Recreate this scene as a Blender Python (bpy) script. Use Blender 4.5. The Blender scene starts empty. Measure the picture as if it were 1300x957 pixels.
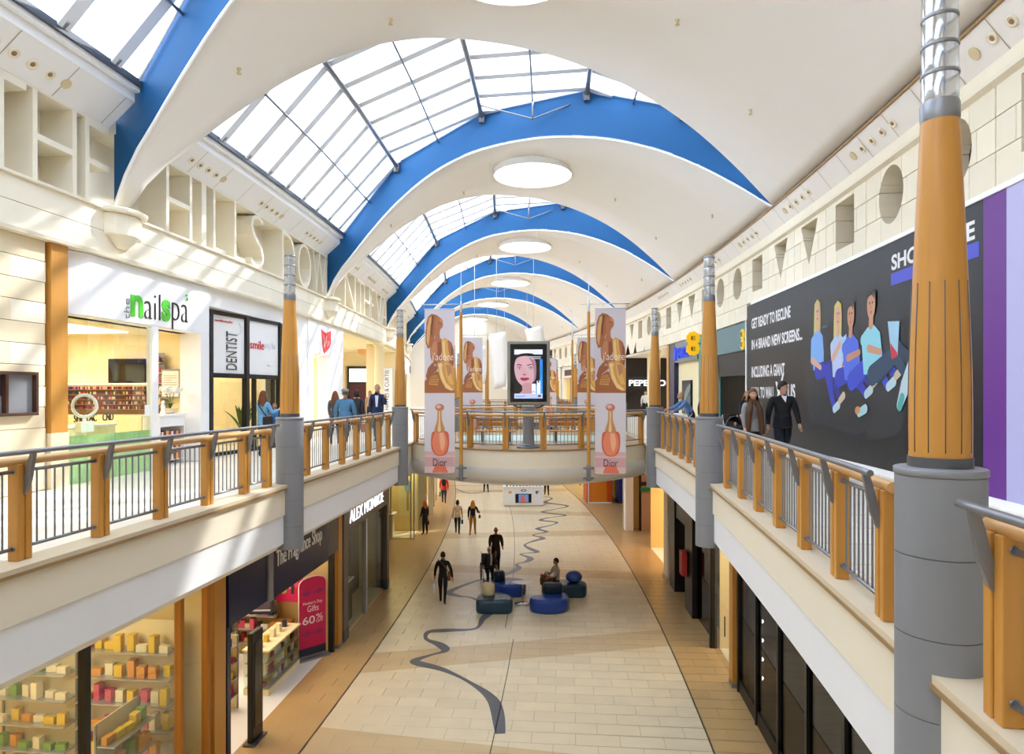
import bpy, bmesh, math, random
from mathutils import Vector, Matrix
random.seed(7)
S = bpy.context.scene
COL = S.collection
PI = math.pi
# ------------------------------------------------------------------ camera, sky, sun, exposure
EYE = 6.96          # eye height above the lower floor
F = 5.3             # upper gallery floor level
cam_d = bpy.data.cameras.new('camera')
cam = bpy.data.objects.new('camera', cam_d)
COL.objects.link(cam)
cam.location = (0, 0, EYE)
cam.rotation_euler = (PI/2, 0, 0)
cam_d.sensor_width = 36
cam_d.lens = 850/1300*36
cam_d.shift_y = 18.5/1300
cam_d.clip_start = .05
cam_d.clip_end = 400
S.camera = cam
wd = bpy.data.worlds.new('bright_overcast_sky')
S.world = wd
wd.use_nodes = True
bg = wd.node_tree.nodes['Background']
bg.inputs[0].default_value = (.80, .91, 1.08, 1)
bg.inputs[1].default_value = 4.4
sun_d = bpy.data.lights.new('sun', 'SUN')
sun_d.energy = 4.2
sun_d.angle = .02
sun_d.color = (1, .97, .92)
sun = bpy.data.objects.new('sun', sun_d)
COL.objects.link(sun)
sun.rotation_euler = Vector((-.65, -.70, -.80)).to_track_quat('-Z', 'Y').to_euler()
S.view_settings.view_transform = 'Standard'
S.view_settings.look = 'None'
S.view_settings.gamma = 1
S.view_settings.use_curve_mapping = False
S.view_settings.exposure = .45
S.cycles.max_bounces = 10
S.cycles.diffuse_bounces = 6
S.cycles.glossy_bounces = 3
S.cycles.transparent_max_bounces = 16
S.cycles.transmission_bounces = 4
S.cycles.sample_clamp_indirect = 8
S.cycles.caustics_reflective = False
S.cycles.caustics_refractive = False
S.cycles.use_denoising = True

# ------------------------------------------------------------------ the curved mall: (u across, v along, z up)
def cx(v): return -1.73 + .16*v - .0026*v*v
def frame(v):
    s = .16 - .0052*v
    L = math.sqrt(1 + s*s)
    return cx(v), 1/L, -s/L
def W(u, v, z):
    c, a, b = frame(v)
    return (c + u*a, v + u*b, z)
def rotz(v):
    c, a, b = frame(v)
    return math.atan2(b, a)

# ------------------------------------------------------------------ materials
def lin(c):
    if isinstance(c, str):
        c = tuple(int(c[i:i+2], 16)/255 for i in (0, 2, 4))
    return tuple(x/12.92 if x <= .04045 else ((x+.055)/1.055)**2.4 for x in c)
MATS = {}
def mat(name, col, rough=.6, metal=0, var=.06, scale=5., bump=0., stretch=None, rnd=0., spec=.4, coat=0.):
    if name in MATS: return MATS[name]
    m = bpy.data.materials.new(name)
    MATS[name] = m
    m.use_nodes = True
    nt = m.node_tree
    b = nt.nodes['Principled BSDF']
    b.inputs['Roughness'].default_value = rough
    b.inputs['Metallic'].default_value = metal
    b.inputs['Specular IOR Level'].default_value = spec
    b.inputs['Coat Weight'].default_value = coat
    c = lin(col)
    tc = nt.nodes.new('ShaderNodeTexCoord')
    mp = nt.nodes.new('ShaderNodeMapping')
    nt.links.new(tc.outputs['Object'], mp.inputs[0])
    if stretch: mp.inputs['Scale'].default_value = stretch
    n = nt.nodes.new('ShaderNodeTexNoise')
    n.inputs['Scale'].default_value = scale
    n.inputs['Detail'].default_value = 5
    nt.links.new(mp.outputs[0], n.inputs[0])
    r = nt.nodes.new('ShaderNodeMapRange')
    r.inputs[3].default_value = 1 - var
    r.inputs[4].default_value = 1 + var
    nt.links.new(n.outputs[0], r.inputs[0])
    val = r.outputs[0]
    if rnd:
        oi = nt.nodes.new('ShaderNodeObjectInfo')
        r2 = nt.nodes.new('ShaderNodeMapRange')
        r2.inputs[3].default_value = 1 - rnd
        r2.inputs[4].default_value = 1 + rnd
        nt.links.new(oi.outputs['Random'], r2.inputs[0])
        mu = nt.nodes.new('ShaderNodeMath')
        mu.operation = 'MULTIPLY'
        nt.links.new(val, mu.inputs[0])
        nt.links.new(r2.outputs[0], mu.inputs[1])
        val = mu.outputs[0]
    vm = nt.nodes.new('ShaderNodeVectorMath')
    vm.operation = 'SCALE'
    vm.inputs[0].default_value = c
    nt.links.new(val, vm.inputs['Scale'])
    nt.links.new(vm.outputs[0], b.inputs['Base Color'])
    if bump:
        bp = nt.nodes.new('ShaderNodeBump')
        bp.inputs['Strength'].default_value = bump
        bp.inputs['Distance'].default_value = .01
        nt.links.new(n.outputs[0], bp.inputs['Height'])
        nt.links.new(bp.outputs[0], b.inputs['Normal'])
    return m
def glass(name, tint=(.95, .97, .96), refl=.07, rough=.02):
    m = bpy.data.materials.new(name)
    MATS[name] = m
    m.use_nodes = True
    nt = m.node_tree
    nt.nodes.clear()
    o = nt.nodes.new('ShaderNodeOutputMaterial')
    mx = nt.nodes.new('ShaderNodeMixShader')
    t = nt.nodes.new('ShaderNodeBsdfTransparent')
    g = nt.nodes.new('ShaderNodeBsdfGlossy')
    t.inputs[0].default_value = (*tint, 1)
    g.inputs['Roughness'].default_value = rough
    n = nt.nodes.new('ShaderNodeTexNoise')
    n.inputs['Scale'].default_value = 2
    r = nt.nodes.new('ShaderNodeMapRange')
    r.inputs[3].default_value = refl*.8
    r.inputs[4].default_value = refl*1.2
    nt.links.new(n.outputs[0], r.inputs[0])
    nt.links.new(r.outputs[0], mx.inputs[0])
    nt.links.new(t.outputs[0], mx.inputs[1])
    nt.links.new(g.outputs[0], mx.inputs[2])
    nt.links.new(mx.outputs[0], o.inputs[0])
    return m
def emit(name, col, st):
    m = bpy.data.materials.new(name)
    MATS[name] = m
    m.use_nodes = True
    b = m.node_tree.nodes['Principled BSDF']
    c = lin(col)
    b.inputs['Base Color'].default_value = (*c, 1)
    b.inputs['Emission Color'].default_value = (*c, 1)
    b.inputs['Emission Strength'].default_value = st
    return m
def printmat(name, em=0., rough=.5):
    m = bpy.data.materials.new(name)
    MATS[name] = m
    m.use_nodes = True
    nt = m.node_tree
    b = nt.nodes['Principled BSDF']
    a = nt.nodes.new('ShaderNodeAttribute')
    a.attribute_name = 'Col'
    nt.links.new(a.outputs['Color'], b.inputs['Base Color'])
    b.inputs['Roughness'].default_value = rough
    if em:
        nt.links.new(a.outputs['Color'], b.inputs['Emission Color'])
        b.inputs['Emission Strength'].default_value = em
    return m

mat('ceiling_white', 'efeae4', .75, var=.015, scale=1.2)
mat('edge_white', 'fbfaf8', .6, var=.01)
mat('panel_white', 'f3f2f0', .45, var=.015)
mat('blue_paint', '0d5284', .6, var=.03, scale=.8)
mat('stone', 'efe6d0', .7, var=.05, scale=3, rnd=.04, bump=.1)
mat('stone_tan', 'd9c8a0', .7, var=.05, scale=3, rnd=.04, bump=.1)
mat('stone_warm', 'e6d6b4', .65, var=.07, scale=2.2, rnd=.06, bump=.1)
mat('plaster', 'efe7d8', .7, var=.02)
mat('fascia_beige', 'e9dfc9', .6, var=.03, scale=1.5)
mat('fascia_white', 'e9e9ea', .55, var=.015)
mat('kerb_stone', 'd4c3a6', .5, var=.06, scale=3)
mat('nosing', '9a7b52', .5, var=.1, scale=8)
mat('wood', 'c48a3c', .42, var=.10, scale=4, stretch=(6, 6, .6), coat=.15)
mat('wood_rail', 'd2a266', .38, var=.08, scale=4, stretch=(4, 4, 4), coat=.2)
mat('wood_dark', 'b06f22', .45, var=.12, scale=4, stretch=(6, 6, .6))
mat('steel', '8b8c90', .35, metal=.6, var=.05)
mat('steel_dark', '5d5f64', .4, metal=.5, var=.05)
mat('steel_light', 'c3c6ca', .3, metal=.7, var=.05)
mat('column_grey', '85868a', .45, var=.04, scale=2)
mat('rafter', 'e6eaf0', .45, var=.03)
mat('gallery_floor', 'e9e1d2', .35, var=.06, scale=1.5, rnd=.05, spec=.5)
mat('black', '141416', .4, var=.1)
mat('black_gloss', '0c0d10', .15, var=.1)
mat('navy', '182248', .25, var=.1)
mat('cream', 'efe0b4', .7, var=.03)
mat('warm_wall', 'e8cf90', .7, var=.04)
mat('dark_room', '2b2622', .8, var=.1)
mat('white', 'f2f2f2', .5, var=.01)
mat('chrome', 'd8dade', .15, metal=1, var=.02)
glass('sky_glass', (.97, .985, 1.), .03)
glass('shop_glass', (.93, .96, .94), .09)
glass('dark_glass', (.45, .46, .47), .12)
glass('lantern_glass', (.86, .87, .89), .45, .12)
_n = MATS['lantern_glass'].node_tree
_d = _n.nodes.new('ShaderNodeBsdfDiffuse'); _d.inputs[0].default_value = (.6, .61, .63, 1)
_m = _n.nodes.new('ShaderNodeMixShader'); _m.inputs[0].default_value = .18
_o = [q for q in _n.nodes if q.type == 'OUTPUT_MATERIAL'][0]
_s = _o.inputs[0].links[0].from_socket
_n.links.new(_s, _m.inputs[1]); _n.links.new(_d.outputs[0], _m.inputs[2]); _n.links.new(_m.outputs[0], _o.inputs[0])
glass('counter_glass', (.9, .95, .92), .08)
printmat('print', 0, .5)
printmat('print_gloss', 0, .25)
printmat('print_screen', .55, .2)
emit('lamp_warm', 'fff0d0', 9)
emit('lamp_white', 'ffffff', 9)
emit('lamp_soft', 'fff4e0', 3)
emit('sign_lit', 'f6f8ff', 1.1)

# ------------------------------------------------------------------ mesh builder
class MB:
    def __init__(s):
        s.v = []; s.f = []; s.m = []; s.c = []; s.sm = []
    def add(s, vs, fs, m=0, col=None, smooth=False):
        o = len(s.v)
        s.v += [tuple(p) for p in vs]
        for f in fs:
            s.f.append(tuple(i+o for i in f)); s.m.append(m); s.c.append(col); s.sm.append(smooth)
        return s
    def box(s, x0, x1, y0, y1, z0, z1, m=0, col=None):
        if x0 > x1: x0, x1 = x1, x0
        if y0 > y1: y0, y1 = y1, y0
        if z0 > z1: z0, z1 = z1, z0
        return s.add([(x0,y0,z0),(x1,y0,z0),(x1,y1,z0),(x0,y1,z0),(x0,y0,z1),(x1,y0,z1),(x1,y1,z1),(x0,y1,z1)],
              [(0,3,2,1),(4,5,6,7),(0,1,5,4),(1,2,6,5),(2,3,7,6),(3,0,4,7)], m, col)
    def cbox(s, x0, x1, y0, y1, z0, z1, b, m=0):      # chamfered vertical edges and top
        pts = [(x0+b,y0),(x1-b,y0),(x1,y0+b),(x1,y1-b),(x1-b,y1),(x0+b,y1),(x0,y1-b),(x0,y0+b)]
        cxm, cym = (x0+x1)/2, (y0+y1)/2
        top = [(p[0]+(b if p[0] < cxm else -b)*.7, p[1]+(b if p[1] < cym else -b)*.7, z1) for p in pts]
        vs = [(*p, z0) for p in pts] + [(*p, z1-b) for p in pts] + top
        fs = [tuple(range(7,-1,-1)), tuple(range(16,24))]
        for r in (0, 8):
            for i in range(8):
                j = (i+1) % 8
                fs.append((r+i, r+j, r+8+j, r+8+i))
        return s.add(vs, fs, m)
    def prism(s, poly, z0, z1, m=0, col=None):         # polygon in xy, extruded along z
        n = len(poly)
        vs = [(x,y,z0) for x,y in poly] + [(x,y,z1) for x,y in poly]
        return s.add(vs, [tuple(range(n-1,-1,-1)), tuple(range(n,2*n))] + [(i,(i+1)%n,n+(i+1)%n,n+i) for i in range(n)], m, col)
    def prism_x(s, poly, x0, x1, m=0):                 # polygon in yz, extruded along x
        n = len(poly)
        vs = [(x0,y,z) for y,z in poly] + [(x1,y,z) for y,z in poly]
        return s.add(vs, [tuple(range(n-1,-1,-1)), tuple(range(n,2*n))] + [(i,(i+1)%n,n+(i+1)%n,n+i) for i in range(n)], m)
    def prism_y(s, poly, y0, y1, m=0):                 # polygon in xz, extruded along y
        n = len(poly)
        vs = [(x,y0,z) for x,z in poly] + [(x,y1,z) for x,z in poly]
        return s.add(vs, [tuple(range(n)), tuple(range(2*n-1,n-1,-1))] + [(i,n+i,n+(i+1)%n,(i+1)%n) for i in range(n)], m)
    def lathe(s, prof, n=20, c=(0,0,0), m=0, smooth=True, sy=1., capb=True, capt=True):
        vs = []; fs = []
        for r, z in prof:
            for i in range(n):
                a = 2*PI*i/n
                vs.append((c[0]+r*math.cos(a), c[1]+r*math.sin(a)*sy, c[2]+z))
        for k in range(len(prof)-1):
            for i in range(n):
                j = (i+1) % n
                fs.append((k*n+i, k*n+j, (k+1)*n+j, (k+1)*n+i))
        s.add(vs, fs, m, None, smooth)
        o = len(s.v) - len(vs)
        if capb: s.add(vs[:n], [tuple(range(n-1,-1,-1))], m)
        if capt: s.add(vs[-n:], [tuple(range(n))], m)
        return s
    def tube(s, pts, r, n=8, m=0, closed=False):
        P = [Vector(p) for p in pts]
        R = r if isinstance(r, (list, tuple)) else [r]*len(P)
        vs = []; fs = []
        prev = None
        N = len(P)
        for i, p in enumerate(P):
            if closed: d = P[(i+1)%N] - P[i-1]
            else: d = P[min(i+1,N-1)] - P[max(i-1,0)]
            d.normalize()
            if prev is None:
                a = Vector((0,0,1)) if abs(d.z) < .9 else Vector((1,0,0))
                x = d.cross(a).normalized()
            else:
                x = (prev - d*prev.dot(d)).normalized()
            prev = x
            y = d.cross(x)
            for k in range(n):
                a = 2*PI*k/n
                vs.append(p + (x*math.cos(a) + y*math.sin(a))*R[i])
        for i in range(N if closed else N-1):
            for k in range(n):
                a = i*n+k; b = i*n+(k+1)%n; i2 = ((i+1)%N)*n
                fs.append((a, b, i2+(k+1)%n, i2+k))
        s.add(vs, fs, m, None, True)
        if not closed:
            o = len(s.v)-len(vs)
            for ring, rev in ((0, True), (N-1, False)):
                f = [o+ring*n+k for k in range(n)]
                s.f.append(tuple(f[::-1] if rev else f)); s.m.append(m); s.c.append(None); s.sm.append(False)
        return s
    def ball(s, c, r, m=0, n=12, k=8, sz=(1,1,1)):
        vs = []; fs = []
        for i in range(1, k):
            t = PI*i/k
            for j in range(n):
                a = 2*PI*j/n
                vs.append((c[0]+r*sz[0]*math.sin(t)*math.cos(a), c[1]+r*sz[1]*math.sin(t)*math.sin(a), c[2]+r*sz[2]*math.cos(t)))
        for i in range(k-2):
            for j in range(n):
                fs.append((i*n+j, (i+1)*n+j, (i+1)*n+(j+1)%n, i*n+(j+1)%n))
        vs += [(c[0],c[1],c[2]+r*sz[2]), (c[0],c[1],c[2]-r*sz[2])]
        T = len(vs)-2
        for j in range(n):
            fs.append((T, j, (j+1)%n)); fs.append((T+1, (k-2)*n+(j+1)%n, (k-2)*n+j))
        return s.add(vs, fs, m, None, True)
    def sweep(s, prof, v0, v1, m=0, dv=1.2, caps=True, uf=None):   # closed (u,z) profile swept along the mall curve, world coordinates
        n = len(prof)
        k = max(1, round((v1-v0)/dv))
        vs = []
        for i in range(k+1):
            v = v0 + (v1-v0)*i/k
            du = uf(v) if uf else 0
            vs += [W(u+du, v, z) for u, z in prof]
        fs = []
        for i in range(k):
            for j in range(n):
                a = i*n+j; b = i*n+(j+1)%n
                fs.append((a, b, b+n, a+n))
        if caps: fs += [tuple(range(n-1,-1,-1)), tuple(k*n+j for j in range(n))]
        return s.add(vs, fs, m)
    def mesh(s, name, mats, bevel=0, recalc=True):
        me = bpy.data.meshes.new(name)
        me.from_pydata(s.v, [], s.f)
        for q in (mats if isinstance(mats, (list, tuple)) else [mats]):
            me.materials.append(MATS[q] if isinstance(q, str) else q)
        me.polygons.foreach_set('material_index', s.m)
        me.polygons.foreach_set('use_smooth', s.sm)
        if any(c is not None for c in s.c):
            a = me.color_attributes.new('Col', 'FLOAT_COLOR', 'CORNER')
            for p, c in zip(me.polygons, s.c):
                c = (*lin(c or 'ffffff'), 1)
                for li in p.loop_indices: a.data[li].color = c
        if recalc or bevel:
            bm = bmesh.new(); bm.from_mesh(me)
            if bevel:
                es = [e for e in bm.edges if len(e.link_faces) == 2 and e.calc_face_angle(0) > .6]
                bmesh.ops.bevel(bm, geom=es, offset=bevel, segments=2, affect='EDGES', profile=.5)
            bmesh.ops.recalc_face_normals(bm, faces=bm.faces)
            bm.to_mesh(me); bm.free()
        return me
def obj(name, mb, mats=None, parent=None, loc=None, rot=None, bevel=0, recalc=True):
    me = mb if isinstance(mb, bpy.types.Mesh) else mb.mesh(name, mats, bevel, recalc)
    o = bpy.data.objects.new(name, me)
    COL.objects.link(o)
    if parent: o.parent = parent
    if loc is not None: o.location = loc
    if rot is not None: o.rotation_euler = rot if isinstance(rot, (tuple, list)) else (0, 0, rot)
    return o
def tag(o, label, cat, group=None, kind=None):
    o['label'] = label; o['category'] = cat
    if group: o['group'] = group
    if kind: o['kind'] = kind
    return o
def thing(name, label, cat, u, v, z, group=None, rot=0., kind=None):
    o = bpy.data.objects.new(name, None)
    o.empty_display_size = .2
    COL.objects.link(o)
    o.location = W(u, v, z)
    o.rotation_euler = (0, 0, rotz(v)+rot)
    return tag(o, label, cat, group, kind)
def struct(name, mb, mats, label, cat, bevel=0):
    return tag(obj(name, mb, mats, bevel=bevel), label, cat, None, 'structure')
def area(parent, name, x, y, z, sx, sy, power, col=(1,.93,.8), rot=(0,0,0)):
    d = bpy.data.lights.new(name, 'AREA')
    d.shape = 'RECTANGLE'; d.size = sx; d.size_y = sy; d.energy = power; d.color = col
    o = bpy.data.objects.new(name, d)
    COL.objects.link(o)
    o.parent = parent; o.location = (x, y, z); o.rotation_euler = rot
    return o
TMP = bpy.data.scenes.new('workshop')
def evalmesh(o):
    TMP.collection.objects.link(o)
    ex = [m.object for m in o.modifiers if m.type == 'BOOLEAN']
    for q in ex: TMP.collection.objects.link(q)
    with bpy.context.temp_override(scene=TMP, view_layer=TMP.view_layers[0]):
        dg = bpy.context.evaluated_depsgraph_get()
        dg.update()
        me = bpy.data.meshes.new_from_object(o.evaluated_get(dg), depsgraph=dg)
    for q in [o]+ex: TMP.collection.objects.unlink(q)
    return me
# lettering: vertices and faces of a word, fitted to a box
TXT = {}
def text_geo(t, extrude=0., off=0., shear=0.):
    key = (t, extrude, off, shear)
    if key in TXT: return TXT[key]
    cu = bpy.data.curves.new('lettering', 'FONT')
    cu.body = t; cu.extrude = extrude; cu.offset = off; cu.shear = shear
    cu.resolution_u = 4
    o = bpy.data.objects.new('lettering_tmp', cu)
    COL.objects.link(o)
    me = evalmesh(o)
    vs = [tuple(p.co) for p in me.vertices]
    fs = [tuple(p.vertices) for p in me.polygons]
    bpy.data.objects.remove(o); bpy.data.curves.remove(cu); bpy.data.meshes.remove(me)
    x0 = min(p[0] for p in vs); x1 = max(p[0] for p in vs); y0 = min(p[1] for p in vs); y1 = max(p[1] for p in vs)
    TXT[key] = ([((p[0]-x0)/(x1-x0), (p[1]-y0)/(y1-y0), p[2]) for p in vs], fs)
    return TXT[key]
FR = {'cam': lambda x, y, d: (x, -d, y), 'back': lambda x, y, d: (-x, d, y), 'R': lambda x, y, d: (-d, -x, y), 'L': lambda x, y, d: (d, x, y),
      'U': lambda x, y, d: (x, y, d)}
def words(mb, t, x, y, w, h, fr, depth=.004, base=0., col=None, off=0., m=0, vert=False, shear=0.):
    vs, fs = text_geo(t, .5, off, shear)
    g = FR[fr]
    out = []
    for a, b, c in vs:
        px, py = (a*w, b*h) if not vert else (w*(1-b), h*a)
        out.append(g(x+px, y+py, base+(c+.5)*depth))
    return mb.add(out, fs, m, col)
def smooth2(pts, n=5):
    N = len(pts); out = []
    for i in range(N):
        p0, p1, p2, p3 = pts[i-1], pts[i], pts[(i+1)%N], pts[(i+2)%N]
        for k in range(n):
            t = k/n
            out.append(tuple(.5*(2*p1[c] + (p2[c]-p0[c])*t + (2*p0[c]-5*p1[c]+4*p2[c]-p3[c])*t*t + (3*p1[c]-p0[c]-3*p2[c]+p3[c])*t**3) for c in (0,1)))
    return out
class Print:                                           # flat print: coloured patches on a sheet, each layer a hair above the last
    def __init__(s, fr, w, h, x0=0., y0=0., base=.002, step=.0005):
        s.mb = MB(); s.fr = FR[fr]; s.w = w; s.h = h; s.x0 = x0; s.y0 = y0; s.d = base; s.step = step; s.name = fr
    def poly(s, pts, col, sm=True):
        q = smooth2(pts) if sm else pts
        n = len(q)
        # fan-free: triangulate through bmesh later; keep as ngon
        s.mb.add([s.fr(s.x0+x*s.w, s.y0+y*s.h, s.d) for x, y in q], [tuple(range(n))], 0, col)
        s.d += s.step
        return s
    def rect(s, x0, y0, x1, y1, col): return s.poly([(x0,y0),(x1,y0),(x1,y1),(x0,y1)], col, False)
    def ell(s, cx_, cy_, rx, ry, col, n=20):
        return s.poly([(cx_+rx*math.cos(2*PI*i/n), cy_+ry*math.sin(2*PI*i/n)) for i in range(n)], col, False)
    def limb(s, pts, ws, col):      # tapered stroke
        L = []; R_ = []
        for i, (x, y) in enumerate(pts):
            a = pts[max(i-1,0)]; b = pts[min(i+1,len(pts)-1)]
            dx, dy = (b[0]-a[0])*s.w, (b[1]-a[1])*s.h
            q = math.hypot(dx, dy) or 1
            w = ws[i] if isinstance(ws, (list, tuple)) else ws
            L.append((x-dy/q*w/s.w, y+dx/q*w/s.h)); R_.append((x+dy/q*w/s.w, y-dx/q*w/s.h))
        n = len(pts)
        for i in range(n-1):
            s.mb.add([s.fr(s.x0+x*s.w, s.y0+y*s.h, s.d) for x, y in (L[i], L[i+1], R_[i+1], R_[i])], [(0,1,2,3)], 0, col)
        s.d += s.step*.5
        for i in range(n):
            w = ws[i] if isinstance(ws, (list, tuple)) else ws
            q = [(pts[i][0]+w*math.cos(2*PI*k/12)/s.w, pts[i][1]+w*math.sin(2*PI*k/12)/s.h) for k in range(12)]
            s.mb.add([s.fr(s.x0+x*s.w, s.y0+y*s.h, s.d) for x, y in q], [tuple(range(12))], 0, col)
        s.d += s.step*.5
        return s
    def text(s, t, x, y, w, h, col, off=0., vert=False, shear=0.):
        words(s.mb, t, s.x0+x*s.w, s.y0+y*s.h, w*s.w, h*s.h, s.name, .001, s.d, col, off, 0, vert, shear)
        s.d += s.step
        return s
    def build(s, name, parent, m='print'):
        return obj(name, s.mb, m, parent, recalc=False)

# ================================================================== THE SETTING
V0, V1 = -14., 76.
def uR(v): return -.17 + .15*min(1, max(0, (v-4)/8)) if v < 12 else 0.   # right slab edge comes in a little near the camera
# ---- lower floor: base, inlaid tiles with darker bands
def floor_mat():
    m = bpy.data.materials.new('floor_tile'); MATS['floor_tile'] = m
    m.use_nodes = True
    nt = m.node_tree; N = nt.nodes; L = nt.links
    b = N['Principled BSDF']
    b.inputs['Roughness'].default_value = .28
    b.inputs['Specular IOR Level'].default_value = .45
    g = N.new('ShaderNodeNewGeometry')
    sp = N.new('ShaderNodeSeparateXYZ'); L.new(g.outputs['Position'], sp.inputs[0])
    def M(op, a, c=None):
        q = N.new('ShaderNodeMath'); q.operation = op
        for i, x in enumerate((a, c)):
            if x is None: continue
            if isinstance(x, (int, float)): q.inputs[i].default_value = x
            else: L.new(x, q.inputs[i])
        return q.outputs[0]
    X, Y = sp.outputs[0], sp.outputs[1]
    tot = None
    # honey-coloured stone bands laid diagonally across the mall floor: (y at x=0, slope, half width)
    for y0, sl, hw in ((18.0, .22, .62), (26.0, -.16, .55), (32.6, .10, .6), (38.6, -.12, .6), (47, .12, .7), (12.5, -.2, .6)):
        d = M('ABSOLUTE', M('SUBTRACT', M('SUBTRACT', Y, M('MULTIPLY', X, sl)), y0))
        k = M('LESS_THAN', d, hw)
        tot = k if tot is None else M('MAXIMUM', tot, k)
    # the walkways along the shops: |x - centreline| > 3.95
    c = M('ADD', M('MULTIPLY', Y, .16), M('ADD', M('MULTIPLY', M('MULTIPLY', Y, Y), -.0026), -1.73))
    side = M('GREATER_THAN', M('ABSOLUTE', M('SUBTRACT', X, c)), 3.98)
    fac = M('MAXIMUM', side, M('MULTIPLY', tot, .62))
    mx = N.new('ShaderNodeMix'); mx.data_type = 'RGBA'
    mx.inputs[6].default_value = (*lin('dccaa8'), 1)
    mx.inputs[7].default_value = (*lin('bd9c6a'), 1)
    L.new(fac, mx.inputs[0])
    n = N.new('ShaderNodeTexNoise'); n.inputs['Scale'].default_value = 1.7; n.inputs['Detail'].default_value = 6
    L.new(g.outputs['Position'], n.inputs[0])
    mr = N.new('ShaderNodeMapRange'); mr.inputs[3].default_value = .88; mr.inputs[4].default_value = 1.1
    L.new(n.outputs[0], mr.inputs[0])
    oi = N.new('ShaderNodeObjectInfo')
    mr2 = N.new('ShaderNodeMapRange'); mr2.inputs[3].default_value = .95; mr2.inputs[4].default_value = 1.05
    L.new(oi.outputs['Random'], mr2.inputs[0])
    vm = N.new('ShaderNodeVectorMath'); vm.operation = 'SCALE'
    L.new(mx.outputs[2], vm.inputs[0]); L.new(M('MULTIPLY', mr.outputs[0], mr2.outputs[0]), vm.inputs['Scale'])
    L.new(vm.outputs[0], b.inputs['Base Color'])
    return m
floor_mat()
mat('grout', 'a8967a', .7)
mat('river', '5f5f63', .35, var=.12, scale=6)
mat('joint_dark', '4c4438', .6)
fl = struct('floor', MB().sweep([(-13,-.2),(13,-.2),(13,-.012),(-13,-.012)], V0, V1, dv=3), 'grout', 'polished beige stone floor of the lower mall with a winding grey line', 'floor')
TW, TL = .88, .44
tm = MB().cbox(-TW/2+.004, TW/2-.004, -TL/2+.004, TL/2-.004, -.02, 0, .003).mesh('tile', 'floor_tile')
cells = []
r = 0
v = 10.
while v < 50:
    off = (r % 2)*.5*TW
    for i in range(-12, 13):
        u = i*TW + off
        if abs(u) < 10.2: cells.append((u, v))
    v += TL; r += 1
near = sorted([c for c in cells if c[1] > 14.6 and abs(c[0]) < 5.4], key=lambda c: c[1])[:300]
ns = set(near)
for u, v in near:
    obj('tile', tm, None, fl, W(u, v, 0), rotz(v))
rest = MB()
for u, v in cells:
    if (u, v) in ns: continue
    c_, a, b = frame(v)
    p = W(u, v, 0)
    def q(x, y): return (p[0]+x*a-y*b, p[1]+x*b+y*a)
    h, k = TW/2-.004, TL/2-.004
    rest.add([(*q(-h,-k),0), (*q(h,-k),0), (*q(h,k),0), (*q(-h,k),0)], [(0,1,2,3)])
o = obj('tile_field', rest, 'floor_tile', fl); o['kind'] = 'stuff'
far_fl = MB().sweep([(-12,-.02),(12,-.02),(12,0),(-12,0)], 50, V1, dv=3)
obj('far_paving', far_fl, 'floor_tile', fl)
obj('near_paving', MB().sweep([(-12,-.02),(12,-.02),(12,0),(-12,0)], V0, 9.8, dv=3), 'floor_tile', fl)
# winding inlay, drawn as a ribbon of varying width
riv = [(-.2,13.6),(-.5,15.0),(-1.14,15.9),(-1.95,16.62),(-2.75,17.05),(-2.46,17.49),(-2.1,17.84),(-2.33,18.28),(-2.77,18.67),(-2.79,19.23),(-2.24,19.39),(-1.49,19.57),(-1.35,20.4),
       (-1.2,21.4),(-1.9,22.5),(-2.4,22.7),(-2.75,23.2),(-1.9,24.6),(-1.1,25.2),(-.45,26.3),(-.5,27.0),(-.1,27.4),(0.05,28.0),(-.35,28.7),(.35,29.0),(.1,29.6),(-.15,30.4),(.3,31.2),(.75,31.8),(.3,32.5),
       (1.0,33.2),(.6,34.0),(1.3,34.8),(1.7,35.6),(.9,36.2),(1.5,37.0),(2.4,37.6),(1.2,38.6),(1.9,39.4),(2.9,40.6),(1.7,42),(2.2,44),(-1,47),(-3,46),(-4,48.5)]
def cr(pts, n=6):
    out = []
    for i in range(len(pts)-1):
        p0 = pts[max(i-1,0)]; p1 = pts[i]; p2 = pts[i+1]; p3 = pts[min(i+2,len(pts)-1)]
        for k in range(n):
            t = k/n
            out.append(tuple(.5*(2*p1[c]+(p2[c]-p0[c])*t+(2*p0[c]-5*p1[c]+4*p2[c]-p3[c])*t*t+(3*p1[c]-p0[c]-3*p2[c]+p3[c])*t**3) for c in range(len(p1))))
    out.append(pts[-1])
    return out
rp = cr(riv)
rb = MB(); vs = []
for i, p in enumerate(rp):
    a = rp[max(i-1,0)]; b = rp[min(i+1,len(rp)-1)]
    dx, dy = b[0]-a[0], b[1]-a[1]
    L = math.hypot(dx, dy) or 1
    w = .10 + .045*math.sin(i*.35)
    vs += [W(p[0]-dy/L*w, p[1]+dx/L*w, .003), W(p[0]+dy/L*w, p[1]-dx/L*w, .003)]
rb.add(vs, [(2*i,2*i+1,2*i+3,2*i+2) for i in range(len(rp)-1)])
obj('river_inlay', rb, 'river', fl)
jl = MB()
for u in (-3.98, 3.98): jl.sweep([(u-.018,0),(u+.018,0),(u+.018,.0035),(u-.018,.0035)], 8, 60, dv=2)
jl.sweep([(-.33,0),(-.31,0),(-.31,.003),(-.33,.003)], 10, 18.8, dv=2)
jl.sweep([(-.62,0),(-.6,0),(-.6,.003),(-.62,.003)], 19.7, 45, dv=2)
obj('movement_joint', jl, 'joint_dark', fl)

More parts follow.
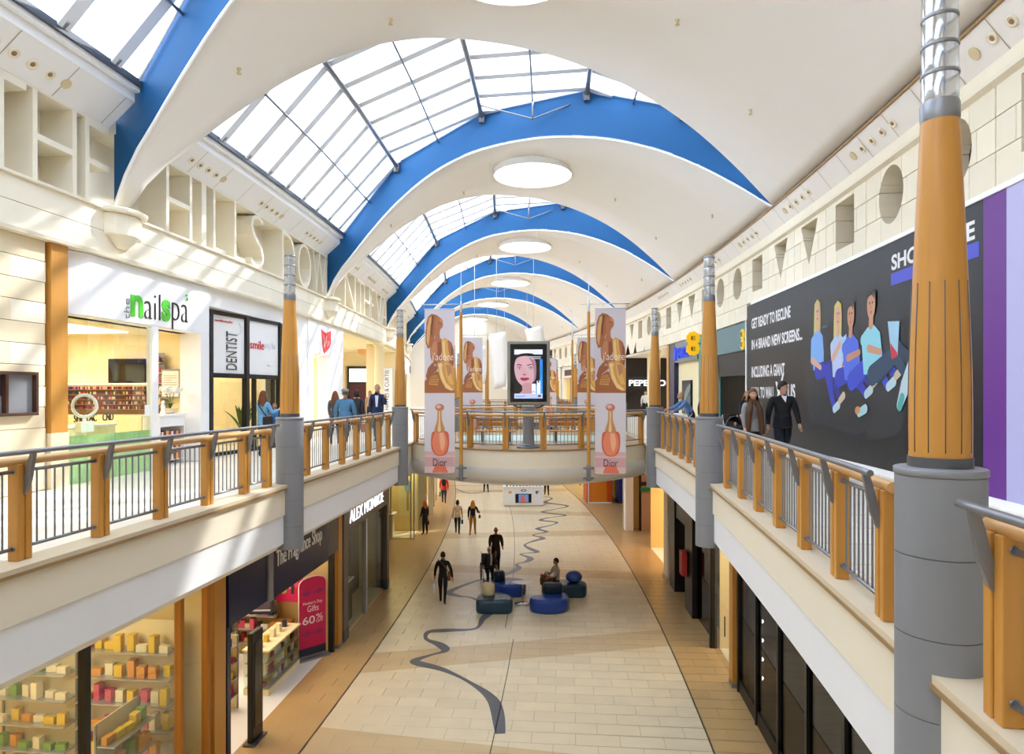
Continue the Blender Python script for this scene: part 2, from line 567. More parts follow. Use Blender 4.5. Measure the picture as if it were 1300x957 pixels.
# ---- upper galleries
def gallery(sgn, side):
    g = struct('floor', MB().sweep([(sgn*3.78,F-.3),(sgn*13,F-.3),(sgn*13,F-.008),(sgn*3.78,F-.008)], V0, V1, dv=2, uf=(uR if sgn > 0 else None)), 'gallery_floor',
               'pale stone floor of the upper gallery along the %s shops' % side, 'floor')
    tl = MB().cbox(-.436,.436,-.436,.436,-.008,0,.003).mesh('tile', 'gallery_floor')
    n = 0
    for k in range(0, 30):
        v = 6.5 + k*.88
        for j in range(4):
            u = sgn*(4.46 + j*.88)
            if u > 7.4 or u < -7.5 or n > 119: continue
            obj('tile', tl, None, g, W(u, v, F), rotz(v)); n += 1
    uf = uR if sgn > 0 else None
    e = struct('trim_%d' % (1 if sgn < 0 else 2), MB().sweep([(sgn*3.74,F-.02),(sgn*3.74,F-.5),(sgn*4.1,F-.5),(sgn*4.1,F-.02)], V0, V1, uf=uf), 'fascia_beige',
               'beige upper fascia band along the %s gallery edge' % side, 'fascia')
    obj('lower_band', MB().sweep([(sgn*3.765,F-.505),(sgn*3.765,F-1.0),(sgn*4.05,F-1.2),(sgn*4.3,F-1.2),(sgn*4.3,F-.505)], V0, V1, uf=uf), 'fascia_white', e)
    obj('kerb', MB().sweep([(sgn*3.70,F-.018),(sgn*4.05,F-.018),(sgn*4.05,F+.03),(sgn*3.70,F+.03)], V0, V1, uf=uf), 'kerb_stone', e)
    obj('nosing', MB().sweep([(sgn*3.69,F-.05),(sgn*3.74,F-.05),(sgn*3.74,F-.018),(sgn*3.69,F-.018)], V0, V1, uf=uf), 'nosing', e)
    struct('ceiling', MB().sweep([(sgn*4.05,F-1.2),(sgn*13,F-1.2),(sgn*13,F-1.1),(sgn*4.05,F-1.1)], V0, V1, dv=2, uf=uf), 'plaster', 'plain soffit over the lower walkway on the %s' % side, 'soffit')
gallery(-1, 'left'); gallery(1, 'right')

# ---- ends of the mall and the outer skin behind the shops
for sgn, side in ((-1, 'left'), (1, 'right')):
    struct('wall_outer_'+side, MB().sweep([(sgn*13,-.2),(sgn*13.3,-.2),(sgn*13.3,F+4.6),(sgn*13,F+4.6)], V0, V1, dv=3).sweep(
        [(sgn*8.1,F+4.45),(sgn*13.3,F+4.45),(sgn*13.3,F+4.6),(sgn*8.1,F+4.6)], V0, V1, dv=3), 'plaster', 'plain back wall and roof slab behind the %s shops' % side, 'wall')
def endwall(name, v, label):
    a = W(-13.3, v, 0); b = W(13.3, v, 0)
    d = .3 if v > 0 else -.3
    c_, x, y = frame(v)
    m = MB()
    z1 = F + 12
    m.add([(a[0],a[1],-.2),(b[0],b[1],-.2),(b[0],b[1],z1),(a[0],a[1],z1),(a[0]-y*d,a[1]+x*d,-.2),(b[0]-y*d,b[1]+x*d,-.2),(b[0]-y*d,b[1]+x*d,z1),(a[0]-y*d,a[1]+x*d,z1)],
          [(0,1,2,3),(4,7,6,5),(0,4,5,1),(1,5,6,2),(2,6,7,3),(3,7,4,0)])
    struct(name, m, 'plaster', label, 'wall')
endwall('wall_far', V1, 'pale end wall at the far end of the mall')
endwall('wall_near', V0, 'pale end wall behind the viewer')

# ---- vault profile and glazing profile (height above gallery floor, by u)
ZP = [(-7.55,5.14),(-7.11,5.95),(-6.5,6.62),(-5.86,7.3),(-4.83,8.27),(-3.63,9.11),(-2.47,9.63),(-1.36,9.88),(.24,9.96),(1.79,9.77),(3.2,9.37),(4.56,8.74),(5.85,7.9),(7.09,6.93)]
def zp(u):
    n = len(ZP)
    if u <= ZP[0][0]: return ZP[0][1]
    if u >= ZP[-1][0]: return ZP[-1][1]
    for i in range(n-1):
        if ZP[i][0] <= u <= ZP[i+1][0]: break
    def sl(k):
        a = ZP[max(k-1,0)]; b = ZP[min(k+1,n-1)]
        return (b[1]-a[1])/(b[0]-a[0])
    h = ZP[i+1][0]-ZP[i][0]; t = (u-ZP[i][0])/h
    return ((2*t**3-3*t*t+1)*ZP[i][1] + (t**3-2*t*t+t)*h*sl(i) + (-2*t**3+3*t*t)*ZP[i+1][1] + (t**3-t*t)*h*sl(i+1))
ZG = [(-7.6,7.45),(-6.85,7.52),(-4.71,9.87),(-1.58,11.15),(1.88,11.31),(4.7,10.25),(7.12,7.3)]
def zg(u):
    for (a,b),(c,d) in zip(ZG, ZG[1:]):
        if u <= c: return b+(d-b)*(u-a)/(c-a)
    return ZG[-1][1]
PITCH = 12.5
UL, UT = -7.55, 7.09
def vnear(k, u): return 12.2+PITCH*(k-1) - (u-UL)*.345
def vfar(k, u): return 12.55+PITCH*(k-1) + (u-UL)*.478
NU = 44
US = [UL+(UT-UL)*i/NU for i in range(NU+1)]
KS = range(-1, 7)
cut = None
for k in KS:
    m = MB(); NV = 4; vs = []
    for top in (0, .08):
        for u in US:
            a, b = vnear(k,u), vfar(k,u)
            for j in range(NV+1):
                vs.append(W(u, a+(b-a)*j/NV, F+zp(u)+top))
    n1 = (NU+1)*(NV+1); fs = []
    for i in range(NU):
        for j in range(NV):
            a = i*(NV+1)+j
            fs.append((a, a+NV+1, a+NV+2, a+1))
            fs.append((n1+a, n1+a+1, n1+a+NV+2, n1+a+NV+1))
    for i in range(NU):
        a = i*(NV+1); b = a+NV+1
        fs.append((a, n1+a, n1+b, b)); fs.append((a+NV, b+NV, n1+b+NV, n1+a+NV))
    for j in range(NV):
        a = j; fs.append((a, a+1, n1+a+1, n1+a)); a = NU*(NV+1)+j; fs.append((a, n1+a, n1+a+1, a+1))
    m.add(vs, fs, 0, None, True)
    vo = vnear(k, 0)+.95+2.6
    which = {-1: 'behind the viewer, second back', 0: 'directly above the viewer', 1: 'nearest, filling the top of the view', 2: 'second, behind the first large skylight', 3: 'third from the viewer', 4: 'fourth from the viewer', 5: 'fifth from the viewer', 6: 'farthest and smallest'}[k]
    ce = struct('ceiling', m, 'ceiling_white', 'cream vaulted ceiling panel, ' + which, 'ceiling')
    me = ce.data
    for p in me.polygons: p.use_smooth = abs(p.normal.z) > .3
    # round opening with a daylit dome
    vo = 25.05+PITCH*(k-2)
    ctr = W(.13, vo, 0)
    cy = obj('cutter', MB().lathe([(1.45, F+8.5),(1.45, F+11)], 48, (ctr[0], ctr[1], 0)), 'ceiling_white')
    md = ce.modifiers.new('oculus', 'BOOLEAN'); md.object = cy; md.operation = 'DIFFERENCE'; md.solver = 'EXACT'
    nm = evalmesh(ce); ce.modifiers.clear(); ce.data = nm
    bpy.data.objects.remove(cy)
    oc = MB().lathe([(1.45, F+9.72),(1.43, F+10.15),(1.5, F+10.15),(1.5, F+9.8)], 48, (ctr[0], ctr[1], 0), capb=False, capt=False)
    obj('oculus_rim', oc, 'edge_white', ce)
    if 'oculus_diffuser' not in MATS:
        q = bpy.data.materials.new('oculus_diffuser'); MATS['oculus_diffuser'] = q
        q.use_nodes = True; nt = q.node_tree; nt.nodes.clear()
        ou = nt.nodes.new('ShaderNodeOutputMaterial'); tr = nt.nodes.new('ShaderNodeBsdfTranslucent'); ns_ = nt.nodes.new('ShaderNodeTexNoise'); rr = nt.nodes.new('ShaderNodeMapRange')
        rr.inputs[3].default_value = .9; rr.inputs[4].default_value = .98
        nt.links.new(ns_.outputs[0], rr.inputs[0]); nt.links.new(rr.outputs[0], tr.inputs[0]); nt.links.new(tr.outputs[0], ou.inputs[0])
    obj('oculus_dome', MB().lathe([(1.44, F+10.12),(1.2, F+10.4),(.8, F+10.55),(.3, F+10.62)], 48, (ctr[0], ctr[1], 0), capb=False), 'oculus_diffuser', ce)
    # sprinkler heads
    for uu, fv in ((-5.2,.5),(-2.6,.8),(3.4,.6),(5.4,.75),(6.2,.25)):
        a, b = vnear(k,uu), vfar(k,uu)
        p = W(uu, a+(b-a)*fv, F+zp(uu))
        obj('sprinkler', MB().lathe([(.05,0),(.05,-.02),(.02,-.04),(.02,-.09),(.05,-.1),(.05,-.11)], 8, p), 'stone_tan', ce)
    # blue upstand walls on both edges, white hem along the arch
    ww = {1: 'nearest, running off the top of the view', 2: 'largest, spanning the middle of the view', 3: 'second full arch', 4: 'third full arch', 5: 'fourth full arch', 6: 'farthest arch', 0: 'above the viewer', -1: 'behind the viewer'}[k]
    bw = MB()
    for fn, d in ((vnear, .06), (vfar, -.06)):
        vs = []
        for u in US:
            lo = zp(u)+(.03 if fn is vnear else .06); hi = max(zg(u), lo+.02)
            for dd in (0, d):
                vs += [W(u, fn(k,u)+dd, F+lo), W(u, fn(k,u)+dd, F+hi)]
        fs = []
        for i in range(NU):
            a = 4*i
            fs += [(a,a+4,a+5,a+1), (a+2,a+3,a+7,a+6), (a+1,a+5,a+7,a+3), (a,a+2,a+6,a+4)]
        bw.add(vs, fs, 0)
    bl = struct('trim_%d' % (10+k), bw, 'blue_paint', 'bright blue arched upstand beside the skylight, ' + ww, 'arch')
    hm = MB()
    for fn, d in ((vnear, -.03),):
        hm.tube([W(u, fn(k,u)+d, F+zp(u)+.0) for u in US], .035, 6)
    obj('hem', hm, 'edge_white', bl)
    # thin steel edge where the glass meets the blue wall
    ed = MB()
    for fn, d in ((vnear, -.08), (vfar, .08)):
        ed.tube([W(u, fn(k,u)+d, F+zg(u)-.06) for u in [-6.85+(6.9+6.85)*i/24 for i in range(25)]], .035, 6)
    obj('glazing_edge', ed, 'rafter', bl)

# ---- skylights: triangular glazed roofs between the vault panels
def clip(poly, A, B, C):      # keep A*u+B*v+C >= 0
    out = []
    for i in range(len(poly)):
        p, q = poly[i], poly[(i+1)%len(poly)]
        dp = A*p[0]+B*p[1]+C; dq = A*q[0]+B*q[1]+C
        if dp >= 0: out.append(p)
        if (dp >= 0) != (dq >= 0):
            t = dp/(dp-dq); out.append((p[0]+(q[0]-p[0])*t, p[1]+(q[1]-p[1])*t))
    return out
folds = [-6.85,-4.71,-1.58,1.88,4.7,7.12]
usplit = []
for a, b in zip(folds, folds[1:]): usplit += [a, (a+b)/2]
usplit.append(folds[-1])
DR = PITCH/10
for n, k in enumerate(range(-1, 6)):
    lab = {-1: 'behind the viewer', 0: 'over the viewer, its corner at the top left', 1: 'largest, over the second vault gap', 2: 'second full one along the left', 3: 'third along the left', 4: 'fourth along the left', 5: 'farthest along the left'}[k]
    w = tag(obj('window_%d' % (n+1), MB().sweep([(-7.0,F+7.38),(-6.8,F+7.38),(-6.8,F+7.5),(-7.0,F+7.5)], vfar(k,-6.9)+.0, vnear(k+1,-6.9)-.0), 'steel_dark'),
            'triangular glazed skylight with white rafters, ' + lab, 'skylight', None, 'structure')
    va = 12.55+PITCH*(k-1); vb = 12.2+PITCH*k
    # inside: v >= va+(u-UL)*.478  and v <= vb-(u-UL)*.345
    joined = MB()
    rows = range(0, 10)
    for i in rows:
        y0 = va + i*DR*1.0 - .1; y1 = y0+DR
        for a, b in zip(usplit, usplit[1:]):
            p = [(a,y0+.03),(b,y0+.03),(b,y1-.03),(a,y1-.03)]
            p = clip(p, -.478, 1, -(va-UL*.478)-.03)
            if len(p) > 2: p = clip(p, -.345, -1, vb+UL*.345-.03)
            if len(p) < 3: continue
            vs = [W(u, v, F+zg(u)) for u, v in p] + [W(u, v, F+zg(u)+.03) for u, v in p]
            c = len(p)
            fs = [tuple(range(c-1,-1,-1)), tuple(range(c,2*c))] + [(j,(j+1)%c,c+(j+1)%c,c+j) for j in range(c)]
            if k in (0, 1, 2): obj('pane', MB().add(vs, fs), 'sky_glass', w)
            else: joined.add(vs, fs)
    if joined.f: o = obj('pane_field', joined, 'sky_glass', w); o['kind'] = 'stuff'
    def ends(u): return va+(u-UL)*.478, vb-(u-UL)*.345
    for i in range(0, 11):                         # rafters across
        y = va+i*DR-.1
        us = [u for u in [-6.85+.1*j for j in range(140)] if ends(u)[0]-.05 <= y <= ends(u)[1]+.05]
        if len(us) < 3: continue
        keep = [us[0]] + [x for x in folds if us[0] < x < us[-1]] + [us[-1]]
        rf = MB(); vs = []
        for u in keep:
            z = F+zg(u)
            vs += [W(u,y-.13,z-.12), W(u,y+.13,z-.12), W(u,y+.13,z-.01), W(u,y-.13,z-.01)]
        fs = []
        for j in range(len(keep)-1):
            for q in range(4): fs.append((4*j+q, 4*j+(q+1)%4, 4*j+4+(q+1)%4, 4*j+4+q))
        fs += [(0,1,2,3), tuple(4*(len(keep)-1)+q for q in (3,2,1,0))]
        rf.add(vs, fs)
        obj('rafter', rf, 'rafter', w)
        if us[0] < -6.7:
            obj('rafter_shoe', MB().tube([W(-6.86,y,F+7.44), W(-6.72,y,F+7.56)], .04, 6), 'steel', w)
    for u in folds[1:-1]:                          # main tubes along the folds
        e = ends(u)
        if e[1]-e[0] < .4: continue
        pb = MB()
        pb.tube([W(u, e[0]-.1, F+zg(u)-.2), W(u, (e[0]+e[1])/2, F+zg(u)-.2), W(u, e[1]+.1, F+zg(u)-.2)], .08, 10)
        obj('purlin', pb, 'steel', w)
        hb = MB()
        for e_, s_ in ((e[0], 1), (e[1], -1)):
            p = W(u, e_-.08*s_*-1, F+zg(u)-.2)
            hb.lathe([(.11,-.22),(.13,-.1),(.13,.06),(.07,.1)], 8, p)
        obj('purlin_socket', hb, 'steel_dark', w)
    for a, b in zip(folds[:4], folds[1:5]):        # thin mid rods
        u = (a+b)/2; e = ends(u)
        obj('glazing_rod', MB().tube([W(u,e[0],F+zg(u)-.18), W(u,(e[0]+e[1])/2,F+zg(u)-.18), W(u,e[1],F+zg(u)-.18)], .032, 6), 'steel', w)
    tr = MB()                                      # tie truss under the crown
    for uu, y in ((-1.58, ends(-1.58)[0]+1.4), (-1.58, ends(-1.58)[1]-1.0)):
        tr.tube([W(uu, y, F+zg(uu)-.2), W(.15, y, F+11.22-.75), W(1.88, y, F+zg(1.88)-.2)], .025, 6)
        tr.tube([W(.15, y, F+11.2), W(.15, y, F+10.45)], .03, 6)
    obj('tie_rod', tr, 'steel', w)

# ---- left wall above the shops: frieze, deep letters, eave
WL = tag(obj('wall_left', MB().sweep([(-8.2,F+4.22),(-7.58,F+4.22),(-7.58,F+5.08),(-8.2,F+5.08)], V0, V1).sweep([(-8.4,F+4.2),(-8.12,F+4.2),(-8.12,F+7.4),(-8.4,F+7.4)], V0, V1).sweep(
    [(-8.2,F+6.62),(-7.5,F+6.62),(-7.5,F+6.84),(-8.2,F+6.84)], V0, V1), 'stone'), 'cream stone frieze wall over the left shops with tall cut-out letters', 'wall', None, 'structure')
sm = {}
def stone_mesh(key, x0, x1, L, h, m='stone', b=.008):
    if (key) not in sm: sm[key] = MB().box(x0, x1, -L/2+.004, L/2-.004, .004, h-.004).mesh('stone_block', m, bevel=b)
    return sm[key]
for row, (z0, h) in enumerate(((4.26,.42),(4.68,.42))):
    for i in range(30):
        v = 6.2 + i*1.25 + (row % 2)*.6
        obj('stone_block', stone_mesh('fr', -.12, .08, 1.25, h), None, WL, W(-7.58, v, F+z0), rotz(v))
obj('ledge', MB().sweep([(-7.7,F+5.085),(-7.44,F+5.085),(-7.44,F+5.13),(-7.7,F+5.13)], V0, V1).sweep([(-7.8,F+4.2),(-7.44,F+4.2),(-7.42,F+4.26),(-7.8,F+4.26)], V0, V1), 'stone', WL)
# letters, each as deep as the niche behind it
for t, a, b in (('T',9.05,9.98),('H',10.14,11.1),('E',11.35,11.98),('H',13.84,14.84),('I',15.3,15.5),('L',15.85,16.45),('L',16.95,17.6),('S',17.95,18.75),('D',20.15,21.2),('O',21.5,22.75),('W',23.0,24.45),('N',24.55,25.5),
                ('N',27.1,28.9),('T',29.3,30.5),('H',30.7,32.0),('E',32.3,32.95),('V',33.6,35.2),('A',35.4,36.9)):
    L = MB()
    vs, fs = text_geo(t, .5, -.022 if t not in 'I' else -.01)
    L.add([((c+.5)*.62, x*(b-a), y*1.5) for x, y, c in vs], fs)
    vm = (a+b)/2
    o = obj('letter', L, 'stone', WL, W(-8.12, a, F+5.12), rotz(vm))
# eaves with downlights
for n, k in enumerate(range(-1, 6)):
    a, b = vfar(k,-6.98)+.02, vnear(k+1,-6.98)-.02
    e = MB()
    prof = [(-7.5,F+6.66),(-6.98,F+7.13),(-6.98,F+7.3),(-6.86,F+7.3),(-6.86,F+7.4),(-7.0,F+7.46),(-8.2,F+7.46),(-8.2,F+6.84),(-7.5,F+6.84)]
    ev = struct('trim_%d' % (30+n), e.sweep(prof, a, b), 'panel_white', 'white boxed eave with small downlights under skylight, run %s' % ['behind the viewer','at the upper left corner','over the words beside the nearest arch','beyond the second arch','beyond the third arch','beyond the fourth arch','beyond the fifth arch'][n], 'eave')
    if k > 3: continue
    g = MB()
    for i in range(10):
        y = a+.6+i*1.2
        if y > b: break
        g.add([W(-7.49,y-.006,F+6.662), W(-7.49,y+.006,F+6.662), W(-6.985,y+.006,F+7.118), W(-6.985,y-.006,F+7.118)], [(0,1,2,3)])
        g.v[-4:] = [(p[0],p[1],p[2]-.004) for p in g.v[-4:]]
    obj('panel_joint', g, 'nosing', ev)
    for c0 in (a+1.6, a+5.2, a+8.8):
        for j in range(5):
            y = c0+j*.36
            if y > b-.3: continue
            u, z = -7.26, F+6.877
            p = Vector(W(u, y, z)); p.z -= .012
            nrm = Vector(W(u+.68, y, z-.74)) - Vector(W(u, y, z))
            q = nrm.to_track_quat('Z','Y').to_euler()
            if j < 4: obj('downlight', dl if 'dl' in globals() else globals().setdefault('dl', MB().lathe([(.09,-.01),(.09,.012),(.065,.014),(.055,.004)], 14).lathe([(.04,-.005),(.04,.012),(.03,.02)], 12, m=1).mesh('downlight', ['stone', 'nosing'])), None, ev, p, tuple(q))
            else: obj('speaker_disc', MB().lathe([(.09,-.01),(.09,.008)], 14), 'stone_tan', ev, p, tuple(q))
# scroll corbels under the feet of the arches
for k in range(1, 5):
    v = 12.3+PITCH*(k-1)
    th = obj('corbel', MB().prism([( -.02,-.55),(.22,-.5),(.38,-.3),(.44,0),(.38,.3),(.22,.5),(-.02,.55)], 0, .1).prism([(-.02,-.45),(.18,-.4),(.3,-.2),(.34,0),(.3,.2),(.18,.4),(-.02,.45)], -.42, 0).lathe([(.1,-.62),(.24,-.5),(.3,-.42)], 14, (.02,0,0)), 'stone', WL, W(-7.5, v, F+5.05), rotz(v), bevel=.03)

# ---- right wall above the shops: pierced frieze, moulding, cove with downlights
WR = tag(obj('wall_right', MB().sweep([(7.4,F+6.12),(8.2,F+6.12),(8.2,F+6.46),(7.4,F+6.46)], V0, V1), 'stone_tan'),
         'cream stone frieze wall over the right shops pierced by circles, squares and triangles', 'wall', None, 'structure')
mat('hole_shade', '54452f', .9, var=.1)
obj('void_shade_backing', MB().sweep([(8.0,F+4.1),(8.3,F+4.1),(8.3,F+6.95),(8.0,F+6.95)], V0, V1), 'hole_shade', WR)  # sheet behind the holes; shade of the deep void is put into its colour
obj('moulding', MB().sweep([(7.3,F+6.13),(7.45,F+6.07),(7.45,F+6.21),(7.3,F+6.2)], V0, V1), 'stone', WR)
obj('upper_band', MB().sweep([(7.385,F+6.21),(7.42,F+6.21),(7.42,F+6.45),(7.385,F+6.45)], V0, V1), 'stone', WR)
cv = struct('trim_40', MB().sweep([(7.4,F+6.45),(7.06,F+6.9),(7.06,F+7.05),(8.3,F+7.05),(8.3,F+6.45)], V0, V1), 'ceiling_white', 'cream cove with downlights along the right edge of the ceiling', 'cove')
g = MB()
for i in range(34):
    y = 6+i*1.04
    g.add([W(7.395,y-.006,F+6.445), W(7.395,y+.006,F+6.445), W(7.055,y+.006,F+6.895), W(7.055,y-.006,F+6.895)], [(0,1,2,3)])
obj('panel_joint', g, 'nosing', cv)
obj('shadow_gap', MB().sweep([(7.02,F+6.9),(7.06,F+6.9),(7.06,F+6.95),(7.02,F+6.95)], V0, V1), 'nosing', cv)
for c0 in [9.0+4.17*i for i in range(7)]:
    for j in range(5):
        y = c0+j*.42
        u, z = 7.22, F+6.68
        p = Vector(W(u-.008, y, z-.008))
        nrm = Vector(W(u-.79, y, z-.6)) - Vector(W(u, y, z))
        q = tuple(nrm.to_track_quat('Z','Y').to_euler())
        if j < 4: obj('downlight', dl, None, cv, p, q)
        else: obj('speaker_disc', MB().lathe([(.1,-.01),(.1,.008)], 14), 'stone_tan', cv, p, q)
# pierced stones: each panel is a grid of blocks with a hole cut through
PW = PITCH/6
PV = PW
PW = PW*1.0385      # arc length on the outer wall
def hole(kind):
    if kind == 'O': return [(.5*math.cos(2*PI*i/28), 5.48+.56*math.sin(2*PI*i/28)) for i in range(28)]
    if kind == 'R': return [(-.5,4.93),(.5,4.93),(.5,6.0),(-.5,6.0)]
    return [(-.58,6.02),(0,4.93),(.58,6.02)]
blocks = {}
for kind in 'ORV':
    lst = []
    cm = obj('cutter', MB().prism_x(hole(kind), -.3, .9), 'stone_tan')
    for r_, (z0, z1) in enumerate(((4.1,4.62),(4.62,5.14),(5.14,5.64),(5.64,6.12))):
        cols = [(-PW/2,-.2),(-.2,.2+.1*(r_%2)),(.2+.1*(r_%2),PW/2)] if r_ == 0 else ([(-PW/2,-PW/4+.12),(-PW/4+.12,PW/4-.12),(PW/4-.12,PW/2)] if r_ % 2 else [(-PW/2,-PW/4-.08),(-PW/4-.08,PW/4+.08),(PW/4+.08,PW/2)])
        for y0, y1 in cols:
            b = obj('stone_block', MB().box(0, .5, y0+.006, y1-.006, z0+.006, z1-.006), 'stone', bevel=.01)
            md = b.modifiers.new('b', 'BOOLEAN'); md.object = cm; md.operation = 'DIFFERENCE'; md.solver = 'EXACT'
            me = evalmesh(b)
            bpy.data.objects.remove(b)
            if len(me.polygons) > 3:
                if not me.materials: me.materials.append(MATS['stone'])
                lst.append(me)
    bpy.data.objects.remove(cm)
    blocks[kind] = lst
seq = 'OORVVR'
for i in range(-3, 28):
    v = 11.55 + i*PV
    kind = seq[i % 6]
    if v < 7: 
        continue
    if v < 38:
        for me in blocks[kind]:
            if v < 22.6 and max(q.co.z for q in me.vertices) < 4.63: continue
            obj('stone_block', me, None, WR, W(7.4, v, F), rotz(v))
    else:
        m = MB()
        h = hole(kind); y0, y1, z0, z1 = -PW/2, PW/2, 4.1, 6.12
        def edge(p):
            dx, dz = p[0], p[1]-5.4
            t = min([((y1 if dx > 0 else y0)/dx) if abs(dx) > 1e-6 else 1e9, (((z1 if dz > 0 else z0)-5.4)/dz) if abs(dz) > 1e-6 else 1e9])
            return (dx*t, 5.4+dz*t)
        n = len(h); dense = []
        for q in range(n):
            a, b = h[q], h[(q+1)%n]
            for t in range(6): dense.append((a[0]+(b[0]-a[0])*t/6, a[1]+(b[1]-a[1])*t/6))
        n = len(dense); out = [edge(p) for p in dense]
        m.add([(0,*p) for p in dense]+[(0,*p) for p in out]+[(.5,*p) for p in dense], [(q,(q+1)%n,n+(q+1)%n,n+q) for q in range(n)]+[(q,2*n+q,2*n+(q+1)%n,(q+1)%n) for q in range(n)])
        obj('pierced_panel', m, 'stone', WR, W(7.4, v, F), rotz(v))
obj('plain_panel', MB().sweep([(7.4,F+4.64),(7.5,F+4.64),(7.5,F+6.12),(7.4,F+6.12)], V0, 7.2), 'stone', WR)

# ================================================================== COLUMNS
def copy_tree(o, loc, rz, label=None):
    r = o.copy(); COL.objects.link(r); r.location = loc; r.rotation_euler = (0, 0, rz)
    if label: r['label'] = label
    for ch in list(o.children):
        c = ch.copy(); COL.objects.link(c); c.parent = r
        for gch in ch.children:
            d = gch.copy(); COL.objects.link(d); d.parent = c
    return r
def drum(z0, z1, r=.24, n=40):
    return MB().lathe([(r,z0+.003),(r,z1-.003)], n)
def make_column(u, v, label):
    t = thing('column', label, 'column', u, v, F, 'lantern columns on the gallery edges')
    for z0, z1 in ((-1.12,-.72),(-.72,-.25),(-.25,.22),(.22,.69),(.69,1.16)): obj('drum', drum(z0, z1), 'column_grey', t)
    obj('drum_core', MB().lathe([(.228,-1.11),(.228,1.16)], 32), 'steel_dark', t)
    obj('drum_cap', MB().lathe([(.24,1.16),(.247,1.165),(.247,1.2),(.24,1.205),(.18,1.21)], 40), 'column_grey', t)
    obj('collar', MB().lathe([(.172,1.2),(.172,1.27)], 40), 'steel_dark', t)
    prof = []
    for i in range(13):
        s = i/12
        r = .165 + .012*math.sin(min(1, s*3)*PI*.5) - .075*s**1.25
        prof.append((r, 1.27+2.02*s))
    sh = obj('shaft', MB().lathe(prof, 40), 'wood', t)
    for i in range(12):
        a = 2*PI*(i+.5)/12
        g = MB()
        pts = []
        for s in (0, .15, .3, .5):
            r = .165 + .012*math.sin(min(1, s*3)*PI*.5) - .075*s**1.25 + .0008
            pts.append((r*math.cos(a), r*math.sin(a), 1.30+2.02*s))
        g.tube(pts, .0028, 5)
        obj('inlay_strip', g, 'steel_dark', sh)
    obj('neck_ring', MB().lathe([(.103,3.28),(.106,3.3),(.106,3.38),(.1,3.4)], 32), 'steel', t)
    for i in range(4):
        z = 3.4+i*.17
        seg = obj('lantern_segment', MB().lathe([(.098-.002*i,z),(.1-.002*i,z+.02),(.1-.002*i,z+.15),(.096-.002*i,z+.165)], 24, capb=False, capt=False), 'lantern_glass', t)
        obj('lantern_ring', MB().lathe([(.102-.002*i,z+.15),(.105-.002*i,z+.155),(.105-.002*i,z+.172),(.1-.002*i,z+.175)], 24, capb=False, capt=False), 'steel', seg)
    obj('lantern_core', MB().lathe([(.03,3.4),(.03,4.06),(.09,4.07),(.09,4.1)], 16), 'steel_light', t)
    return t
CV = [4.53, 12.3, 19.75, 27.5, 35.3, 43.1, 50.9, 58.7]
cu = {1: [3.67, 3.72]+[3.76]*6, -1: [-3.76]*8}
ordn = ['nearest', 'second', 'third', 'fourth', 'fifth', 'sixth', 'seventh', 'eighth']
proto = make_column(cu[1][0], CV[0], 'tall column at the right foreground, grey drum base and tapered wooden shaft')
for sgn, side in ((1, 'right'), (-1, 'left')):
    for i, v in enumerate(CV):
        if i == 0: continue
        if i == 1: v = 11.58 if sgn < 0 else 12.45
        copy_tree(proto, W(cu[sgn][i], v, F), rotz(v), '%s column along the %s gallery edge, grey base and tapered wooden shaft' % (ordn[i-1 if sgn < 0 else i], side))

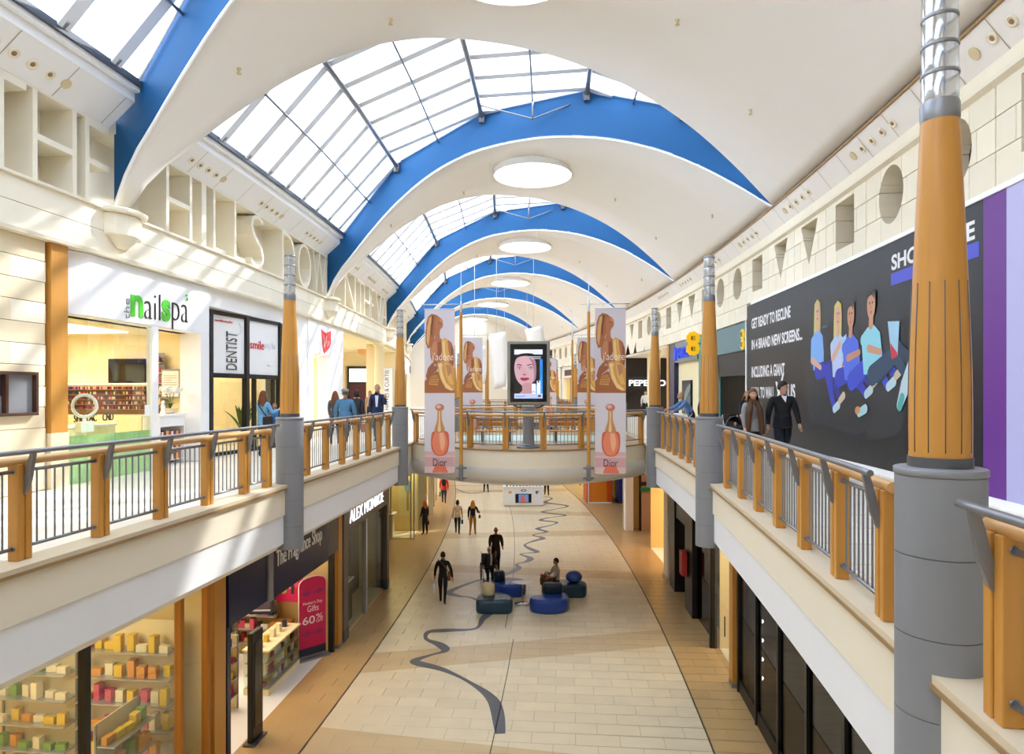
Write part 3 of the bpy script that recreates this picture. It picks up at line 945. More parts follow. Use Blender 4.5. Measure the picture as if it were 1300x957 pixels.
# ================================================================== RAILINGS
post_m = MB().box(-.055,.055,-.085,-.012,0,.93).box(-.055,.055,.012,.085,0,.93).box(-.04,.04,-.02,.02,.01,.92).mesh('post', 'wood', bevel=.008)
bal_m = MB().lathe([(.009,.13),(.009,.86)], 8).mesh('baluster', 'steel')
def bracket_mesh(s):        # blade leaning out over the void; s = direction of the void along x
    pts = [(-.01,.62),(.03,.66),(.075,.78),(.105,.95),(.125,1.06),(.085,1.06),(.05,.95),(.02,.82),(-.02,.72)]
    return MB().prism_y([(s*x, z) for x, z in pts], -.02, .02).mesh('bracket', 'steel')
brk = {1: bracket_mesh(1), -1: bracket_mesh(-1)}
def railing(pts, void, label, z=F+.03, single=True):
    """pts: list of (u,v) post positions; void: side of the void (+1 = +u, -1 = -u, or 'near' / 'far')"""
    c = pts[len(pts)//2]
    t = thing('railing', label, 'railing', c[0], c[1], z, 'wood and steel gallery railings')
    inv = (Matrix.Translation(W(c[0], c[1], z)) @ Matrix.Rotation(rotz(c[1]), 4, 'Z')).inverted()
    L = [inv @ Vector(W(u, v, z)) for u, v in pts]
    n = len(L)
    def direc(i):
        d = L[min(i+1,n-1)] - L[max(i-1,0)]
        return math.atan2(d.y, d.x)
    # local frame at a post: y along the rail, x sideways
    angs = [direc(i) - PI/2 for i in range(n)]
    for i, p in enumerate(L):
        obj('post', post_m, None, t, p, angs[i])
        obj('bracket', brk[void], None, t, p + Vector((math.cos(angs[i]), math.sin(angs[i]), 0))*void*.045, angs[i])
    def offs(d, zz, ext=.12):
        out = []
        for i, p in enumerate(L):
            q = p + Vector((math.cos(angs[i])*d, math.sin(angs[i])*d, zz))
            if i == 0: out.append(q - (L[1]-L[0]).normalized()*ext)
            out.append(q)
            if i == n-1: out.append(q + (L[-1]-L[-2]).normalized()*ext)
        return out
    obj('handrail', MB().tube(offs(0, .955), .042, 12), 'wood_rail', t)
    obj('steel_rail', MB().tube(offs(void*.15, 1.055), .024, 10), 'steel', t)
    for i in range(n-1):
        a, b = L[i], L[i+1]
        d = (b-a); ln = d.length; d.normalize()
        for zz, nm in ((.12, 'bottom_bar'), (.86, 'top_bar')):
            p, q = a+d*.06, b-d*.06
            m = MB().tube([p+Vector((0,0,zz)), q+Vector((0,0,zz))], .018, 8)
            for e in (p, q):
                m.tube([e+Vector((0,0,zz))-d*.005, e+Vector((0,0,zz))+d*(.035 if e is p else -.035)], .026, 8)
            obj(nm, m, 'steel', t)
        k = max(4, round((ln-.17)/.108))
        if single:
            for j in range(1, k):
                obj('baluster', bal_m, None, t, a + d*(.085+(ln-.17)*j/k))
        else:
            m = MB()
            for j in range(1, k):
                q = a + d*(.085+(ln-.17)*j/k)
                m.lathe([(.009,.13),(.009,.86)], 5, q)
            o = obj('baluster_row', m, 'steel', t); o['kind'] = 'stuff'
    return t
def run(u, a, b, n): return [(u, a+(b-a)*i/(n-1)) for i in range(n)]
railing([(-3.94, 4.92+1.072*i) for i in range(6)]+[(-3.92, 11.02)], 1, 'railing on the left gallery nearest the viewer, honey posts and grey balusters')
railing([(-3.9, 11.85)]+[(-3.9, 12.67+1.03*i) for i in range(7)], 1, 'railing on the left gallery between the first two columns')
rr = [(3.68,5.29),(3.73,6.36),(3.76,7.43),(3.8,8.51),(3.83,9.58),(3.86,10.65),(3.88,11.72),(3.88,12)]
railing(rr[:-1], -1, 'railing on the right gallery beside the nearest large column')
railing([(3.66, 1.6),(3.64, 2.7),(3.63, 3.82)], -1, 'stub of railing at the right edge, in front of the large column')
railing(run(3.92, 12.9, 19.3, 8), -1, 'railing on the right gallery between the second and third columns')
for i, (a, b) in enumerate(((28.0,34.9),(35.7,42.7),(43.5,50.5))):
    for s, side in ((-1, 'left'), (1, 'right')):
        railing(run(s*4.0, a, b, 7), -s, 'distant %s gallery railing, %s bay beyond the bridge' % (side, ('first','second','third')[i]), single=False)

# ================================================================== THE OVAL BRIDGE
def vf(u): return 18.72 + .195*u*u
def vbk(u): return 28.9 - .19*u*u
m = MB(); NB = 24; ub = [-3.9+7.8*i/NB for i in range(NB+1)]
def bridge_slab(z0, z1, inset=0.):
    vs = []; fs = []
    for u in ub: vs += [W(u, vf(u)+inset, z0), W(u, vbk(u)-inset, z0), W(u, vf(u)+inset, z1), W(u, vbk(u)-inset, z1)]
    for i in range(NB):
        a = 4*i
        fs += [(a,a+1,a+5,a+4), (a+2,a+6,a+7,a+3), (a,a+4,a+6,a+2), (a+1,a+3,a+7,a+5)]
    fs += [(0,2,3,1), (4*NB,4*NB+1,4*NB+3,4*NB+2)]
    return MB().add(vs, fs)
br = struct('floor', bridge_slab(F-.3, F, .06), 'gallery_floor', 'oval bridge deck crossing the void in the middle distance', 'bridge')
obj('bridge_fascia', bridge_slab(F-.5, F-.02), 'fascia_beige', br)
obj('bridge_nosing', bridge_slab(F-.018, F+.025, -.03), 'nosing', br)
sk = MB()
vs = []; fs = []
pr = [(0,-.5),(.03,-.62),(.12,-.78),(.3,-.92),(.55,-1.0)]
for s in (0, 1):
    vs = []; fs = []
    for u in ub:
        for d, z in pr: vs.append(W(u, vf(u)+d if s == 0 else vbk(u)-d, F+z))
    q = len(pr)
    for i in range(NB):
        for j in range(q-1): fs.append((i*q+j, i*q+j+1, (i+1)*q+j+1, (i+1)*q+j))
    sk.add(vs, fs, 0, None, True)
obj('bridge_soffit_edge', sk, 'fascia_white', br)
obj('bridge_soffit', bridge_slab(F-1.05, F-1.0, .54), 'fascia_white', br)
mat('teal_floor', '9fc4bd', .3, var=.05)
obj('deck_inlay', MB().sweep([(-2.4,F+.026),(2.4,F+.026),(2.4,F+.031),(-2.4,F+.031)], 22.2, 25), 'teal_floor', br)
fu = [-3.62,-2.66,-1.62,-.55,.52,1.6,2.64,3.6]
railing([(u, vf(u)+.2) for u in fu], 1, 'curved railing along the near edge of the oval bridge')
railing([(u, vbk(u)-.2) for u in fu], -1, 'curved railing along the far edge of the oval bridge', single=False)

# ================================================================== BANNER MASTS
def mast(u, v, label, arm, top=3.9):
    t = thing('banner_mast', label, 'mast', u, v, F, 'wooden banner masts on the bridge')
    obj('wooden_pole', MB().lathe([(.05,-.46),(.052,.6),(.05,2.2),(.04,top)], 16), 'wood', t)
    obj('steel_foot', MB().lathe([(.062,-.85),(.065,-.84),(.065,-.42),(.055,-.4)], 16), 'steel', t)
    for z in (-.78, -.5): obj('foot_clamp', MB().box(-.15,.15,.05,.13,z-.03,z+.03).lathe([(.075,z-.035),(.075,z+.035)], 12), 'steel', t, bevel=.01)
    obj('steel_tip', MB().lathe([(.03,top),(.028,top+.3),(.012,top+.32),(.008,top+1.35),(.004,top+1.4)], 10), 'steel_light', t)
    obj('banner_arm', MB().tube([(0,0,top+.22),(arm,0,top+.22)], .014, 8).tube([(0,0,top+.22),(-arm*.22,0,top+.22)], .014, 8), 'steel_light', t)
    if arm: obj('stay_wire', MB().tube([(arm*.35,0,top+.22),(arm*.35,0,top+.12)], .004, 5).tube([(arm*.92,0,top+.22),(arm*.92,0,top+.12)], .004, 5), 'steel', t)
    return t
def banner_print(w, y0, y1, fr):
    """upper picture of a woman in a gold dress, lower picture of a perfume bottle"""
    h = y1-y0
    ysplit = 2.27/4.65*h
    P = Print(fr, w, h-ysplit, -w/2, y0+ysplit, .004)
    P.rect(0,0,1,1,'d6cfd8'); P.rect(0,.0,1,.1,'b57646')
    P.poly([(0,.0),(1,.0),(1,.12),(.7,.2),(.4,.26),(.15,.2),(0,.14)], 'a9673c', False)
    hair = 'a8683a'
    P.poly([(.04,.6),(.03,.72),(.06,.84),(.12,.91),(.24,.945),(.4,.93),(.5,.9),(.42,.82),(.36,.72),(.3,.62),(.22,.54),(.1,.53)], hair, False)
    P.poly([(.07,.62),(.08,.78),(.16,.9),(.28,.92),(.2,.8),(.17,.66),(.13,.56)], 'dba86c', False)
    P.poly([(.24,.92),(.32,.92),(.27,.78),(.25,.66),(.2,.72)], '7a4626', False)
    sk = 'b4724e'
    P.poly([(.4,.9),(.5,.905),(.57,.885),(.615,.855),(.6,.835),(.625,.815),(.6,.8),(.605,.785),(.57,.775),(.53,.755),(.5,.72),(.44,.74),(.36,.76),(.34,.84)], sk, False)      # profile
    P.poly([(.5,.9),(.57,.885),(.61,.855),(.585,.84),(.5,.85)], 'c98d66', False); P.rect(.47,.83,.55,.838,'6a3a26')
    P.poly([(.36,.77),(.5,.74),(.51,.66),(.62,.62),(.8,.63),(.9,.6),(.97,.52),(.99,.4),(.95,.28),(.85,.28),(.6,.26),(.36,.3),(.2,.42),(.18,.52),(.26,.6),(.34,.66)], sk, False)  # neck, shoulders, arms
    P.poly([(.2,.5),(.3,.6),(.4,.62),(.42,.5),(.36,.38),(.24,.4)], 'c4855c', False); P.poly([(.44,.6),(.56,.62),(.58,.5),(.5,.4),(.44,.46)], '94583a', False)
    P.poly([(.56,.62),(.66,.66),(.76,.64),(.8,.5),(.86,.4),(.74,.34),(.62,.4),(.58,.5)], 'dcaa62', False)             # bodice
    P.poly([(.6,.6),(.66,.64),(.68,.5),(.74,.38),(.66,.38),(.62,.46)], 'f0cc88', False); P.poly([(.88,.58),(.95,.52),(.97,.4),(.92,.3),(.88,.42)], '945636', False)
    P.poly([(.12,.3),(.3,.38),(.44,.36),(.42,.28),(.22,.22),(.1,.16),(.04,.2)], 'a05f3c', False)                 # forearm
    P.poly([(.42,.36),(.58,.38),(.76,.37),(.92,.33),(1,.29),(1,.03),(.9,.02),(.74,.05),(.6,.12),(.48,.22)], 'd79c52', False)  # skirt
    P.poly([(.46,.34),(.56,.36),(.6,.24),(.72,.12),(.96,.04),(.86,.03),(.7,.06),(.54,.17)], 'f2cf8c', False); P.poly([(.66,.36),(.8,.35),(.9,.2),(.98,.1),(.84,.1),(.72,.2)], 'e6b468', False)
    P.poly([(.7,.34),(.88,.33),(.9,.24),(.78,.2)], 'c08a62', False)
    P.poly([(.14,.1),(.44,.09),(.48,.17),(.42,.21),(.2,.2)], 'd39a50', False)
    for zz in (.115,.14,.165,.185): P.rect(.18,zz,.45,zz+.008,'8a5026')
    P.text("j'adore", .26, .36, .7, .12, 'fdf6ef', -.012)
    P.text('in joy', .32, .305, .3, .05, 'f4e3d2', -.012)
    a = P
    Q = Print(fr, w, ysplit, -w/2, y0, .004)
    Q.rect(0,0,1,1,'dcd6dc')
    Q.rect(0,0,1,.26,'e3c3bf'); Q.rect(0,.08,1,.2,'d5a9ac'); Q.rect(0,.22,1,.27,'d9b6b8')
    Q.poly([(.3,.0),(.75,.0),(.72,.06),(.66,.1),(.4,.1),(.3,.05)], 'e3785e')
    Q.poly([(.22,.34),(.22,.44),(.3,.52),(.74,.52),(.82,.42),(.78,.28),(.64,.22),(.4,.22),(.26,.28)], 'd9694f')
    Q.poly([(.26,.36),(.34,.5),(.5,.54),(.68,.5),(.76,.36),(.64,.24),(.4,.24)], 'ec8a68')
    Q.poly([(.5,.5),(.62,.5),(.68,.38),(.6,.28),(.52,.34)], 'f6b48c')
    Q.poly([(.34,.52),(.42,.66),(.44,.78),(.56,.78),(.58,.66),(.67,.52)], 'c98f5a')
    Q.poly([(.44,.53),(.47,.66),(.48,.78),(.52,.78),(.52,.66),(.54,.53)], 'ecc892')
    Q.ell(.5,.82,.15,.045,'c87d66'); Q.ell(.47,.83,.08,.022,'e8b9a6')
    Q.text('Dior', .28, .09, .46, .09, '3c2430', 0)
    return P, Q
BAN = {}
def banner(u, v, label, top=4.0, bot=-.65, w=.86, fr='cam'):
    t = thing('banner', label, 'banner', u, v, F, 'perfume banners hanging from the masts')
    k = (w, top, bot)
    if k not in BAN:
        P, Q = banner_print(w, bot, top, fr)
        m = MB(); n = 12
        for i in range(n):
            z0, z1 = bot+(top-bot)*i/n, bot+(top-bot)*(i+1)/n
            m.box(-w/2, w/2, .0, .006, z0, z1)
        P2, Q2 = banner_print(w, bot, top, 'back')
        BAN[k] = (MB().box(-w/2,w/2,-.002,.004,bot,top).mesh('banner_sheet','white'), P.mb.mesh('upper_print','print',recalc=False), Q.mb.mesh('lower_print','print',recalc=False),
                  MB().tube([(-w/2-.02,0,top),(w/2+.02,0,top)], .012, 8).tube([(-w/2-.02,0,bot),(w/2+.02,0,bot)], .012, 8).mesh('banner_rod','steel_light'))
    sh = obj('banner_sheet', BAN[k][0], None, t)
    obj('upper_print', BAN[k][1], None, sh); obj('lower_print', BAN[k][2], None, sh); obj('banner_rod', BAN[k][3], None, t)
    return t
mast(-1.8, 18.78, 'wooden banner mast standing at the left of the bridge front', -1.15)
mast(1.79, 18.9, 'wooden banner mast standing at the right of the bridge front', 1.15)
banner(-2.42, 18.84, 'tall perfume banner on the left of the bridge front, largest on its side')
banner(2.40, 18.95, 'tall perfume banner on the right of the bridge front, largest on its side')
mast(-1.78, 29.1, 'wooden banner mast behind the screen, left of it, at the far bridge edge', -1.15)
mast(1.9, 29.1, 'wooden banner mast behind the right banners at the far bridge edge', 1.15)
banner(-2.44, 29.15, 'perfume banner at the far bridge edge, just left of the screen')
banner(2.55, 29.15, 'perfume banner at the far bridge edge, partly hidden behind the right mast')
for s, side in ((-1, 'left'), (1, 'right')):
    mast(s*1.9, 46.5, 'distant wooden banner mast on the %s, second bridge' % side, s*1.2)
    mast(s*4.6-.4, 44.0, 'distant wooden banner mast beside the %s gallery railing' % side, 0)
    banner(s*2.6, 46.6, 'distant perfume banner on the %s at the second bridge' % side)
banner(-4.9, 44.2, 'distant perfume banner beside the left gallery, leftmost of all banners')
banner(-5.2, 40.5, 'small perfume banner just right of the third left column')
# second bridge farther along, to carry the far masts
m = MB()
vs = []; fs = []
for u in ub: vs += [W(u, 46.4+.1*u*u, F-.5), W(u, 52-.1*u*u, F-.5), W(u, 46.4+.1*u*u, F), W(u, 52-.1*u*u, F)]
for i in range(NB):
    a = 4*i
    fs += [(a,a+1,a+5,a+4), (a+2,a+6,a+7,a+3), (a,a+4,a+6,a+2), (a+1,a+3,a+7,a+5)]
struct('floor', m.add(vs, fs), 'fascia_beige', 'second bridge deck far along the mall', 'bridge')
railing([(u, 46.6+.1*u*u) for u in fu], 1, 'railing on the far second bridge', single=False)
# white fabric sails hanging above the far mall
def sail(u, v, z, w, h, tw, label):
    t = thing('fabric_sail', label, 'hanging sail', u, v, F+z, 'white sails hanging over the far mall')
    m = MB(); vs = []; n = 8
    for i in range(n+1):
        s = i/n
        a = tw*(s-.5)
        ww = w*(1-.35*s)
        for x in (-.5, -.17, .17, .5):
            vs.append((x*ww*math.cos(a)+.25*math.sin(s*2), x*ww*math.sin(a)+.12*math.sin(s*PI), -h*s+.1*math.sin(x*3)))
    fs = [(i*4+j, i*4+j+1, i*4+j+5, i*4+j+4) for i in range(n) for j in range(3)]
    me = m.add(vs, fs, 0, None, True).mesh('sail_cloth', 'edge_white')
    o = obj('sail_cloth', me, None, t); md = o.modifiers.new('th', 'SOLIDIFY'); md.thickness = .02
    b = MB()
    for i in (1, 3, 5, 7): b.tube([vs[i*4], vs[i*4+1], vs[i*4+2], vs[i*4+3]], .018, 5)
    obj('sail_batten', b, 'steel_light', t)
    ins = any(vnear(k_, u) <= v <= vfar(k_, u) for k_ in KS)
    obj('suspension_cable', MB().tube([(0,0,-.05),(0,0,(zp(u) if ins else zg(u))-z-.03)], .012, 5), 'steel_light', t)
sail(-1.3, 44, 5.5, 1.25, 3.6, .5, 'white hanging sail with a slanted top, just left of the screen')
sail(.95, 42, 5.7, 1.2, 2.1, .9, 'white hanging sail straight above the screen')
sail(-2.7, 46, 4.7, 1.5, 2.6, .3, 'white hanging sail behind the left banners')
sail(-.1, 52.5, 5.0, 1.2, 3.2, .4, 'white hanging sail between the two in front, farther off')
sail(1.9, 54, 4.8, 1.3, 3.0, .2, 'white hanging sail above the right corner of the screen')

# ================================================================== DIGITAL SCREEN TOTEM
t = thing('digital_totem', 'portrait digital advertising screen on a grey round pedestal on the bridge', 'screen', .08, 19.45, F)
mat('totem_grey', '8f8d82', .4, metal=.2, var=.04)
obj('screen_case', MB().box(-.62,.62,0,.16,1.27,3.13), 'totem_grey', t, bevel=.03)
obj('bezel', MB().box(-.53,.53,-.012,.02,1.36,3.04), 'black_gloss', t)
P = Print('cam', .82, 1.42, -.41, 1.46, .014)
P.rect(0,0,1,1,'0b0f18')
P.rect(0,.9,1,1,'c9d0e4')
P.poly([(.06,.86),(.3,.92),(.7,.9),(.9,.7),(.92,.45),(.8,.3),(.7,.12),(.1,.12),(0,.3),(0,.7)], '14100f')
P.poly([(.0,.62),(.06,.8),(.25,.86),(.5,.86),(.7,.78),(.76,.6),(.74,.45),(.66,.34),(.54,.26),(.36,.24),(.2,.3),(.06,.42)], 'b8909a')
P.poly([(.3,.3),(.6,.3),(.6,.12),(.66,.1),(.2,.1),(.28,.16)], 'a97f86')
P.poly([(.5,.86),(.72,.8),(.78,.62),(.76,.42),(.68,.34),(.7,.5),(.64,.7)], '8d6a76')
P.poly([(.06,.67),(.14,.705),(.26,.685),(.25,.67),(.14,.685)], '3a2526'); P.poly([(.46,.685),(.6,.705),(.7,.67),(.6,.69),(.47,.67)], '3a2526')
for ex in (.17, .58):
    P.ell(ex,.625,.085,.03,'7d5a62'); P.ell(ex,.62,.06,.014,'d8ccd0'); P.ell(ex+.005,.62,.026,.015,'3c4c58'); P.ell(ex+.005,.62,.012,.009,'0a0a0a')
P.poly([(.32,.64),(.38,.64),(.42,.5),(.36,.475),(.29,.49)], 'b98c92')
P.poly([(.27,.495),(.31,.482),(.36,.48),(.41,.485),(.44,.498),(.36,.47)], '7c4a50')
P.poly([(.2,.41),(.3,.43),(.36,.42),(.42,.43),(.54,.405),(.44,.37),(.34,.36),(.26,.375)], '8e2f44')
P.poly([(.2,.408),(.36,.405),(.54,.405),(.36,.398)], '5c1626', False)
P.rect(0,0,1,.1,'aab8dc')
P.rect(.9,.1,1,.8,'1f78c8'); P.poly([(.62,.1),(1,.1),(1,.5),(.9,.4)], '2a86d0', False)
P.rect(.62,.1,.76,.3,'e9edf4'); P.rect(.64,.12,.72,.15,'d9702c'); P.rect(.8,.1,.92,.36,'dfe6f0'); P.ell(.86,.34,.035,.02,'30476e')
P.rect(.05,.05,.42,.056,'42557c'); P.rect(.05,.035,.36,.041,'42557c'); P.rect(.84,.03,.94,.07,'2a3a66')
P.rect(.5,.845,.94,.855,'d9dde6'); P.rect(.6,.81,.94,.82,'d9dde6')
P.build('screen_image', t, 'print_screen')
obj('pedestal', MB().lathe([(.2,.1),(.17,.2),(.155,.6),(.17,1.0),(.21,1.2)], 24, (0,.08,0)), 'column_grey', t)
obj('foot_plate', MB().lathe([(.36,0.03),(.36,.05),(.22,.09),(.2,.1)], 28, (0,.08,0)), 'steel_dark', t)
obj('support_arm', MB().tube([(-.45,.08,1.27),(-.3,.08,1.2),(.3,.08,1.2),(.45,.08,1.27)], .03, 8), 'steel_dark', t)
# benches
def bench(u, v, label, rot=0):
    t = thing('bench', label, 'bench', u, v, F+.025, 'wooden benches on the bridge', rot)
    for i in range(4): obj('seat_slat', MB().box(-.62,.62,-.26+i*.13,-.14+i*.13,.4,.44), 'wood', t, bevel=.006)
    for i in range(2): obj('back_slat', MB().box(-.62,.62,.25,.29,.56+i*.14,.68+i*.14), 'wood_dark', t, bevel=.006)
    for x in (-.42, .42): obj('leg', MB().prism_x([(-.22,0),(.26,0),(.2,.12),(.22,.4),(-.24,.4),(-.12,.12)], x-.04, x+.04).box(x-.03,x+.03,.22,.27,.4,.82), 'steel', t)
bench(-.95, 20.6, 'wooden bench on the bridge, left of the screen pedestal')
bench(1.3, 20.8, 'wooden bench on the bridge, right of the screen pedestal')

# ================================================================== SHOPS, UPPER GALLERY LEFT
def room(sgn, side, u, v0, v1, z, h, depth, wallm, floorm, label, power=60, col=(1,.9,.75), open_front=True):
    """shop interior behind the shopfront: back, sides, ceiling with a lit panel"""
    vm = (v0+v1)/2; L = (v1-v0)/2
    c = W(u, vm, z)
    m = MB()
    x0, x1 = 0, sgn*depth
    m.box(x1, x1+sgn*.08, -L, L, 0, h)
    m.box(x0, x1, -L, -L+.05, 0, h); m.box(x0, x1, L-.05, L, 0, h)
    m.box(x0, x1, -L, L, h, h+.08)
    o = tag(obj('wall_'+side, m, wallm, None, c, rotz(vm)), label, 'shop interior', None, 'structure')
    obj('shop_floor', MB().box(x0, x1, -L+.06, L-.06, .001, .003), floorm, o)
    if power:
        obj('ceiling_lamp', MB().box(x1*.25, x1*.75, -L*.6, L*.6, h-.03, h-.005), 'lamp_soft', o)
        area(o, 'shop_light', x1*.5, 0, h-.06, abs(depth)*.6, L*1.4, power, col)
    return o
# plain stone wall at the left edge with a display case
vs_ = 5.2
SW = struct('wall_left', MB().sweep([(-8.1,F),(-7.66,F),(-7.66,F+4.2),(-8.1,F+4.2)], V0, 10.55), 'stone_warm', 'coursed cream stone wall at the left edge beside the salon', 'wall')
for r_ in range(12):
    y = 5.6 - (r_ % 2)*.7
    while y < 10.5:
        L = min(1.4, 10.53-y)
        if L > .2: obj('stone_block', stone_mesh(('sw', round(L,2), r_ < 3), -.1, .06, L, .35, 'stone_warm' if r_ < 4 else 'stone'), None, SW, W(-7.66, y+L/2, F+.35*r_), rotz(y))
        y += L
t = thing('wooden_pilaster', 'flat honey-coloured wooden pilaster left of the salon', 'pilaster', -7.62, 10.78, F)
obj('pilaster_board', MB().box(-.1,.08,-.19,.19,.95,4.2), 'wood', t, bevel=.006)
obj('pilaster_base', MB().box(-.1,.09,-.2,.2,0,.95), 'stone_warm', t, bevel=.006)
mat('case_brown', '4a2e20', .5)
t = thing('display_case', 'brown framed wall display case with posters at the left edge', 'display case', -7.6, 9.65, F+1.27)
for a in ((0,.1,-.6,.6,0,.05),(0,.1,-.6,.6,.66,.71),(0,.1,-.6,-.55,.05,.66),(0,.1,.55,.6,.05,.66),(0,.1,-.03,.02,.05,.66)): obj('case_frame', MB().box(*a), 'case_brown', t, bevel=.004)
obj('case_back', MB().box(.0,.02,-.56,.56,.04,.67), 'column_grey', t)
P = Print('L', 1.1, .62, -.55, .045, .022)
P.rect(.02,.45,.47,.98,'3a2430'); P.rect(.05,.1,.44,.42,'e8e2dc'); P.rect(.06,.02,.3,.09,'d8287a'); P.poly([(.24,.14),(.4,.14),(.42,.3),(.33,.38),(.24,.3)],'d09a6c'); P.ell(.33,.27,.05,.08,'e7b48c')
P.build('poster_print', t)
# ---- salon
t = thing('salon_shopfront', 'white salon shopfront with green and black lettering over a glass front', 'shopfront', -7.6, 13.35, F)
obj('sign_fascia', MB().prism([(-.6,-2.45),(-.22,-2.45),(.03,-1.77),(.03,2.32),(-.6,2.32)], 3.05, 4.19), 'white', t, bevel=.01)
sg = MB()
vv = lambda v: v-13.35
words(sg, 'the', vv(12.55), 3.1, .16, .42, 'L', .01, .03, None, -.01, 0, True)
obj('small_lettering', sg, 'column_grey', t)
mat('sign_green', '55c535', .4, var=.03); mat('sign_black', '20201f', .4)
for nm, tx, a, b, z0, z1, mm, of in (('letter_n','n',12.74,13.12,3.12,3.56,'sign_green',.03),('lettering_ail','ail',13.17,13.7,3.12,3.68,'sign_black',-.022),('letter_s','s',13.76,14.06,3.13,3.6,'sign_green',.03),('lettering_pa','pa',14.13,14.75,2.98,3.58,'sign_black',-.022)):
    q = MB(); words(q, tx, vv(a), z0+.06, b-a, z1-z0, 'L', .02, .03, None, of)
    obj(nm, q, mm, t)
obj('sprout_mark', MB().ball((.05, vv(14.7), 3.78), .035, 0, 8, 6, (.4,1,1.3)).ball((.05, vv(14.66), 3.86), .025, 0, 8, 6, (.4,1,1.2)), 'sign_green', t)
mat('green_film', 'c4f0a0', .35, var=.2, scale=5, stretch=(1, 9, 2))
for a, b, xa, xb in ((-2.43,-1.77,-.22,.0),(-1.765,-1.0,0,0),(-.995,-.3,0,0),(-.295,.08,0,0)):
    pl = obj('glass_pane', MB().add([(xa,a,.0),(xb,b,.0),(xb,b,3.05),(xa,a,3.05),(xa-.012,a,.0),(xb-.012,b,.0),(xb-.012,b,3.05),(xa-.012,a,3.05)], [(0,1,2,3),(7,6,5,4),(0,4,5,1),(1,5,6,2),(2,6,7,3),(3,7,4,0)]), 'shop_glass', t)
    obj('green_film', MB().add([(xa-.02,a,.0),(xb-.02,b,.0),(xb-.02,b,.86),(xa-.02,a,.86),(xa-.026,a,.0),(xb-.026,b,.0),(xb-.026,b,.86),(xa-.026,a,.86)], [(0,1,2,3),(7,6,5,4),(0,4,5,1),(1,5,6,2),(2,6,7,3),(3,7,4,0)]), 'green_film', pl)
obj('white_post', MB().box(-.1,.03,.09,.31,0,3.05), 'white', t, bevel=.01)
obj('white_jamb', MB().box(-.5,.03,1.95,2.32,0,3.05), 'white', t, bevel=.01)
obj('door_notice', MB().box(.003,.006,-.12,.06,1.15,1.38), 'white', t)
rm = room(-1, 'left', -7.95, 10.95, 15.7, F, 3.05, 4.3, 'cream', 'gallery_floor', 'cream interior of the salon behind the glass', 42)
t2 = thing('wall_television', 'black television on the salon side wall above the polish rack', 'television', -9.5, 15.62, F)
obj('screen_panel', MB().box(-.5,.45,-.1,-.04,1.86,2.46), 'black_gloss', t2, bevel=.015); obj('wall_mount', MB().box(-.2,.2,-.04,.0,2.0,2.3), 'steel_dark', t2)
t2 = thing('wall_television', 'second black television farther back in the salon', 'television', -11.65, 15.62, F)
obj('screen_panel', MB().box(-.45,.35,-.1,-.04,1.86,2.46), 'black_gloss', t2, bevel=.015); obj('wall_mount', MB().box(-.2,.2,-.04,.0,2.0,2.3), 'steel_dark', t2)
t2 = thing('polish_rack', 'long rack of nail polish bottles on the salon side wall', 'rack', -10.1, 15.6, F)
cols = ['b0303f','6a2440','d8a0a0','2a2433','c86a3a','e4d0b0','803050','402828']
mb_ = MB()
for i in range(5):
    obj('shelf', MB().box(-1.3,1.1,-.14,0,1.22+i*.12,1.232+i*.12), 'nosing', t2)
    for j in range(58): mb_.box(-1.28+j*.0405,-1.25+j*.0405,-.1,-.06,1.233+i*.12,1.3+i*.12, 0, random.choice(cols))
o = obj('polish_bottles', mb_, 'print_gloss', t2); o['kind'] = 'stuff'
obj('rack_light', MB().box(-1.3,1.1,-.06,-.02,1.84,1.86), 'lamp_warm', t2)
obj('rack_cabinet', MB().box(-1.3,1.1,-.3,-.01,.005,1.1), 'cream', t2); obj('rack_back', MB().box(-1.32,1.12,-.01,0,1.1,1.84), 'nosing', t2)
t2 = thing('ring_lamp', 'white ring-shaped magnifier lamp standing behind the salon glass', 'lamp', -8.1, 12.12, F+.004)
obj('ring', MB().tube([(.21*math.cos(2*PI*i/28)*.5,.21*math.cos(2*PI*i/28)*.87,1.38+.21*math.sin(2*PI*i/28)) for i in range(28)], .03, 10, closed=True), 'edge_white', t2)
obj('stand', MB().lathe([(.16,.0),(.16,.04),(.03,.06),(.025,1.16)], 14).box(-.06,.06,-.17,.17,.88,1.08), 'edge_white', t2)
t2 = thing('manicure_counter', 'low counter with tubes and lettering behind the green glass film', 'counter', -8.6, 12.9, F+.004)
obj('counter_top', MB().box(-.3,.2,-1.0,.6,.94,.98), 'white', t2); obj('counter_body', MB().box(-.28,.18,-.95,.55,0,.94), 'cream', t2)
q = MB(); words(q, 'SHELLAC', -.6, 1.05, .62, .15, 'L', .02, .15); obj('lettering', q, 'sign_black', t2)
q = MB(); words(q, 'CND', .2, 1.05, .32, .15, 'L', .02, .15); obj('lettering', q, 'sign_black', t2)
for j in range(6): obj('tube_bottle', MB().lathe([(.025,.98),(.025,1.1),(.012,1.12),(.012,1.16)], 8, (.05,-.4+j*.075,0)), 'cream', t2)
t2 = thing('product_stand', 'white product stand in the salon doorway under the orchids', 'stand', -8.1, 14.75, F+.004)
obj('stand_side', MB().box(-.2,.2,-.5,-.46,0,1.1), 'white', t2); obj('stand_side', MB().box(-.2,.2,.46,.5,0,1.1), 'white', t2); obj('stand_back', MB().box(-.2,-.17,-.46,.46,0,1.1), 'white', t2)
obj('stand_top', MB().box(-.22,.24,-.52,.52,1.1,1.14), 'white', t2, bevel=.008); obj('stand_header', MB().box(.19,.21,-.46,.46,.86,1.1), 'white', t2)
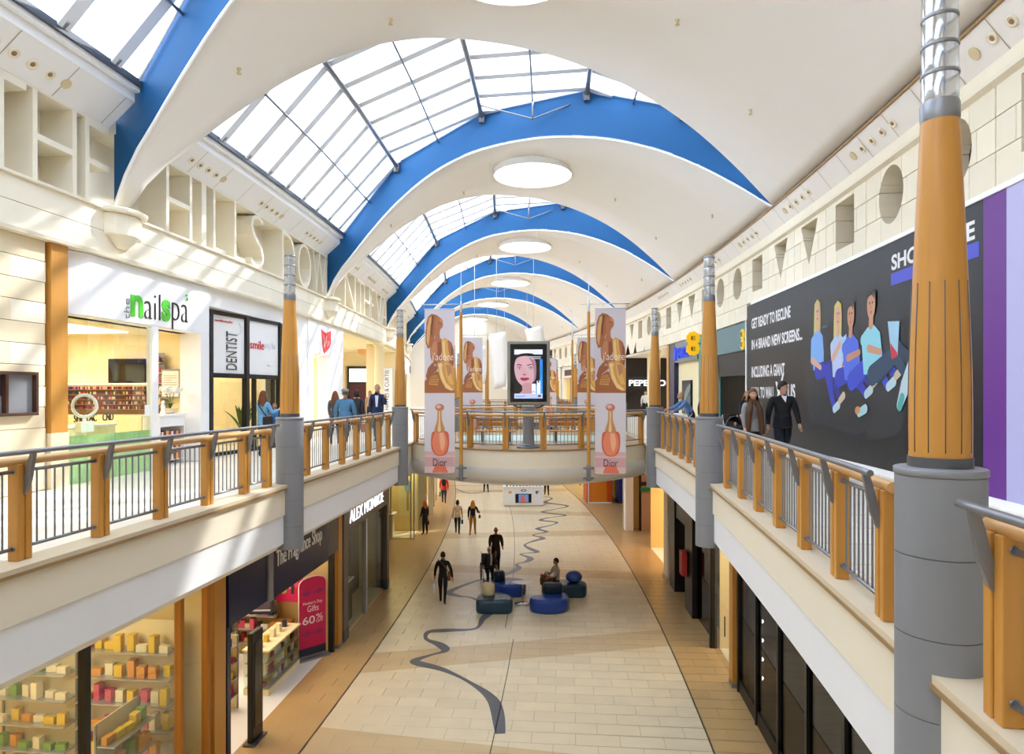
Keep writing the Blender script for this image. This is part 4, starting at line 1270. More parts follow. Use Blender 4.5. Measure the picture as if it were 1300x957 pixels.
for i in range(3):
    z = .08+i*.26
    obj('shelf', MB().box(-.17,.19,-.46,.46,z,z+.015), 'white', t2)
    for j in range(9): obj('product_box', MB().box(.02,.14,-.43+j*.096,-.35+j*.096,z+.015,z+.12+.05*random.random()), mat('prod%d' % (j % 4), ['c43c3c','e7d7c0','7a2c44','e0b860'][j % 4], .5), t2)
t2 = thing('orchid_pot', 'white orchids in a pale bowl on the salon stand', 'plant', -8.05, 14.9, F+1.144)
mat('leaf', '3f6a2c', .5, var=.2, scale=9); mat('petal', 'f4f1ea', .5, var=.03); mat('stem', '5c7a34', .6)
obj('bowl', MB().lathe([(.06,0),(.15,.04),(.18,.13),(.16,.13),(.1,.06)], 16), 'stone_warm', t2)
for i in range(6):
    a = i*1.05
    stp = [(.0,0,.08),(.05*math.cos(a),.06*math.sin(a),.34),(.1*math.cos(a),.16*math.sin(a),.52),(.14*math.cos(a),.32*math.sin(a),.56)]
    st_ = obj('stem', MB().tube(cr(stp,3), .006, 5), 'stem', t2)
    for j in range(4):
        q = Vector(stp[2]).lerp(Vector(stp[3]), j*.35)
        obj('flower', MB().ball(tuple(q+Vector((.03,0,.02*(j % 2)))), .06, 0, 8, 6, (.4,1,.9)), 'petal', st_)
for i in range(7):
    a = i*.9
    obj('leaf', MB().add([(0,0,.1),(.06*math.cos(a+.4),.08*math.sin(a+.4),.24),(.14*math.cos(a),.24*math.sin(a),.26),(.06*math.cos(a-.4),.08*math.sin(a-.4),.24)], [(0,1,2,3)]), 'leaf', t2)
t2 = thing('figurine', 'small pale figurine beside the orchid bowl', 'figurine', -7.98, 14.5, F+1.144)
obj('figure', MB().lathe([(.06,0),(.07,.02),(.04,.1),(.05,.18),(.025,.24)], 12).ball((0,0,.27), .04, 0), 'petal', t2)
t2 = thing('price_board', 'framed price list on the salon wall behind the orchids', 'notice', -8.42, 15.56, F)
obj('board', MB().box(-.24,.24,-.03,.0,1.5,2.2), 'column_grey', t2); P = Print('cam', .42, .62, -.21, 1.54, .032)
P.rect(0,0,1,1,'e2ddd0')
for i in range(9): P.rect(.1,.08+i*.09,.9 if i % 3 else .6,.1+i*.09,'8c8578')
P.build('print_sheet', t2)
t2 = thing('wall_shelf_unit', 'narrow shelves of small bottles on the salon wall left of the price list', 'shelf', -8.78, 15.6, F)
for i in range(6):
    obj('shelf', MB().box(-.17,.15,-.12,0,1.1+i*.25,1.115+i*.25), 'steel_light', t2)
    for j in range(3): obj('bottle', MB().lathe([(.03,0),(.03,.1),(.012,.12),(.012,.16)], 8, (-.11+j*.1,-.06,1.115+i*.25)), 'prod%d' % random.randint(0,3), t2)
obj('back_plate', MB().box(-.19,.17,-.012,0,1.0,2.6), 'column_grey', t2)
# ---- dentist
t = thing('dentist_shopfront', 'black framed dentist shopfront with pale upper sign panels', 'shopfront', -7.6, 18.0, F)
PL = [(-.4,-2.04),(-.3,-1.55),(-.06,-.05),(.14,1.7),(-.3,1.98)]
def seg(m, p, q, z0, z1, th, ins=0.):
    d = Vector((q[0]-p[0], q[1]-p[1])); L = d.length; d.normalize(); n = Vector((d.y, -d.x))
    a = Vector(p)+d*ins; b = Vector(q)-d*ins
    c = [a-n*th/2, b-n*th/2, b+n*th/2, a+n*th/2]
    return m.add([(x.x,x.y,z0) for x in c]+[(x.x,x.y,z1) for x in c], [(0,3,2,1),(4,5,6,7),(0,1,5,4),(1,2,6,5),(2,3,7,6),(3,0,4,7)])
for i, p in enumerate(PL): obj('mullion', MB().box(p[0]-.07,p[0]+.07,p[1]-.09,p[1]+.09,0,3.72), 'black', t, bevel=.008)
for p, q in zip(PL, PL[1:]):
    for z0, z1 in ((0,.09),(2.02,2.14),(3.64,3.74)): obj('transom', seg(MB(), p, q, z0, z1, .11), 'black', t)
obj('door_frame', seg(seg(MB(), (-.02,.3), (-.01,.4), 0, 2.02, .1), (.09,1.3), (.1,1.4), 0, 2.02, .1), 'black', t)
obj('glass_pane', seg(MB(), PL[0], PL[1], .09, 3.64, .012), 'dark_glass', t)
for i in (1, 2, 3): obj('glass_pane', seg(MB(), PL[i], PL[i+1], .09, 2.02, .012), 'shop_glass', t)
for i, nm in ((1,'a'),(2,'b'),(3,'c')):
    sp_ = obj('sign_panel', seg(MB(), PL[i], PL[i+1], 2.14, 3.64, .03, .1), 'panel_white', t)
mat('sign_red', 'd8203c', .4); mat('sign_grey', '55585c', .5)
def onseg(i, tx, f0, f1, z0, z1, mm, nm, vert=False, off=0.):
    p, q = Vector((*PL[i],0)), Vector((*PL[i+1],0))
    d = (q-p); L = d.length; d.normalize(); n = Vector((d.y,-d.x,0))
    vs, fs = text_geo(tx, .5, off)
    m = MB(); out = []
    w = (f1-f0)*L; h = z1-z0
    for a, b, c in vs:
        x, y = (a*w, b*h) if not vert else (w*(1-b), h*a)
        o_ = p + d*(f0*L+x) + n*(.02+(c+.5)*.012)
        out.append((o_.x, o_.y, z0+y))
    obj(nm, m.add(out, fs), mm, t)
onseg(1, 'DENTIST', .42, .72, 2.24, 3.25, 'sign_grey', 'dentist_lettering', True)
onseg(1, 'smilestyle', .12, .6, 3.46, 3.53, 'sign_red', 'small_lettering')
onseg(2, 'smile', .1, .5, 2.86, 3.1, 'sign_red', 'smile_lettering')
onseg(2, 'style', .52, .86, 2.86, 3.1, 'rafter', 'style_lettering')
arc = lambda cy, cz, r, a0, a1, x: [(x, cy+r*math.cos(a0+(a1-a0)*i/12), cz+r*math.sin(a0+(a1-a0)*i/12)) for i in range(13)]
obj('smile_curve', MB().tube(arc(1.1,2.75,.32,-1.9,.3,.1), .02, 6), 'rafter', t); obj('smile_curve', MB().tube(arc(-.45,3.35,.16,-1.9,1.2,-.08), .012, 6), 'rafter', t)
struct('wall_left', MB().sweep([(-8.1,F+3.76),(-7.6,F+3.76),(-7.6,F+4.2),(-8.1,F+4.2)], 15.8, 22.75).sweep([(-8.1,F),(-7.6,F),(-7.6,F+3.76),(-8.1,F+3.76)], 20.05, 22.75), 'panel_white', 'white wall surround of the dentist shopfront', 'wall')
room(-1, 'left', -8.1, 15.85, 20.05, F, 3.6, 4.2, 'cream', 'gallery_floor', 'pale interior behind the dentist glass', 45)
for i, (y, z, w) in enumerate(((16.4,1.9,.5),(17.1,1.8,.4),(17.1,1.25,.45),(16.5,1.2,.4),(17.9,1.5,.3))):
    t2 = thing('framed_picture', 'small framed picture on the dentist wall, ' + ['upper left','upper right','lower right','lower left','by the door'][i], 'picture', -11.2, y+2.6, F+z)
    obj('picture_frame', MB().box(.0,.03,-w/2,w/2,-w*.4,w*.4), 'nosing', t2); obj('picture_sheet', MB().box(.03,.035,-w*.4,w*.4,-w*.3,w*.3), 'stone_tan', t2)
def palm(u, v, z, h, label, n=12):
    t = thing('potted_palm', label, 'plant', u, v, z, 'leafy palms in the dentist window')
    obj('pot', MB().lathe([(.14,0),(.19,.3),(.2,.32),(.17,.32),(.16,.28)], 16), 'nosing', t)
    for i in range(n):
        a = i*2.4; tilt = .25+.5*((i*37) % 10)/10
        pts = []
        for s in range(6):
            f = s/5
            pts.append((math.cos(a)*tilt*h*.6*f**1.2, math.sin(a)*tilt*h*.6*f**1.2, .3+h*(f-.28*f*f*tilt*2)*.9))
        vs = []; wv = [.012,.05,.07,.07,.05,.008]
        for s, p in enumerate(pts): vs += [(p[0]-math.sin(a)*wv[s], p[1]+math.cos(a)*wv[s], p[2]), (p[0], p[1], p[2]+.015), (p[0]+math.sin(a)*wv[s], p[1]-math.cos(a)*wv[s], p[2])]
        fs = []
        for s in range(5): fs += [(3*s,3*s+1,3*s+4,3*s+3), (3*s+1,3*s+2,3*s+5,3*s+4)]
        obj('leaf', MB().add(vs, fs, 0, None, True), 'leaf', t)
palm(-8.3, 16.55, F+.012, 1.25, 'potted palm at the left end of the dentist window')
palm(-8.35, 19.3, F+.012, 1.35, 'potted palm right of the dentist door')
# ---- telecom shop with red logo
t = thing('phone_shopfront', 'white shopfront with a red slanted logo above the doorway', 'shopfront', -7.6, 24.85, F)
obj('sign_fascia', MB().box(-.4,.04,-2.1,2.1,3.0,4.19), 'white', t, bevel=.01)
obj('left_jamb', MB().box(-.4,.03,-2.1,-1.55,0,3.0), 'white', t, bevel=.01); obj('right_jamb', MB().box(-.4,.03,.15,2.1,0,3.0), 'white', t, bevel=.01)
P = Print('L', 1.35, .95, -.85, 3.05, .042, .003)
P.poly([(.05,.95),(.5,.82),(.98,.98),(.95,.45),(.8,.25),(.35,.0),(.22,.1),(.14,.5)], 'dd2532', False)
P.text('V', .28, .22, .3, .5, 'f7e6e4', -.01, False, .2); P.text('irgin', .5, .3, .34, .3, 'f7e6e4', -.01, False, .2)
P.build('red_logo', t)
obj('glass_pane', MB().box(-.14,-.128,-1.55,-.7,.0,3.0), 'shop_glass', t)
room(-1, 'left', -8.02, 22.85, 26.9, F, 3.0, 4.5, 'panel_white', 'gallery_floor', 'white interior of the shop with the red logo', 60, (1,.93,.88))
mat('pink_panel', 'd8a08c', .6); mat('red_panel', 'b3322e', .5)
t2 = thing('promo_stand', 'pinkish promotional stand inside the shop with the red logo', 'stand', -8.6, 24.0, F)
obj('panel_board', MB().box(-.05,.05,-.5,.3,.012,2.4), 'pink_panel', t2); obj('panel_foot', MB().box(-.06,.06,-.5,.3,.012,.35), 'red_panel', t2)
# ---- side mall opening beyond, with a round column and a dark shop
LO0, LO1 = 27.0, 41.5
struct('ceiling', MB().sweep([(-13,F+4.05),(-7.55,F+4.05),(-7.55,F+4.2),(-13,F+4.2)], LO0, LO1), 'cream', 'warm cream ceiling of the side mall on the left', 'ceiling')
def crosswall(u0, u1, v, z0, z1, m, name, label, th=.2):
    a = W(u0, v, 0); b = W(u1, v, 0); c, x, y = frame(v)
    o = MB().add([(a[0],a[1],z0),(b[0],b[1],z0),(b[0],b[1],z1),(a[0],a[1],z1),(a[0]-y*th,a[1]+x*th,z0),(b[0]-y*th,b[1]+x*th,z0),(b[0]-y*th,b[1]+x*th,z1),(a[0]-y*th,a[1]+x*th,z1)],
          [(0,1,2,3),(4,7,6,5),(0,4,5,1),(1,5,6,2),(2,6,7,3),(3,7,4,0)])
    return struct(name, o, m, label, 'wall')
crosswall(-13, -7.5, 41.5, F, F+4.2, 'cream', 'wall_left', 'cream wall across the side mall on the left')
crosswall(-13, -7.7, 27.0, F, F+4.2, 'cream', 'wall_left', 'white flank of the shop with the red logo', -.1)
t = thing('round_column', 'plain round cream column at the side mall on the left', 'column', -7.35, 33.6, F)
obj('shaft', MB().lathe([(.3,0),(.3,.12),(.24,.16),(.23,3.9),(.29,3.95),(.29,4.05)], 28), 'cream', t)
t = thing('square_pier', 'cream square pier right behind the round column', 'column', -7.9, 34.3, F)
obj('shaft', MB().box(-.2,.2,-.2,.2,0,4.05), 'stone_warm', t, bevel=.02)
t = thing('dark_shopfront', 'dark wine-red shopfront at the end of the side mall', 'shopfront', -9.6, 41.45, F)
mat('wine', '4a1620', .4, var=.1)
obj('front_panel', MB().box(-.9,.95,-.12,-.01,0,3.2), 'black', t); obj('door_recess', MB().box(-.7,.3,-.14,-.11,0,2.1), 'wine', t); obj('lit_sign', MB().box(-.75,.3,-.16,-.11,2.25,3.05), 'sign_lit', t)
obj('side_panel', MB().box(.4,.85,-.14,-.11,0,2.8), 'wine', t)
t = thing('shop_sign_panel', 'grey panel with vertical lettering behind the side mall column', 'sign', -8.1, 41.4, F)
obj('panel_board', MB().box(-.35,.35,-.06,0,.4,3.1), 'rafter', t)
q = MB(); words(q, 'HAWES & CURTIS', -.12, .55, .24, 2.4, 'cam', .01, .06, None, 0, 0, True); obj('lettering', q, 'sign_black', t)
t = thing('shop_sign_panel', 'narrow green-grey panel with vertical lettering left of the wine-red shop', 'sign', -10.9, 41.4, F)
obj('panel_board', MB().box(-.35,.3,-.06,0,.2,3.2), 'stone_tan', t)
q = MB(); words(q, 'CHURCH', -.14, .5, .26, 2.2, 'cam', .01, .06, None, 0, 0, True); obj('lettering', q, 'sign_grey', t)
t = thing('ceiling_bowl', 'round amber ceiling lamp in the side mall', 'lamp', -8.9, 38.5, F+4.05)
obj('bowl', MB().lathe([(.05,-.42),(.3,-.34),(.46,-.18),(.5,0)], 24), 'wood_rail', t); area(t, 'bowl_light', 0, 0, -.5, .6, .6, 50)
t2 = thing('recessed_lamp', 'flat square lamp panel in the side mall ceiling', 'lamp', -10.5, 33, F+4.04)
obj('lamp_panel', MB().box(-.6,.6,-1.5,1.5,-.03,0), 'lamp_soft', t2); area(t2, 'panel_light', 0, 0, -.06, 1.1, 2.8, 110)
# ---- shops further on, both galleries
def far_front(sgn, side, v0, v1, i, frame_m, sign_m, wall_m, tx=None):
    vm = (v0+v1)/2; L = (v1-v0)/2*(.95 if sgn < 0 else .98)
    t = thing('shopfront', 'distant %s gallery shopfront, number %s past the side opening' % (side, ['one','two','three','four','five','six'][i]), 'shopfront', sgn*7.55, vm, F)
    x = sgn
    obj('sign_fascia', MB().box(0, x*.4, -L, L, 3.0, 4.1), wall_m, t); obj('sign_board', MB().box(-x*.04, 0, -L*.7, L*.7, 3.2, 3.75), sign_m, t)
    for y in (-L, L-.35): obj('pier', MB().box(0, x*.4, y, y+.35, 0, 3.0), wall_m, t)
    for j in range(3):
        y0 = -L+.35+(2*L-.7)*j/3; y1 = -L+.35+(2*L-.7)*(j+1)/3
        obj('glass_pane', MB().box(x*.15, x*.16, y0+.04, y1-.04, .1, 3.0), 'shop_glass', t); obj('window_post', MB().box(x*.12, x*.2, y0-.03, y0+.03, 0, 3.0), frame_m, t)
    room(sgn, side, sgn*7.95, v0+.05, v1-.05, F, 3.0, 4, 'warm_wall', 'gallery_floor', 'lit interior of the distant %s shop %s' % (side, ['one','two','three','four','five','six'][i]), 60)
for i, (a, b) in enumerate(((41.8,48),(48,54),(54,60),(60,66),(66,75.9))): far_front(-1, 'left', a, b, i, ['black','nosing','steel'][i % 3], ['navy','white','wine'][i % 3], 'panel_white')

# ================================================================== UPPER GALLERY RIGHT
t = thing('cinema_hoarding', 'huge dark cinema advertising hoarding with four seated people on the right wall', 'billboard', 7.38, 16.0, F)
def hx(v): return 16.0-v        # R frame: x to the right = towards the viewer
mat('hoard_dark', '19191c', .4, var=.04, scale=.6); mat('hoard_purple', '6a2f8c', .45, var=.02); mat('hoard_lilac', 'b9b7e0', .45, var=.03, scale=1.)
hd = MB()
n = 12
def hpanel(v0, v1, z0, z1, x0=0., x1=.1):     # follows the wall curve inside the thing's local frame
    inv = (Matrix.Translation(W(7.38, 16.0, F)) @ Matrix.Rotation(rotz(16.0), 4, 'Z')).inverted()
    m = MB(); k = max(1, round((v1-v0)/1.0)); vs = []
    for i in range(k+1):
        v = v0+(v1-v0)*i/k
        for x, z in ((x0,z0),(x0,z1),(x1,z1),(x1,z0)): vs.append(inv @ Vector(W(7.38+x, v, F+z)))
    fs = []
    for i in range(k):
        for j in range(4): a = 4*i+j; b = 4*i+(j+1)%4; fs.append((a,b,b+4,a+4))
    fs += [(3,2,1,0), tuple(4*k+j for j in range(4))]
    return m.add(vs, fs)
db = obj('dark_board', hpanel(10.76, 22.95, .12, 4.53), 'hoard_dark', t)
obj('purple_board', hpanel(10.23, 10.755, .12, 4.53), 'hoard_purple', t)
obj('lilac_board', hpanel(6.5, 10.225, .12, 4.53), 'hoard_lilac', t)
obj('white_edge', hpanel(6.5, 22.5, 4.53, 4.615, -.03, .1), 'edge_white', t); obj('white_edge', hpanel(22.95, 23.03, 0, 4.08, -.03, .1), 'edge_white', t)
obj('white_skirting', hpanel(6.5, 22.95, 0, .12, -.02, .1), 'edge_white', t)
_inv = (Matrix.Translation(W(7.38, 16.0, F)) @ Matrix.Rotation(rotz(16.0), 4, 'Z')).inverted()
class HP(Print):          # print bent along the hoarding: x is measured from its far end in metres
    def __init__(s): Print.__init__(s, 'R', 1, 1); s.d = .004; s.fr = lambda x, y, d: tuple(_inv @ Vector(W(7.38-d, 22.95-x, F+y)))
    def text(s, tx, x, y, w, h, col, off=0., vert=False, shear=0.):
        vs, fs = text_geo(tx, .5, off, shear)
        s.mb.add([s.fr(x+a*w, y+b*h, s.d+(c+.5)*.001) for a, b, c in vs], fs, 0, col); s.d += s.step; return s
wt = 'eceaea'
for tx, x, y, w_, h_, of in (('GET READY TO RECLINE',.5,3.72,3.4,.34,.03),('IN 4 BRAND NEW SCREENS...',.5,3.03,4.25,.33,.03),('INCLUDING A GIANT',.5,2.12,2.95,.36,.03),('WALL TO WALL',.5,1.45,2.1,.36,.03),('PLUS',3.2,1.45,1.05,.42,.03),('SHOWCASE',9.4,3.98,2.6,.3,.03)):
    P = HP(); P.text(tx, x, y, w_, h_, wt, of); P.build('cinema_lettering', db)
P = HP(); P.poly([(2.75,1.4),(2.95,1.4),(3.42,2.2),(3.3,2.2)], wt, False); P.build('cross_stroke', db)
P = HP(); P.poly([(2.7,1.95),(2.85,1.95),(3.2,1.35),(3.05,1.35)], wt, False); P.build('cross_stroke', db)
P = HP(); P.rect(9.38,3.7,12.1,3.93,'4a52c8'); P.text('CINEMA DE LUX', 10.1, 3.75, 1.4, .13, 'f4f4f6', .01); P.build('cinema_bar', db)
P = HP(); P.text('BLUEWATER', 10.35, 3.46, 1.0, .14, 'f4f4f6', .01); P.build('cinema_lettering', db)
P = HP(); P.d = .006; P.step = .0003
for x, z, w, h in ((5.1,1.1,1.4,2.0),(6.6,1.0,1.5,2.1),(8.3,1.0,1.6,2.2)):
    P.poly([(x,z),(x+w*.3,z-.3),(x+w,z+.1),(x+w,z+h*.8),(x+w*.7,z+h),(x+.1,z+h*.9)], '26292f')
P.rect(6.05,3.2,6.35,3.26,'3c5a70'); P.poly([(5.3,1.6),(5.6,1.0),(6.6,.8),(7.6,.6),(8.6,1.0),(8.2,1.5),(6.6,1.5)], '1f2228')
def sitter(P, x, z, hair, shirt, jeans, jd, skin, hw, long, elbow, hand, knee, foot):
    """x,z = top of the head, hw = half width of the head; a reclining sitter seen from the front left"""
    if long: P.poly([(x-hw*1.15,z-.3),(x-hw,z-.06),(x,z+.04),(x+hw,z-.06),(x+hw*1.2,z-.35),(x+hw*1.1,z-.75),(x+hw*.5,z-1.0),(x-hw*.9,z-1.15),(x-hw*1.3,z-.8)], hair, False)
    else: P.poly([(x-hw*1.1,z-.3),(x-hw*.95,z-.06),(x,z+.05),(x+hw,z-.05),(x+hw*1.05,z-.32),(x,z-.42)], hair, False)
    P.limb([(x+hw*.1,z-.5),(x+hw*.05,z-.8)], [hw*.42,hw*.5], skin)
    P.poly([(x-hw*1.5,z-1.72),(x-hw*1.9,z-1.1),(x-hw*1.6,z-.86),(x-hw*.55,z-.74),(x+hw*.05,z-.82),(x+hw*.65,z-.72),(x+hw*1.9,z-.9),(x+hw*2.3,z-1.3),(x+hw*2.2,z-1.75)], shirt, False)
    P.poly([(x+hw*.9,z-.8),(x+hw*1.9,z-.9),(x+hw*2.3,z-1.3),(x+hw*2.2,z-1.75),(x+hw*1.3,z-1.7)], jd if False else shirt, False)
    hip = (x+hw*.3, z-1.75)
    P.limb([(hip[0]+hw*1.4,hip[1]+.02),(knee[0]+.16,knee[1]+.1),(foot[0]+.3,foot[1]+.22)], [.2,.17,.1], jd)
    P.limb([hip, knee, foot], [.22,.18,.1], jeans)
    P.limb([(foot[0],foot[1]),(foot[0]+.22,foot[1]+.1)], [.09,.1], 'b4d0d6'); P.limb([(foot[0]+.3,foot[1]+.2),(foot[0]+.5,foot[1]+.32)], [.08,.09], 'c8b89a')
    P.limb([(x-hw*1.55,z-1.0),elbow], [.13,.11], shirt); P.limb([elbow,hand], [.085,.065], skin)
    P.ell(x+hw*.1, z-.3, hw*.85, .3, skin)
    P.ell(x-hw*.18, z-.26, hw*.13, .03, '40302a', 8); P.ell(x+hw*.38, z-.26, hw*.13, .03, '40302a', 8); P.poly([(x-hw*.15,z-.43),(x+hw*.35,z-.43),(x+hw*.1,z-.5)], 'b8504a', False); P.poly([(x+hw*.08,z-.26),(x+hw*.2,z-.38),(x,z-.38)], 'b07a62', False)
    P.poly([(x-hw*.8,z-.2),(x-hw*.6,z-.02),(x+hw*.5,z-.0),(x+hw*.8,z-.2),(x+hw*.3,z-.1),(x-hw*.3,z-.12)], hair, False)
sitter(P, 5.75, 3.92, 'c4b868', '76a8e6', '2436b0', '1b2a88', 'd4a488', .17, True, (5.45,2.45), (5.95,2.25), (6.35,2.15), (6.75,1.25))
sitter(P, 6.95, 3.72, 'd0be6a', 'b4c4e6', '2436b0', '1b2a88', 'd4a488', .18, True, (6.7,2.45), (7.15,2.8), (7.7,2.1), (8.35,1.6))
P.poly([(7.12,2.85),(7.42,2.95),(7.38,2.3),(7.16,2.2)], '9cc4e4', False); P.poly([(7.16,2.2),(7.38,2.3),(7.41,2.6)], 'c8283c', False)
sitter(P, 7.62, 3.64, '2c221c', '4a6ad8', '2a46c4', '2236a8', 'c08a6c', .2, False, (7.5,2.4), (8.05,2.5), (8.7,2.35), (9.3,1.75))
sitter(P, 8.58, 3.74, '1e1814', '8cd0e0', '25425e', '1c3450', 'c89474', .21, False, (8.5,2.55), (9.0,2.45), (9.55,2.35), (10.0,1.95))
P.poly([(9.3,3.02),(9.75,2.98),(9.68,2.35),(9.45,2.3)], '9cc8e0', False); P.poly([(9.4,2.6),(9.66,2.4),(9.68,2.33),(9.45,2.28)], 'c8283c', False)
P.limb([(9.75,1.4),(9.95,1.75),(10.3,2.2),(10.6,2.5)], [.1,.16,.2,.18], 'b8d2da'); P.limb([(9.76,1.38),(9.85,1.55)], .09, '4fa8a0'); P.limb([(8.05,1.2),(8.35,1.3)], [.09,.1], 'a8cdd2'); P.limb([(7.95,1.25),(8.03,1.27)], .08, 'd08a58')
P.build('seated_people_print', db)
# ---- phone shop with yellow dotted sign
mat('teal', '2f9aa0', .45, var=.12, scale=2.5); mat('teal_grey', '5d7f86', .4, var=.05); emit('yellow', 'f4d021', .2); emit('bank_blue', '2448d8', .15); mat('ad_screen', 'e8e4ee', .4)
t = thing('teal_shopfront', 'grey-teal phone shopfront with yellow dotted badges beside the hoarding', 'shopfront', 7.45, 26.25, F)
obj('sign_fascia', MB().box(0,.5,-3.1,3.2,3.1,4.08), 'teal_grey', t, bevel=.01)
obj('teal_pier', MB().box(-.03,.6,2.45,3.25,0,4.08), 'teal', t, bevel=.01); obj('teal_pier', MB().box(-.02,.3,1.1,1.35,0,3.1), 'teal', t)
obj('dark_lintel', MB().box(.1,.5,-3.0,1.1,2.25,3.1), 'black', t)
def ee(mb, cy, cz, r, x):
    for j in range(2):
        for i in range(9):
            a = 2*PI*i/9; mb.prism_x([(cy+r*.62*math.cos(a)+r*.34*math.cos(2*PI*q/8), cz+j*r*1.75+r*.62*math.sin(a)+r*.34*math.sin(2*PI*q/8)) for q in range(8)], x-.03, x+.03)
        mb.prism_x([(cy+r*.75*math.cos(2*PI*q/20), cz+j*r*1.75+r*.75*math.sin(2*PI*q/20)) for q in range(20)], x-.03, x+.03)
q = MB(); ee(q, -2.75, 3.3, .2, -.02); bd = obj('yellow_badge', q, 'yellow', t)
q = MB()
for j in range(2): words(q, 'E', -(-2.75)-.09, 3.3+j*.35-.07, .17, .15, 'R', .02, .05)
obj('badge_letter', q, 'sign_black', bd)
room(1, 'right', 7.95, 23.15, 29.4, F, 3.1, 4, 'dark_room', 'gallery_floor', 'dark interior of the phone shop', 25, (1,1,1))
t2 = thing('shop_display', 'bright advertising screen inside the phone shop behind the couple', 'screen', 8.35, 24.95, F)
obj('screen_panel', MB().box(0,.1,-1.5,.9,1.15,2.0), 'sign_lit', t2); obj('cabinet', MB().box(0,.5,-1.6,1.0,.012,1.1), 'stone_warm', t2); obj('dark_header', MB().box(-.02,.2,-1.6,1.0,2.05,2.4), 'nosing', t2)
P = Print('R', 2.4, .85, -.9, 1.15, .004); P.rect(.02,.05,.3,.95,'1c1826'); P.rect(.22,.05,.4,.95,'9a5cb8'); P.rect(.5,.5,.9,.54,'b8b0c8'); P.build('screen_print', t2)
t2 = thing('exit_sign', 'green exit sign hanging in the phone shop', 'sign', 8.2, 23.9, F+2.62)
mat('exit_green', '1f8f6a', .4); obj('sign_plate', MB().box(-.03,.03,-.35,.35,0,.24), 'exit_green', t2); obj('hanger', MB().box(-.01,.01,-.2,-.18,.24,.48).box(-.01,.01,.18,.2,.24,.48), 'steel', t2)
q = MB(); q.add([(-.035,-.1,.12),(-.035,.02,.2),(-.035,.02,.14),(-.035,.24,.14),(-.035,.24,.1),(-.035,.02,.1),(-.035,.02,.04)], [(0,1,2,5,6),(2,3,4,5)]); obj('arrow_mark', q, 'white', t2)
# projecting yellow blade sign
t = thing('blade_sign', 'yellow double-round projecting sign fixed to the teal pier', 'sign', 7.1, 29.0, F+3.3)
q = MB()
for j in range(2):
    for i in range(9):
        a = 2*PI*i/9
        q.prism_y([(.2*math.cos(a)+.11*math.cos(2*PI*k/8), .2+j*.46+.2*math.sin(a)+.11*math.sin(2*PI*k/8)) for k in range(8)], -.04, .04)
    q.prism_y([(.24*math.cos(2*PI*k/20), .2+j*.46+.24*math.sin(2*PI*k/20)) for k in range(20)], -.04, .04)
obj('badge', q, 'yellow', t)
q = MB()
for j in range(2): words(q, 'E', -.09, .12+j*.46, .19, .17, 'cam', .02, .04)
obj('badge_letter', q, 'sign_black', t); obj('wall_bracket', MB().box(.2,.4,-.02,.02,.4,.46), 'steel', t)
# ---- bank
t = thing('bank_shopfront', 'pale bank front with raised blue letters next to the teal pier', 'shopfront', 7.45, 31.7, F)
obj('sign_panel', MB().box(0,.4,-2.1,1.9,3.1,4.08), 'column_grey', t); obj('wall_panel', MB().box(.2,.5,-2.1,1.9,0,3.1), 'cream', t); obj('navy_pier', MB().box(-.02,.5,1.9,2.9,0,4.3), 'navy', t); obj('wood_pier', MB().box(-.05,.4,2.95,3.4,0,4.08), 'wood', t)
q = MB(); words(q, 'BARCLAYS', -1.2, 3.28, 3.0, .5, 'R', .08, .0, None, .02); obj('blue_lettering', q, 'bank_blue', t)
obj('eagle_mark', MB().prism_x([(1.45,3.2),(1.75,3.25),(1.8,3.7),(1.6,3.85),(1.4,3.7)], -.08, 0), 'bank_blue', t)
obj('cash_machine', MB().box(.1,.2,-.7,.9,.6,2.2), 'black', t, bevel=.02)
P = Print('R', 1.4, 1.4, -.8, .7, -.094); P.rect(0,0,1,1,'2c2f33'); P.poly([(.2,.0),(.5,.4),(1,.75),(1,.95),(.4,.7),(.05,.2)],'7c8c86'); P.poly([(.3,.0),(.6,.4),(1,.6),(1,.2),(.7,0)],'4d6a74'); P.build('poster_print', t)
# ---- cafe opening, then far shops
struct('ceiling', MB().sweep([(7.5,F+4.0),(13,F+4.0),(13,F+4.1),(7.5,F+4.1)], 35.1, 46), 'plaster', 'ceiling of the cafe opening on the right', 'ceiling')
t2 = thing('recessed_lamp', 'square lamp panel in the cafe ceiling on the right', 'lamp', 10, 40, F+3.99)
obj('lamp_panel', MB().box(-.6,.6,-2,2,-.03,0), 'lamp_soft', t2); area(t2, 'panel_light', 0, 0, -.06, 1.1, 3.6, 90)
crosswall(7.6, 13, 46, F, F+4.1, 'dark_room', 'wall_right', 'dark cafe wall on the right')
for i, (u, v) in enumerate(((7.7,38.2),(8.3,41.5))):
    t = thing('round_column', 'round cream column at the cafe opening, ' + ('nearer' if i == 0 else 'farther'), 'column', u, v, F)
    obj('shaft', MB().lathe([(.3,0),(.3,.12),(.25,.16),(.24,3.85),(.3,3.9),(.3,4.0)], 24), 'cream', t)
t = thing('cafe_sign', 'white letters on the dark cafe wall on the right', 'sign', 9.6, 45.9, F)
obj('board', MB().box(-1.9,1.6,-.06,0,1.7,2.7), 'black', t); q = MB(); words(q, 'PEPE LIO', -1.6, 2.05, 2.6, .42, 'cam', .03, .06, None, .02); obj('lettering', q, 'sign_lit', t)
for i, (a, b) in enumerate(((46.1,52),(52,58),(58,66),(66,75.9))): far_front(1, 'right', a, b, i, ['black','wood','steel'][i % 3], ['black','navy','wine'][i % 3], 'plaster')
mat('magenta', '9c1a78', .45)
t = thing('purple_poster', 'magenta poster panel under a white-lettered sign far along the right gallery', 'poster', 6.6, 44.5, F)
